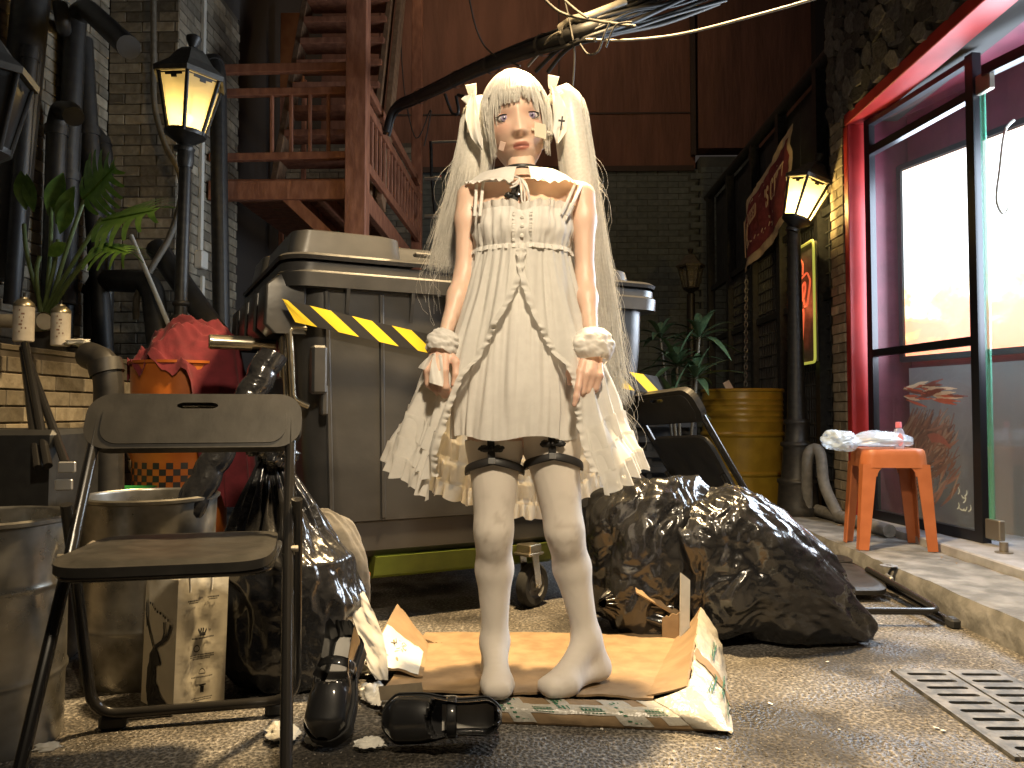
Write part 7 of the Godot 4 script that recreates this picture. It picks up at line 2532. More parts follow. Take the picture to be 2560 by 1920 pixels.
# ---------------------------------------------------------------- overhead cables
func overhead() -> void:
	var t := thing("cable_bundle", "sagging bundle of black cables tied together across the alley", "cables", at_z(1440, 80, -2.95))
	var pts := [[968, 330, 5.1], [985, 275, 5.05], [1030, 250, 4.9], [1100, 218, 4.5], [1185, 178, 4.0], [1300, 132, 3.5], [1400, 98, 3.15], [1470, 72, 3.05], [1560, 42, 3.1], [1660, 12, 3.2], [1800, -45, 3.3]]
	var base := []
	for q in pts:
		base.append(at_z(q[0], q[1], -q[2]))
	var black := mat("cable_black", L(0.015, 0.014, 0.013), 0.55)
	var grey := mottled("cable_grey", L(0.04, 0.036, 0.03), L(0.07, 0.062, 0.052), 0.6, 0.0, 3.0)
	for k in 18:
		var m := MB.new()
		var p := []
		var a := rng.randf() * TAU
		var r := 0.022 + 0.02 * rng.randf()
		for j in base.size():
			var spread := 1.0 if j < 7 else 1.0 + 0.35 * (j - 6)
			a += rng.randf_range(-0.5, 0.5)
			p.append(base[j] + Vector3(cos(a) * 0.6, sin(a), cos(a) * 0.3) * r * spread)
		tube(m, smooth_path(p, 6), rng.randf_range(0.0045, 0.011), 7)
		put(t, "cable", m, black if k % 4 else grey, true)
	var core := MB.new()
	tube(core, smooth_path(base, 5), [0.03, 0.03, 0.03, 0.03, 0.03, 0.03, 0.03, 0.03, 0.03, 0.03, 0.032, 0.032, 0.032, 0.032, 0.032, 0.034, 0.034, 0.034, 0.034, 0.034, 0.034, 0.034, 0.034, 0.034, 0.034, 0.03, 0.03, 0.03, 0.03, 0.03, 0.03, 0.03, 0.03, 0.03, 0.03, 0.03, 0.026, 0.022, 0.02, 0.018, 0.016, 0.014, 0.012, 0.01, 0.01, 0.01, 0.01, 0.01, 0.01, 0.01, 0.01], 12)
	put(t, "sheath", core, black, true)
	for f in [[2, 0.3], [3, 0.5], [4, 0.4], [5, 0.6], [6, 0.2]]:
		var m := MB.new()
		var c: Vector3 = base[f[0]].lerp(base[f[0] + 1], f[1])
		var d: Vector3 = (base[f[0] + 1] - base[f[0]]).normalized()
		for k in 3:
			tube(m, [c + d * (k * 0.009 - 0.004), c + d * (k * 0.009 + 0.004)], 0.047, 12, false)
		put(t, "tie", m, grey, true)
	var pale := mottled("cable_pale", L(0.2, 0.18, 0.14), L(0.3, 0.27, 0.21), 0.45, 0.0, 3.0)
	var wrapm := MB.new()
	tube(wrapm, smooth_path([base[6] + Vector3(0, 0.035, 0.02), base[6].lerp(base[7], 0.5) + Vector3(0, 0.05, 0.02), base[7] + Vector3(0, 0.04, 0.02), base[8] + Vector3(0, 0.05, 0.02)], 6), 0.018, 10)
	put(t, "pale_wrap", wrapm, pale, true)
	# loose wires
	var loose := [
		[[[1465, 98, 2.92], [1560, 100, 2.85], [1700, 85, 2.7], [1900, 35, 2.4], [2110, -25, 2.2]], 0.0045, "pale", "pale single wire running off to the shop side"],
		[[[1320, 165, 3.45], [1350, 130, 3.3], [1375, 95, 3.15], [1400, 80, 3.08]], 0.006, "pale", "pale loose lead dropping to the knot of cables"],
		[[[1168, -30, 3.7], [1190, 70, 3.7], [1225, 130, 3.7], [1300, 165, 3.5]], 0.004, "grey", "thin brown wire curving down to the bundle"],
		[[[1345, -20, 3.0], [1400, 30, 3.0], [1480, 50, 2.95], [1560, 62, 2.8], [1590, 66, 2.75]], 0.006, "grey", "loose wire crossing over the bundle"],
		[[[1400, -10, 3.0], [1440, 25, 2.95], [1470, 45, 2.9]], 0.005, "grey", "short wire leading up beside the bundle"],
		[[[1412, 0, 3.05], [1425, 60, 3.05], [1436, 130, 3.05], [1432, 215, 3.1]], 0.004, "grey", "thin wire hanging straight down"],
		[[[1450, 110, 2.95], [1470, 135, 2.95], [1495, 128, 2.92], [1510, 90, 2.88], [1525, 55, 2.85]], 0.004, "grey", "loop of wire slung under the bundle"],
		[[[1370, 180, 3.25], [1410, 130, 3.15], [1450, 105, 3.0], [1490, 100, 2.9]], 0.009, "black", "black cable branching down from the bundle"],
		[[[1340, 178, 3.35], [1395, 125, 3.2], [1445, 100, 3.02]], 0.009, "black", "second black cable branching down from the bundle"],
		[[[1515, 118, 2.85], [1530, 80, 2.82], [1545, 60, 2.8], [1580, 55, 2.75]], 0.004, "black", "short loose end hanging off the bundle"],
		[[[1060, 365, 6.2], [1070, 320, 6.2], [1076, 275, 6.2], [1040, 345, 6.3], [1010, 220, 6.3], [1000, 40, 6.3], [998, -40, 6.3]], 0.005, "grey", "thin wire looped beside the deck post"],
		[[[1112, 235, 4.4], [1130, 282, 4.4], [1146, 280, 4.35], [1140, 240, 4.35]], 0.009, "black", "black cable loop hanging under the bundle"],
		[[[1145, 238, 4.3], [1175, 245, 4.2], [1210, 246, 4.1]], 0.01, "black", "black cable stub under the bundle"]]
	for q in loose:
		var w := thing("loose_wire", q[3], "wire", at_z(q[0][0][0], q[0][0][1], -q[0][0][2]), 0.0, "loose wires overhead")
		var p := []
		for e in q[0]:
			p.append(at_z(e[0], e[1], -e[2]))
		var m := MB.new()
		tube(m, smooth_path(p, 7), q[1], 7)
		put(w, "run", m, pale if q[2] == "pale" else grey if q[2] == "grey" else black, true)

func litter() -> void:
	var paper := mat("paper_white", L(0.7, 0.68, 0.62), 0.8)
	for q in [[705, 1852, 0.045, 0.02, "white tissue scrap lying by the chair foot"], [790, 1868, 0.035, 0.02, "crumpled white tissue under the standing shoe"], [925, 1878, 0.035, 0.018, "white tissue corner beside the tipped shoe"], [935, 1760, 0.05, 0.035, "wad of clear and white wrapping behind the tipped shoe"], [940, 1690, 0.045, 0.04, "crumpled clear wrapper against the cardboard flap"]]:
		var c := at_g(q[0], q[1])
		var t := thing("paper_scrap", q[4], "paper", c)
		var m := MB.new()
		lump(m, c + Vector3(0, q[3] * 0.4, -0.01), Vector3(q[2], q[3], q[2] * 0.7), int(q[0]), 0.5, 40, 26, rng.randf() * 3.0)
		put(t, "wad", m, paper, true)
	for k in 14:
		var c := at_g(rng.randf_range(1500, 2400), rng.randf_range(1640, 1900))
		var t := thing("paper_fleck", "tiny pale paper fleck on the asphalt", "litter", c, rng.randf() * 6.0, "paper flecks on the asphalt")
		var m := MB.new()
		box(m, Vector3(0, 0.004, 0), Vector3(rng.randf_range(0.006, 0.016), 0.001, rng.randf_range(0.004, 0.008)), Basis(Vector3.BACK, 0.2))
		put(t, "scrap", m, paper)

# ---------------------------------------------------------------- the figure
const PZ := -1.95
func P(px: float, py: float, dz := 0.0) -> Vector3:
	return at_z(px, py, PZ + dz)

func person() -> void:
	var t := thing("person", "person in white frilled dress, white stockings and long silver wig standing on cardboard", "person", Vector3(0.0, 0.053, PZ))
	var skin := mat("skin", Color.WHITE, 0.46, 0.0, {"vertex_color_use_as_albedo": true, "subsurf_scatter_enabled": true, "subsurf_scatter_strength": 0.12})
	var tone := Color(0.70, 0.485, 0.37)
	# one continuous body
	var f := Flesh.new()
	f.h = 0.0105
	f.k = 0.0075
	var neck0 := P(1306, 470, -0.015)
	var chest := P(1304, 560, 0.0)
	var waist := P(1296, 705, -0.005)
	var hips := P(1292, 900, -0.01)
	f.bone(P(1303, 400, -0.06), neck0 + Vector3(0, 0, -0.025), 0.036, 0.042)
	f.bone(P(1200, 488, -0.015), P(1425, 482, -0.015), 0.033, 0.033)
	f.bone(P(1268, 540, -0.005), P(1344, 538, -0.005), 0.066, 0.066, Vector3(1, 1, 0.95))
	f.bone(P(1272, 590, 0.0), P(1338, 590, 0.0), 0.068, 0.068, Vector3(1, 1, 0.95))
	f.bone(chest, waist, 0.08, 0.08, Vector3(1.12, 1, 0.85))
	f.bone(waist, hips, 0.088, 0.11, Vector3(1.15, 1, 0.85))
	f.bone(P(1238, 920, -0.01), P(1346, 920, -0.01), 0.085, 0.085)
	# legs
	var lh := P(1240, 935, -0.005)
	var lk := P(1234, 1325, 0.02)
	var la := P(1237, 1600, -0.03)
	var rh := P(1352, 935, -0.005)
	var rk := P(1411, 1325, 0.02)
	var ra := P(1466, 1590, -0.03)
	leg_bones(f, lh, lk, la, P(1235, 1672, -0.06), P(1243, 1712, 0.05), P(1246, 1722, 0.09), 0.0)
	leg_bones(f, rh, rk, ra, P(1496, 1668, -0.045), P(1412, 1706, 0.035), P(1376, 1718, 0.06), 0.0)
	# arms
	var ls := P(1172, 492, -0.015)
	var le := P(1160, 690, 0.0)
	var lw := P(1105, 862, 0.09)
	var rs := P(1458, 488, -0.015)
	var re := P(1462, 695, 0.0)
	var rw := P(1482, 868, 0.09)
	arm_bones(f, ls, le, lw)
	arm_bones(f, rs, re, rw)
	var m := MB.new()
	m.use_c = true
	f.build(m)
	for k in m.c.size():
		m.c[k] = tone
	# hands, each on a finer grid
	hand(m, lw, P(1088, 935, 0.125), Vector3(0.92, 0.0, 0.4), Vector3(0.25, -0.1, -0.96), tone, [1.25, 1.3, 1.3, 1.35])
	hand(m, rw, P(1474, 945, 0.125), Vector3(-0.96, 0.05, 0.28), Vector3(-0.2, -0.1, -0.97), tone, [0.25, 1.05, 1.25, 1.35])
	var head_x := Transform3D((Basis(Vector3.BACK, deg_to_rad(7.0)) * Basis(Vector3.UP, deg_to_rad(3.0)) * Basis(Vector3.RIGHT, deg_to_rad(4.0))).scaled(Vector3.ONE * 1.15), P(1291, 317, -0.085))
	head(m, head_x, tone)
	var body := put(t, "body", m, skin, true)
	eyes(body, head_x)
	hair(t, head_x)
	clothes(t, lh, lk, la, rh, rk, ra)

func leg_bones(f: Flesh, h: Vector3, k: Vector3, a: Vector3, heel: Vector3, ball: Vector3, toe: Vector3, grow: float) -> void:
	f.bone(h, h.lerp(k, 0.45), 0.076 + grow, 0.066 + grow)
	f.bone(h.lerp(k, 0.45), k, 0.064 + grow, 0.040 + grow)
	f.bone(k, k.lerp(a, 0.12), 0.039 + grow, 0.036 + grow)
	var calf := k.lerp(a, 0.36) + Vector3(0, 0, -0.022)
	f.bone(k + Vector3(0, 0, -0.005), calf, 0.034 + grow, 0.041 + grow)
	f.bone(calf, a, 0.040 + grow, 0.026 + grow)
	f.bone(a, heel, 0.029 + grow, 0.026 + grow)
	f.bone(a + Vector3(0, -0.01, 0.01), ball + Vector3(0, 0.012, 0), 0.027 + grow, 0.024 + grow)
	var fwd := (ball - heel)
	fwd.y = 0
	fwd = fwd.normalized()
	var s := fwd.cross(Vector3.UP)
	f.bone(heel, ball, 0.023 + grow, 0.021 + grow)
	f.bone(ball + s * 0.016, toe + s * 0.02, 0.019 + grow, 0.013 + grow)
	f.bone(ball - s * 0.016, toe - s * 0.014, 0.019 + grow, 0.014 + grow)
	f.bone(ball, toe, 0.02 + grow, 0.014 + grow)

func arm_bones(f: Flesh, s: Vector3, e: Vector3, w: Vector3) -> void:
	f.bone(s, s.lerp(e, 0.3), 0.032, 0.0305)
	f.bone(s.lerp(e, 0.3), e, 0.0305, 0.0235)
	f.bone(e, e.lerp(w, 0.3), 0.0235, 0.025)
	f.bone(e.lerp(w, 0.3), w, 0.025, 0.016)

func hand(m: MB, wrist: Vector3, mid: Vector3, side: Vector3, inward: Vector3, tone: Color, curl: Array) -> void:
	var d := (mid - wrist).normalized()
	side = (side - d * side.dot(d)).normalized()
	var n := (inward - d * inward.dot(d) - side * inward.dot(side)).normalized()
	var f := Flesh.new()
	f.h = 0.003
	f.k = 0.002
	f.bone(wrist - d * 0.03, wrist + d * 0.01, 0.0165, 0.017, Vector3(1.1, 1, 0.9))
	for j in 4:
		var o := side * (0.024 - 0.016 * j)
		f.bone(wrist + o * 0.5 + d * 0.012, wrist + o + d * (0.076 - 0.003 * absf(j - 1.0)), 0.0125, 0.0098)
	f.bone(wrist + d * 0.015, wrist + d * 0.065, 0.016, 0.014)
	for j in 4:
		var k0 := wrist + side * (0.024 - 0.016 * j) + d * (0.078 - 0.003 * absf(j - 1.0))
		var ln: float = [0.038, 0.042, 0.039, 0.031][j]
		var c: float = curl[j]
		var a := c * 0.45
		var v1 := d * cos(a) + n * sin(a)
		var k1 := k0 + v1 * ln
		a += c * 0.75
		var v2 := d * cos(a) + n * sin(a)
		var k2 := k1 + v2 * ln * 0.62
		a += c * 0.5
		var v3 := d * cos(a) + n * sin(a)
		var k3 := k2 + v3 * ln * 0.5
		f.bone(k0, k1, 0.0092, 0.0082)
		f.bone(k1, k2, 0.0082, 0.0074)
		f.bone(k2, k3, 0.0074, 0.0062)
	var t0 := wrist + side * 0.016 + d * 0.02 + n * 0.006
	var t1 := t0 + (side * 0.75 + d * 0.75 + n * 0.2).normalized() * 0.036
	var t2 := t1 + (side * 0.1 + d * 0.95 + n * 0.3).normalized() * 0.03
	var t3 := t2 + (side * -0.25 + d * 0.9 + n * 0.35).normalized() * 0.024
	f.bone(t0, t1, 0.0125, 0.0102)
	f.bone(t1, t2, 0.0098, 0.0088)
	f.bone(t2, t3, 0.0086, 0.0066)
	var at := m.v.size()
	f.build(m)
	for k in range(at, m.c.size()):
		m.c[k] = tone.lerp(Color(0.62, 0.32, 0.24), 0.25)

func head(m: MB, x: Transform3D, tone: Color) -> void:
	var nu := 130
	var nv := 110
	var base := m.v.size()
	var lip := Color(0.42, 0.13, 0.10)
	var gs := func(v: float, s: float): return exp(-v * v / (2.0 * s * s))
	for j in nv + 1:
		for i in nu + 1:
			# denser rows and columns over the face, which looks along +z
			var u := (float(i) / nu - 0.5) * 2.0
			var th := PI * (0.45 * u + 0.55 * u * u * u)
			var ph := PI * float(j) / nv
			var d := Vector3(sin(ph) * sin(th), cos(ph), sin(ph) * cos(th))
			var p := Vector3(d.x * 0.0695, d.y * 0.114, d.z * 0.09)
			# narrow jaw, fuller back of the skull
			var low := clampf(-p.y / 0.112, 0.0, 1.0)
			p.x *= 1.0 - 0.33 * pow(low, 2.0)
			if p.z < 0.0:
				p.z *= 1.12 - 0.35 * low
			var col := tone
			if p.z > 0.0:
				var fx := absf(p.x)
				p.z *= 1.0 - 0.10 * pow(low, 2.0)
				# brow, sockets, nose, cheeks, lips, chin
				p.z += 0.003 * gs.call(p.y - 0.03, 0.02) * gs.call(p.x, 0.05)
				p.z -= 0.0085 * gs.call(fx - 0.0315, 0.016) * gs.call(p.y - 0.001, 0.0125)
				var ny := clampf((0.008 - p.y) / 0.044, 0.0, 1.0)
				var under := 1.0 if p.y > -0.038 else exp(-pow((p.y + 0.038) / 0.006, 2.0))
				p.z += (0.003 + 0.0165 * pow(ny, 1.3)) * gs.call(p.x, 0.0062 + 0.004 * ny) * under * (1.0 if p.y < 0.012 else exp(-pow((p.y - 0.012) / 0.012, 2.0)))
				p.z += 0.0045 * gs.call(fx - 0.0125, 0.0045) * gs.call(p.y + 0.036, 0.006)
				p.z += 0.0035 * gs.call(fx - 0.036, 0.018) * gs.call(p.y + 0.03, 0.02)
				p.z += 0.0045 * gs.call(p.x, 0.016) * gs.call(p.y + 0.064, 0.011)
				p.z += 0.003 * gs.call(p.x, 0.014) * (gs.call(p.y + 0.0595, 0.0032) + gs.call(p.y + 0.0695, 0.0038)) - 0.0035 * gs.call(p.x, 0.017) * gs.call(p.y + 0.0642, 0.0016)
				p.z += 0.007 * gs.call(p.x, 0.014) * gs.call(p.y + 0.098, 0.012)
				# face colouring: lips, brows, rouge, lid make-up; nostril and mouth-line shade painted in
				var lw := clampf(1.0 - pow(fx / 0.0185, 2.0), 0.0, 1.0)
				var inl := smoothstep(-0.0022, 0.0008, 0.0082 * sqrt(lw) - absf(p.y + 0.0642 + 0.0006)) * (1.0 if fx < 0.0185 else 0.0)
				col = col.lerp(lip, 0.85 * inl)
				col = col.lerp(Color(0.14, 0.03, 0.025), 0.8 * inl * gs.call(p.y + 0.0642, 0.0011))
				col = col.lerp(Color(0.62, 0.26, 0.19), 0.4 * gs.call(fx - 0.038, 0.014) * gs.call(p.y + 0.022, 0.01))
				col = col.lerp(Color(0.22, 0.1, 0.075), 0.75 * gs.call(fx - 0.0075, 0.003) * gs.call(p.y + 0.044, 0.0022))
				var lid: float = gs.call(fx - 0.034, 0.017) * gs.call(p.y - 0.006, 0.009)
				col = col.lerp(Color(0.36, 0.17, 0.13), 0.55 * lid)
				var brow: float = smoothstep(0.0032, 0.0012, absf(p.y - 0.0245 - 0.004 * (1.0 - pow((fx - 0.036) / 0.02, 2.0)))) * smoothstep(0.012, 0.02, fx) * (1.0 - smoothstep(0.05, 0.056, fx))
				col = col.lerp(Color(0.3, 0.22, 0.16), 0.65 * brow)
			m.p(x * p, Vector2.ZERO, col)
	for j in nv:
		for i in nu:
			var a := base + j * (nu + 1) + i
			m.quad(a, a + 1, a + nu + 2, a + nu + 1)
	for s in [-1.0, 1.0]:
		var e := Flesh.new()
		e.h = 0.004
		e.k = 0.004
		e.bone(x * Vector3(s * 0.072, 0.008, -0.008), x * Vector3(s * 0.078, -0.0, -0.012), 0.011, 0.012, Vector3(0.6, 1.3, 1))
		e.bone(x * Vector3(s * 0.07, -0.02, -0.004), x * Vector3(s * 0.074, -0.026, -0.004), 0.007, 0.006)
		var at := m.v.size()
		e.build(m)
		for k in range(at, m.c.size()):
			m.c[k] = tone

func eyes(body: Node3D, x: Transform3D) -> void:
	var em := mat("eye", Color.WHITE, 0.12, 0.0, {"vertex_color_use_as_albedo": true})
	var look := Vector3(0.0, -0.12, 1.0).normalized()
	var lash := mat("lash", L(0.012, 0.009, 0.008), 0.7)
	for s in [-1.0, 1.0]:
		var c := Vector3(s * 0.0312, 0.0, 0.0672)
		var m := MB.new()
		m.use_c = true
		var n := 30
		var b0 := 0
		for j in n + 1:
			for i in n + 1:
				var ph := PI * j / n
				var th := TAU * i / n
				var d := Vector3(sin(ph) * cos(th), sin(ph) * sin(th), cos(ph))
				var p := Vector3(d.x * 0.014, d.y * 0.0102, d.z * 0.0122)
				var r := Vector2(p.x, p.y - look.y * 0.008).length()
				var col := Color(0.66, 0.61, 0.58)
				if d.z > 0.0:
					if r < 0.0024:
						col = Color(0.012, 0.01, 0.014)
					elif r < 0.0072:
						col = Color(0.12, 0.10, 0.17).lerp(Color(0.38, 0.32, 0.44), smoothstep(0.0026, 0.006, r))
					elif r < 0.0082:
						col = Color(0.03, 0.025, 0.04)
				m.p(x * (c + p), Vector2.ZERO, col)
		for j in n:
			for i in n:
				var a := j * (n + 1) + i
				m.quad(a, a + 1, a + n + 2, a + n + 1)
		var e := put(body, "eye", m, em, true)
		var lidm := MB.new()
		lidm.use_c = true
		grid(lidm, 16, 8, func(u: float, v: float):
			var an := lerpf(PI * 0.99, PI * 0.01, u)
			var edge := 0.0062 * sin(an) + 0.0004
			var yy := lerpf(edge, 0.0128, v)
			var xx := cos(an) * 0.0165
			var q := 1.0 - pow(xx / 0.0172, 2.0) - pow(yy / 0.0135, 2.0)
			return x * (c + Vector3(xx, yy, 0.0134 * sqrt(maxf(q, 0.0)) - 0.0012)))
		for k in lidm.c.size():
			lidm.c[k] = Color(0.52, 0.31, 0.23)
		put(body, "eyelid", lidm, em, true)
		var l := MB.new()
		var up := []
		var lo := []
		for k in 11:
			var f := k / 10.0
			var an := lerpf(PI * 0.97, PI * 0.03, f)
			up.append(x * (c + Vector3(cos(an) * 0.0165, sin(an) * 0.0064 + 0.0002, 0.0126 - 0.0085 * pow(cos(an), 2.0))))
			lo.append(x * (c + Vector3(cos(an) * 0.0152, -sin(an) * 0.009, 0.0098 - 0.0052 * pow(cos(an), 2.0))))
		tube(l, up, [0.0004, 0.0008, 0.0011, 0.0013, 0.0014, 0.0014, 0.0014, 0.0013, 0.0012, 0.0009, 0.0005], 6)
		tube(l, lo, 0.0007, 5)
		var out := x * (c + Vector3(s * 0.0215, 0.0035, 0.002))
		tube(l, [up[8] if s > 0 else up[2], out], [0.0014, 0.0004], 5)
		put(body, "lashes", l, lash, true)

# strands: thin three sided tubes along a path, the paths given by a guide function
func strand(m: MB, pts: Array, r0: float, r1: float) -> void:
	var n := pts.size()
	var base := m.v.size()
	for j in n:
		var t: Vector3 = (pts[mini(j + 1, n - 1)] - pts[maxi(j - 1, 0)]).normalized()
		var s := t.cross(Vector3(0.31, 0.2, 0.93)).normalized()
		var b := t.cross(s)
		var r := lerpf(r0, r1, float(j) / (n - 1))
		m.p(pts[j] + s * r)
		m.p(pts[j] + (b * 0.87 - s * 0.5) * r)
		m.p(pts[j] + (-b * 0.87 - s * 0.5) * r)
	for j in n - 1:
		for k in 3:
			var a := base + j * 3 + k
			var b := base + j * 3 + (k + 1) % 3
			m.quad(a, a + 3, b + 3, b)

func hair(t: Node3D, x: Transform3D) -> void:
	var hm := mottled("wig_silver", L(0.68, 0.645, 0.57), L(0.8, 0.765, 0.69), 0.36, 0.0, 6.0, 0.03, {"rim_enabled": true, "rim": 0.3, "backlight_enabled": true, "backlight": L(0.2, 0.19, 0.17)}, 400)
	var r := RandomNumberGenerator.new()
	r.seed = 91
	var shell := func(th: float, ph: float, g: float):     # points on the wig cap; th 0 looks forward
		var d := Vector3(sin(ph) * sin(th), cos(ph), sin(ph) * cos(th))
		var p := Vector3(d.x * (0.079 + g), d.y * (0.119 + g), d.z * (0.099 + g))
		if p.z < 0:
			p.z *= 1.14
		return x * p
	var cap := MB.new()
	grid(cap, 60, 30, func(u: float, v: float):
		var th := (u - 0.5) * TAU
		var front := absf(th) < 1.15
		var phm := lerpf(1.02, 1.95, smoothstep(0.75, 1.45, absf(th)))
		return shell.call(th, lerpf(0.0, phm, v), 0.0))
	put(t, "wig_cap", cap, hm, true)
	# hair combed over the cap to the two tails, and the fringe
	var m := MB.new()
	for k in 3200:
		var th := r.randf_range(-PI, PI)
		var back := absf(th) > 1.0
		var ph0 := r.randf_range(0.02, 0.25)
		var ph1 := r.randf_range(1.35, 1.9) if back else r.randf_range(0.98, 1.12)
		var g0 := r.randf_range(0.001, 0.006)
		var p := []
		var tw := r.randf_range(-0.12, 0.12)
		for j in 10:
			var f := j / 9.0
			p.append(shell.call(th + tw * f, lerpf(ph0, ph1, f), g0 + 0.003 * sin(PI * f)))
		strand(m, p, 0.0008, 0.0005)
	put(t, "combed_hair", m, hm, true)
	m = MB.new()
	for k in 1300:
		# fringe: from the crown over the brow, longer at the sides
		var s := r.randf_range(-1.0, 1.0)
		var th0 := s * 0.75
		var side := smoothstep(0.62, 0.95, absf(s))
		var drop := lerpf(0.024 + 0.014 * r.randf() + 0.014 * exp(-pow((s - 0.25) / 0.12, 2.0)), -0.085 + 0.03 * r.randf(), side)
		var g0 := r.randf_range(0.0, 0.006)
		var clump := 0.004 * sin(s * 34.0)
		var p := []
		for j in 13:
			var f := j / 12.0
			if f < 0.55:
				p.append(shell.call(th0 * (0.5 + 0.9 * f), lerpf(0.2, 1.03, f / 0.55), g0 + 0.004))
			else:
				var q := (f - 0.55) / 0.45
				var top: Vector3 = x.affine_inverse() * shell.call(th0 * (0.5 + 0.9 * 0.55), 1.03, g0 + 0.004)
				var tip := Vector3(s * (0.058 if side < 0.5 else 0.066) + clump, drop, 0.0955 - 0.052 * pow(absf(s), 2.4) + (0.003 - 0.027 * side) )
				var c := top.lerp(tip, q) + Vector3(signf(s) * 0.008 * side * sin(PI * q), 0, 0.006 * sin(PI * q))
				p.append(x * c)
		strand(m, p, 0.0009, 0.0003)
	put(t, "fringe", m, hm, true)
	# the two long tails
	var guides := [
		[x * Vector3(-0.088, 0.062, -0.035), P(1200, 268, -0.1), P(1190, 360, -0.1), P(1172, 450, -0.11), P(1148, 550, -0.12), P(1130, 630, -0.13), P(1124, 680, -0.13)],
		[x * Vector3(0.088, 0.062, -0.035), P(1415, 235, -0.11), P(1432, 330, -0.11), P(1450, 460, -0.12), P(1472, 620, -0.13), P(1496, 800, -0.14), P(1512, 930, -0.14), P(1524, 1020, -0.14)]]
	for s in 2:
		var g: Array = smooth_path(guides[s], 5)
		m = MB.new()
		var n := 2100 if s == 1 else 1700
		for k in n:
			var a := r.randf() * TAU
			var q := sqrt(r.randf())
			var ln := r.randf_range(0.72, 1.0)
			var wild := 1.0 if r.randf() > 0.1 else 1.7
			var ph := r.randf() * TAU
			var p := []
			var steps := 17
			for j in steps:
				var f := float(j) / (steps - 1) * ln
				var at := f * (g.size() - 1)
				var i0 := mini(int(at), g.size() - 2)
				var c: Vector3 = g[i0].lerp(g[i0 + 1], at - i0)
				var w := 0.014 + 0.032 * smoothstep(0.0, 0.25, f) + (0.012 if s == 0 else 0.006) * f
				w *= lerpf(1.0, wild, f * f)
				var wave := 0.008 * pow(f, 4.0) * wild
				p.append(c + Vector3(cos(a) * q * w * 1.05 + wave * sin(f * 7.0 + ph), 0.01 * sin(ph) * f, sin(a) * q * w * 0.7 + wave * cos(f * 6.0 + ph)))
			strand(m, p, 0.0008, 0.0003)
		var cr2 := []
		var rr2 := []
		for j in 20:
			var f := j / 19.0 * 0.8
			var at := f * (g.size() - 1)
			cr2.append(g[int(at)].lerp(g[mini(int(at) + 1, g.size() - 1)], at - int(at)))
			rr2.append((0.013 + 0.028 * smoothstep(0.0, 0.25, f)) * (1.0 - 0.95 * smoothstep(0.4, 0.8, f)))
		tube(m, cr2, rr2, 12)
		put(t, "tail", m, hm, true)
	# stray threads standing off the outer edges
	m = MB.new()
	for k in 70:
		var s := 1 if r.randf() > 0.35 else 0
		var g: Array = guides[s]
		var i0 := r.randi_range(2, g.size() - 2)
		var c: Vector3 = g[i0].lerp(g[i0 + 1], r.randf())
		var o := Vector3((1.0 if s == 1 else -1.0) * r.randf_range(0.02, 0.05), 0, 0)
		var curl := r.randf_range(0.01, 0.05)
		var p := []
		for j in 12:
			var f := j / 11.0
			p.append(c + o * (0.6 + f) + Vector3((1.0 if s == 1 else -1.0) * curl * sin(f * PI * r.randf_range(0.95, 1.05)), -f * 0.16, 0.02 * sin(f * 5.0)))
		strand(m, p, 0.00045, 0.0002)
	put(t, "stray_hair", m, hm, true).set_meta("kind", "stuff")
	# ribbon bows on both tails, one with a dark cross
	var cloth := dress_cloth()
	for s in 2:
		var sg := -1.0 if s == 0 else 1.0
		var c := x * Vector3(sg * 0.092, 0.078, 0.0)
		var bow := MB.new()
		for e in 2:
			# loop
			grid(bow, 10, 16, func(u: float, v: float):
				var a := TAU * v
				var dirv := Vector3(sg * (0.16 if e == 0 else 0.24), 0.9 if e == 0 else -0.35, 0.35).normalized()
				var out := dirv * (0.028 - 0.028 * cos(a)) * (0.75 if e == 1 else 0.6)
				var sd := Vector3(0.2, 0, 1).cross(dirv).normalized()
				return c + out + Vector3(0, 0, sin(a) * 0.009) + sd * (u - 0.5) * 0.03 * (0.35 + 0.65 * sin(a * 0.5)))
		var tip := P(1206, 374, -0.02) if s == 0 else P(1394, 358, -0.02)
		var tipw := 0.03 if s == 0 else 0.036
		var start := c + Vector3(0, 0, 0.02)
		grid(bow, 8, 20, func(u: float, v: float):
			var w: float = lerpf(0.012, tipw, smoothstep(0.0, 0.5, v)) * (1.0 if v < 0.8 else lerpf(1.0, 0.12, (v - 0.8) / 0.2))
			var c2: Vector3 = start.lerp(tip, v) + Vector3(sg * 0.014 * sin(PI * v), 0, 0.012 * sin(PI * v))
			return c2 + Vector3((u - 0.5) * w, 0, 0.006 * sin(u * 7.0 + v * 5.0)))
		if s == 0:
			grid(bow, 8, 16, func(u: float, v: float):
				var c2: Vector3 = start.lerp(P(1196, 330, -0.05), v)
				return c2 + Vector3((u - 0.5) * lerpf(0.014, 0.04, v) - 0.012 * v, 0, 0.008 * sin(u * 6.0 + v * 4.0)))
		put(t, "hair_ribbon", bow, cloth, true)
		if s == 1:
			var cr := MB.new()
			var cc := P(1404, 308, 0.0)
			box(cr, cc, Vector3(0.004, 0.036, 0.003), Basis(Vector3.BACK, -0.12))
			box(cr, cc + Vector3(0, 0.006, 0.001), Vector3(0.017, 0.004, 0.0034), Basis(Vector3.BACK, -0.12))
			put(t, "ribbon_cross", cr, mat("print_black", L(0.018, 0.017, 0.016), 0.7), true)

func dress_cloth() -> StandardMaterial3D:
	var m := mottled("dress_cotton", L(0.74, 0.72, 0.68), L(0.79, 0.77, 0.73), 0.75, 0.0, 3.0, 0.02, {"backlight_enabled": true, "backlight": L(0.42, 0.4, 0.35), "rim_enabled": true, "rim": 0.25}, 410)
	return bumpy(m, "fine_bump", 0.03, 0.04)

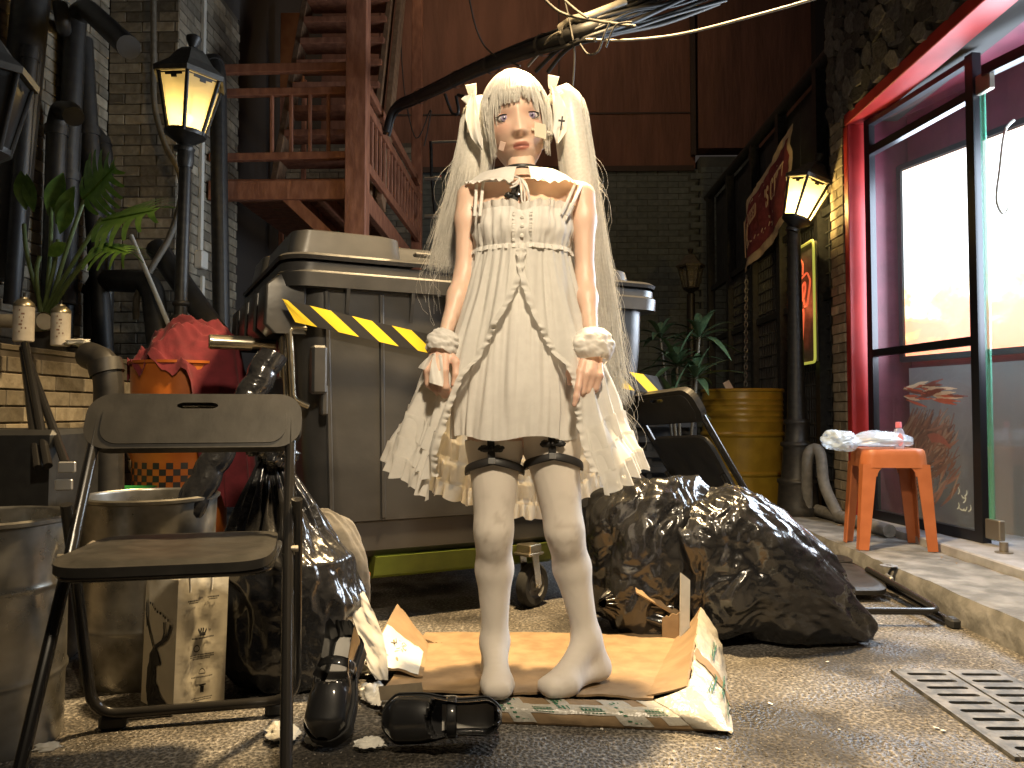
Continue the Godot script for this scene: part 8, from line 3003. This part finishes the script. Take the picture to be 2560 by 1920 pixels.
# a frill: a strip that follows path(u) with waves that grow towards its free edge
func frill(m: MB, n: int, path: Callable, fall: Callable, out: Callable, waves: float, amp: float, rows := 6) -> void:
	grid(m, n, rows, func(u: float, v: float):
		var w := sin(u * waves * TAU + 1.6 * sin(u * waves * 1.31) + 0.8 * sin(u * waves * 2.9)) * (0.75 + 0.25 * sin(u * waves * 0.77))
		return path.call(u) + fall.call(u) * v * (1.0 + 0.1 * sin(u * waves * 3.7)) + out.call(u) * (amp * w * v + amp * 0.9 * v))

func clothes(t: Node3D, lh: Vector3, lk: Vector3, la: Vector3, rh: Vector3, rk: Vector3, ra: Vector3) -> void:
	var cotton := dress_cloth()
	var black := mat("strap_black", L(0.014, 0.013, 0.013), 0.5)
	var steel := mat("washer_steel", L(0.4, 0.4, 0.4), 0.4, 0.7)
	# stockings: the same leg shape a little larger, cut at the top
	var stock := mottled("stocking_white", L(0.69, 0.63, 0.56), L(0.71, 0.65, 0.58), 0.8, 0.0, 3.0, 0.01, {"rim_enabled": true, "rim": 0.4, "vertex_color_use_as_albedo": true}, 420)
	for s in 2:
		var f := Flesh.new()
		f.h = 0.0098
		f.k = 0.0075
		if s == 0:
			leg_bones(f, lh, lk, la, P(1235, 1672, -0.06), P(1243, 1712, 0.05), P(1246, 1722, 0.09), 0.0055)
		else:
			leg_bones(f, rh, rk, ra, P(1496, 1668, -0.045), P(1412, 1706, 0.035), P(1376, 1718, 0.06), 0.0055)
		var top := P(1240, 1100 if s == 0 else 1085).y
		var m := MB.new()
		f.build(m, func(p: Vector3): return p.y < top)
		# grubby smudges on the knees and shins
		m.use_c = true
		var smud := noise(425 + s, 22.0, FastNoiseLite.TYPE_SIMPLEX_SMOOTH, 4)
		var kn: Vector3 = lk if s == 0 else rk
		for i in m.v.size():
			var q2 := (m.v[i] - kn) / Vector3(0.05, 0.075, 0.05)
			var mask := clampf(1.25 - q2.length() * 0.7, 0.0, 1.0) * smoothstep(0.02, 0.4, smud.get_noise_3dv(m.v[i]))
			m.c[i] = Color.WHITE.lerp(Color(0.5, 0.45, 0.4), 0.75 * mask)
		put(t, "stocking", m, stock, true)
		# black garter band round the thigh with a clip
		var q := 0.56 if s == 0 else 0.53
		var c: Vector3 = lh.lerp(lk, q) if s == 0 else rh.lerp(rk, q)
		var ring := []
		for k in 33:
			var a := TAU * k / 32.0
			ring.append(c + Vector3(cos(a) * 0.0735, -0.016 + 0.02 * maxf(0.0, sin(a)) - 0.012 * absf(cos(a)), sin(a) * 0.0735))
		m = MB.new()
		tube(m, ring, 0.0105, 8, false, 0.25, Color.WHITE, Vector3.UP)
		put(t, "garter_band", m, black, true)
		m = MB.new()
		var fz := c + Vector3(-0.004, 0.004, 0.0745)
		bar(m, fz, fz + Vector3(-0.003, 0.075, 0.006), 0.018, 0.003, Vector3.BACK)
		put(t, "garter_strap", m, black, true)
		m = MB.new()
		for e in [-1.0, 1.0]:
			lump(m, fz + Vector3(e * 0.017, 0.03, 0.008), Vector3(0.014, 0.009, 0.005), 430 + s * 2 + int(e), 0.3, 24, 16, 0.0, Vector3.ZERO, 2.0)
		lump(m, fz + Vector3(0, 0.03, 0.01), Vector3(0.005, 0.006, 0.005), 440, 0.1, 16, 10, 0.0, Vector3.ZERO, 2.0)
		put(t, "garter_bow", m, black, true)
		m = MB.new()
		box(m, fz + Vector3(0, 0.0, 0.004), Vector3(0.017, 0.014, 0.004), Basis(), 0.001)
		put(t, "garter_clip", m, steel, true)
	# torso frame used by the dress: centre line and half sizes at a height given in picture rows
	var ctr := func(py: float): return P(lerpf(1308, 1288, clampf((py - 530) / 600.0, 0, 1)), py, 0.0)
	var nz := noise(450, 1.0, FastNoiseLite.TYPE_SIMPLEX_SMOOTH, 2)
	# bodice with gathers, neckline dipping in the middle
	var bodice := func(u: float, v: float):
		var a := TAU * u                         # 0 at the front
		var py := lerpf(634, 536, v)
		var dip := 12.0 * exp(-pow(sin(a) / 0.16, 2.0)) * (1.0 if cos(a) > 0 else 0.0)
		var c: Vector3 = ctr.call(py + dip * v)
		var bust := exp(-pow((v - 0.5) / 0.42, 2.0))
		var hw := lerpf(0.119, 0.125, v) + 0.009 * bust
		var hd := 0.092 + 0.02 * bust * (1.0 if cos(a) > 0 else 0.2)
		var pl := 0.007 * nz.get_noise_3d(cos(a) * 9.0, v * 0.7, sin(a) * 9.0) * (1.0 - 0.3 * sin(PI * v)) + 0.004 * nz.get_noise_3d(cos(a) * 3.0, v * 2.0 + 5.0, sin(a) * 3.0)
		var mid := -0.007 * exp(-pow(sin(a) / 0.2, 2.0)) * bust * (1.0 if cos(a) > 0 else 0.0)
		return c + Vector3(sin(a) * (hw + pl), 0, cos(a) * (hd + pl + mid))
	var m := MB.new()
	grid(m, 200, 18, bodice)
	var dress := put(t, "dress_bodice", m, cotton, true)
	m = MB.new()
	frill(m, 260, func(u: float): return bodice.call(u, 0.97), func(_u: float): return Vector3(0, 0.017, 0), func(u: float): return Vector3(sin(TAU * u), 0, cos(TAU * u)), 44.0, 0.0045, 4)
	put(dress, "neckline_frill", m, cotton, true)
	m = MB.new()
	frill(m, 40, func(u: float): return bodice.call(0.995, lerpf(0.9, 0.1, u)) + Vector3(-0.012, 0, 0.002), func(_u: float): return Vector3(-0.008, 0, 0.003), func(_u: float): return Vector3(0, 0, 1), 9.0, 0.003, 2)
	frill(m, 40, func(u: float): return bodice.call(0.005, lerpf(0.9, 0.1, u)) + Vector3(0.012, 0, 0.002), func(_u: float): return Vector3(0.008, 0, 0.003), func(_u: float): return Vector3(0, 0, 1), 9.0, 0.003, 2)
	put(dress, "placket_frill", m, cotton, true)
	for k in 3:
		m = MB.new()
		lathe(m, [Vector2(0, -0.002), Vector2(0.005, -0.001), Vector2(0.005, 0.001), Vector2(0, 0.003)], 10, Transform3D(Basis(Vector3.RIGHT, PI * 0.5), bodice.call(0.0, 0.78 - 0.26 * k) + Vector3(0, 0, 0.003)))
		put(dress, "button", m, mat("button_pearl", L(0.7, 0.68, 0.62), 0.25), true)
	# straps over the shoulders
	for s in [[1186, 540, 1192, 462, 1200, 470], [1199, 540, 1208, 458, 1215, 468], [1404, 536, 1440, 456, 1436, 466], [1417, 538, 1455, 462, 1450, 470]]:
		m = MB.new()
		tube(m, smooth_path([P(s[0], s[1], 0.082), P((s[0] + s[2]) * 0.5, (s[1] + s[3]) * 0.5, 0.066), P(s[2], s[3], 0.012), P(s[4], s[5], -0.05), P(s[4], s[5] + 60, -0.085)], 5), 0.0042, 6, true, 0.5)
		put(dress, "strap", m, cotton, true)
	# inner slip, closed all round, reaching to the stocking tops
	var slip := func(u: float, v: float):
		var a := TAU * u
		var py := lerpf(632, 1092, v)
		var c: Vector3 = ctr.call(py)
		var hw := lerpf(0.112, 0.158, smoothstep(0.0, 0.85, v))
		var hd := lerpf(0.092, 0.128, smoothstep(0.0, 0.8, v))
		var pl := (0.004 + 0.014 * v) * nz.get_noise_3d(cos(a) * 4.5, v * 0.8 + 20.0, sin(a) * 4.5) + 0.006 * v * nz.get_noise_3d(cos(a) * 2.0, v * 2.0, sin(a) * 2.0)
		return c + Vector3(sin(a) * (hw + pl), 0.006 * v * sin(a * 5.0), cos(a) * (hd + pl))
	m = MB.new()
	grid(m, 180, 30, slip)
	put(t, "inner_slip", m, cotton, true)
	# overskirt, parted in front, held out at both sides
	var gap := func(v: float): return 0.03 + 0.62 * smoothstep(0.02, 0.62, v) + 0.1 * v
	var hem_row := func(a: float):
		var side := pow(absf(sin(a)), 2.0)
		var row := lerpf(1245.0 if cos(a) > 0 else 1285.0, 1115.0, side)
		return row + 10.0 * sin(a * 5.0)
	var over := func(u: float, v: float):
		var g: float = gap.call(v)
		var a := lerpf(g, TAU - g, u)
		var py: float = lerpf(630.0, hem_row.call(a), v)
		var c: Vector3 = ctr.call(py)
		var spread := pow(v, 1.25)
		var hw := lerpf(0.121, 0.305, spread)
		var hd := lerpf(0.10, 0.215, spread)
		var pl := (0.006 + 0.034 * v) * nz.get_noise_3d(cos(a) * 4.2, v * 1.1 + 40.0, sin(a) * 4.2) + 0.02 * v * nz.get_noise_3d(cos(a) * 1.7, v * 2.2 + 60.0, sin(a) * 1.7) + 0.006 * (1.0 - v) * nz.get_noise_3d(cos(a) * 11.0, v, sin(a) * 11.0)
		return c + Vector3(sin(a) * (hw + pl), 0, cos(a) * (hd + pl))
	m = MB.new()
	grid(m, 240, 56, over)
	var sheer := dress_cloth().duplicate()
	sheer.resource_name = "dress_sheer"
	sheer.transparency = BaseMaterial3D.TRANSPARENCY_ALPHA
	sheer.albedo_color = Color(1, 1, 1, 0.86)
	var skirt := put(t, "overskirt", m, sheer, true)
	for tier in [[0.80, 0.055, 0.011, 46.0], [0.90, 0.052, 0.012, 52.0], [0.985, 0.05, 0.013, 58.0]]:
		m = MB.new()
		frill(m, 420, func(u: float):
			var q: Vector3 = over.call(u, tier[0])
			return q + (q - Vector3(ctr.call(1100.0).x, q.y, PZ)).normalized() * 0.004, func(_u: float): return Vector3(0, -tier[1], 0), func(u: float):
			var q: Vector3 = over.call(u, tier[0]) - ctr.call(1100.0)
			return Vector3(q.x, 0, q.z).normalized(), tier[3], tier[2], 7)
		put(skirt, "hem_frill", m, sheer, true)
	for e in [0.0, 1.0]:
		m = MB.new()
		var sg := 1.0 if e == 0.0 else -1.0
		frill(m, 160, func(u: float): return over.call(e, lerpf(0.02, 0.98, u)) + Vector3(0, 0, 0.003), func(u: float): return Vector3(-sg * 0.017, 0, 0.004), func(_u: float): return Vector3(sg * 0.3, 0, 1).normalized(), 26.0, 0.005, 4)
		put(skirt, "front_frill", m, sheer, true)
	# waist seam with a small frill
	m = MB.new()
	frill(m, 220, func(u: float): return bodice.call(u, 0.06) + Vector3(sin(TAU * u), 0, cos(TAU * u)) * 0.003, func(_u: float): return Vector3(0, -0.012, 0), func(u: float): return Vector3(sin(TAU * u), 0, cos(TAU * u)), 36.0, 0.003, 3)
	put(dress, "seam_frill", m, cotton, true)
	# cape collar, tied in front
	var collar := func(u: float, v: float):
		var a := lerpf(0.16, TAU - 0.16, u)
		var c := P(1306, lerpf(432, 478, v) - 6.0 * (1.0 - cos(a)) * v - 10.0 * pow(absf(sin(a)), 2.0) * v, -0.012)
		var rx := lerpf(0.051, 0.138, pow(v, 0.8))
		var rz := lerpf(0.05, 0.095, pow(v, 0.8))
		return c + Vector3(sin(a) * rx, 0.012 * sin(PI * v) + 0.003 * sin(a * 9.0) * v, cos(a) * rz + 0.002 * sin(a * 13.0) * v)
	m = MB.new()
	grid(m, 120, 16, collar)
	var co := put(t, "cape_collar", m, cotton, true)
	m = MB.new()
	frill(m, 240, func(u: float): return collar.call(u, 0.97) + Vector3(0, 0.002, 0), func(u: float):
		var q: Vector3 = collar.call(u, 1.0) - P(1306, 478, -0.012)
		return Vector3(q.x, 0, q.z).normalized() * 0.014 + Vector3(0, -0.012, 0), func(_u: float): return Vector3(0, 1, 0.3), 34.0, 0.004, 4)
	put(co, "collar_frill", m, cotton, true)
	m = MB.new()
	var kn := P(1300, 446, 0.055)
	for q in [[1275, 470, 0.085], [1312, 505, 0.09], [1324, 500, 0.09]]:
		tube(m, smooth_path([kn, P((1300 + q[0]) * 0.5 + 4, 462, 0.08), P(q[0], q[1], q[2])], 6), 0.0028, 6)
	tube(m, smooth_path([kn, P(1316, 470, 0.09), P(1322, 500, 0.09), P(1306, 506, 0.09), P(1303, 476, 0.085), kn], 6), 0.0028, 6)
	tube(m, smooth_path([kn, P(1280, 440, 0.07), P(1268, 455, 0.075), P(1284, 460, 0.075), kn], 6), 0.0028, 6)
	put(co, "tie_ribbon", m, cotton, true)
	# black choker and the strap with buckle running down from it
	m = MB.new()
	var ch := []
	for k in 25:
		var a := TAU * k / 24.0
		ch.append(P(1305, 428, -0.018) + Vector3(cos(a) * 0.0455, 0.0, sin(a) * 0.045))
	tube(m, ch, 0.006, 6, false, 0.3, Color.WHITE, Vector3.UP)
	put(t, "choker", m, black, true)
	m = MB.new()
	tube(m, [P(1292, 462, 0.05), P(1284, 500, 0.066), P(1278, 530, 0.08), P(1280, 552, 0.088)], 0.011, 8, true, 0.3, Color.WHITE, Vector3.RIGHT)
	for q in [[1272, 488, 0.066], [1296, 486, 0.066], [1268, 524, 0.08], [1292, 522, 0.08]]:
		lump(m, P(q[0], q[1], q[2]), Vector3(0.011, 0.008, 0.005), int(q[0]), 0.3, 20, 14, 0.0, Vector3.ZERO, 2.0)
	put(t, "chest_strap", m, mat("patent_black", L(0.01, 0.01, 0.0105), 0.09), true)
	m = MB.new()
	var bc := P(1279, 516, 0.088)
	tube(m, bend([bc + Vector3(0, 0.007, 0), bc + Vector3(-0.011, 0.007, 0), bc + Vector3(-0.011, -0.007, 0), bc + Vector3(0.011, -0.007, 0), bc + Vector3(0.011, 0.007, 0), bc + Vector3(0, 0.007, 0)], 0.003, 2), 0.0015, 6, false)
	put(t, "strap_buckle", m, steel, true)
	# gauze cuffs on both wrists
	for s in 2:
		m = MB.new()
		var c0 := P(1116, 838, 0.075) if s == 0 else P(1478, 832, 0.075)
		var c1 := P(1098, 886, 0.1) if s == 0 else P(1483, 905, 0.1)
		var wide := 0.04 if s == 0 else 0.053
		var d := (c1 - c0).normalized()
		var s1 := d.cross(Vector3.BACK).normalized()
		var s2 := s1.cross(d)
		grid(m, 70, 30, func(u: float, v: float):
			var a := TAU * u
			var r := lerpf(0.027, 0.03, v) + (wide - 0.027) * pow(sin(PI * clampf(v * 0.9 + 0.08, 0, 1)), 0.8)
			r *= 1.0 + 0.10 * nz.get_noise_3d(cos(a) * 2.2, v * 4.0 + s * 7.0, sin(a) * 2.2) + 0.035 * sin(v * 13.0 + 3.0 * sin(a * 2.0 + v * 3.0))
			return c0.lerp(c1, v) + (s1 * cos(a) + s2 * sin(a)) * r)
		if s == 0:
			# loose tails of the bandage
			for q in [[1062, 925, 0.1, 0.034], [1092, 962, 0.145, 0.036]]:
				var e := P(q[0], q[1], q[2])
				grid(m, 8, 14, func(u: float, v: float): return c1.lerp(e, v) + s1 * (u - 0.5) * lerpf(0.02, q[3], sin(PI * 0.5 * v)) * (1.0 if v < 0.85 else 1.6 - v * 0.7) + Vector3(0, 0, 0.018 + 0.006 * sin(u * 7.0 + v * 4.0)))
		put(t, "wrist_cuff", m, cotton, true)
	# plasters on the face
	var hx := Transform3D((Basis(Vector3.BACK, deg_to_rad(7.0)) * Basis(Vector3.UP, deg_to_rad(3.0)) * Basis(Vector3.RIGHT, deg_to_rad(4.0))).scaled(Vector3.ONE * 1.15), P(1291, 317, -0.085))
	m = MB.new()
	box(m, hx * Vector3(0.046, -0.036, 0.0725), Vector3(0.033, 0.034, 0.004), hx.basis * Basis(Vector3.UP, 0.62) * Basis(Vector3.BACK, -0.12), 0.001)
	put(t, "gauze_pad", m, mat("gauze", L(0.66, 0.6, 0.46), 0.85), true)
	m = MB.new()
	for q in [[0.0665, -0.036, 0.0560, 0.012], [0.0295, -0.034, 0.083, 0.01]]:
		box(m, hx * Vector3(q[0], q[1], q[2]), Vector3(q[3], 0.006, 0.002), hx.basis * Basis(Vector3.UP, 0.75), 0.0005)
	put(t, "gauze_tape", m, mat("gauze", L(0.66, 0.6, 0.46), 0.85), true)
	m = MB.new()
	box(m, hx * Vector3(-0.0425, -0.058, 0.062), Vector3(0.016, 0.02, 0.0025), hx.basis * Basis(Vector3.UP, -0.7) * Basis(Vector3.BACK, -0.5), 0.001)
	put(t, "plaster", m, mat("plaster_clear", L(0.64, 0.46, 0.38), 0.3), true)
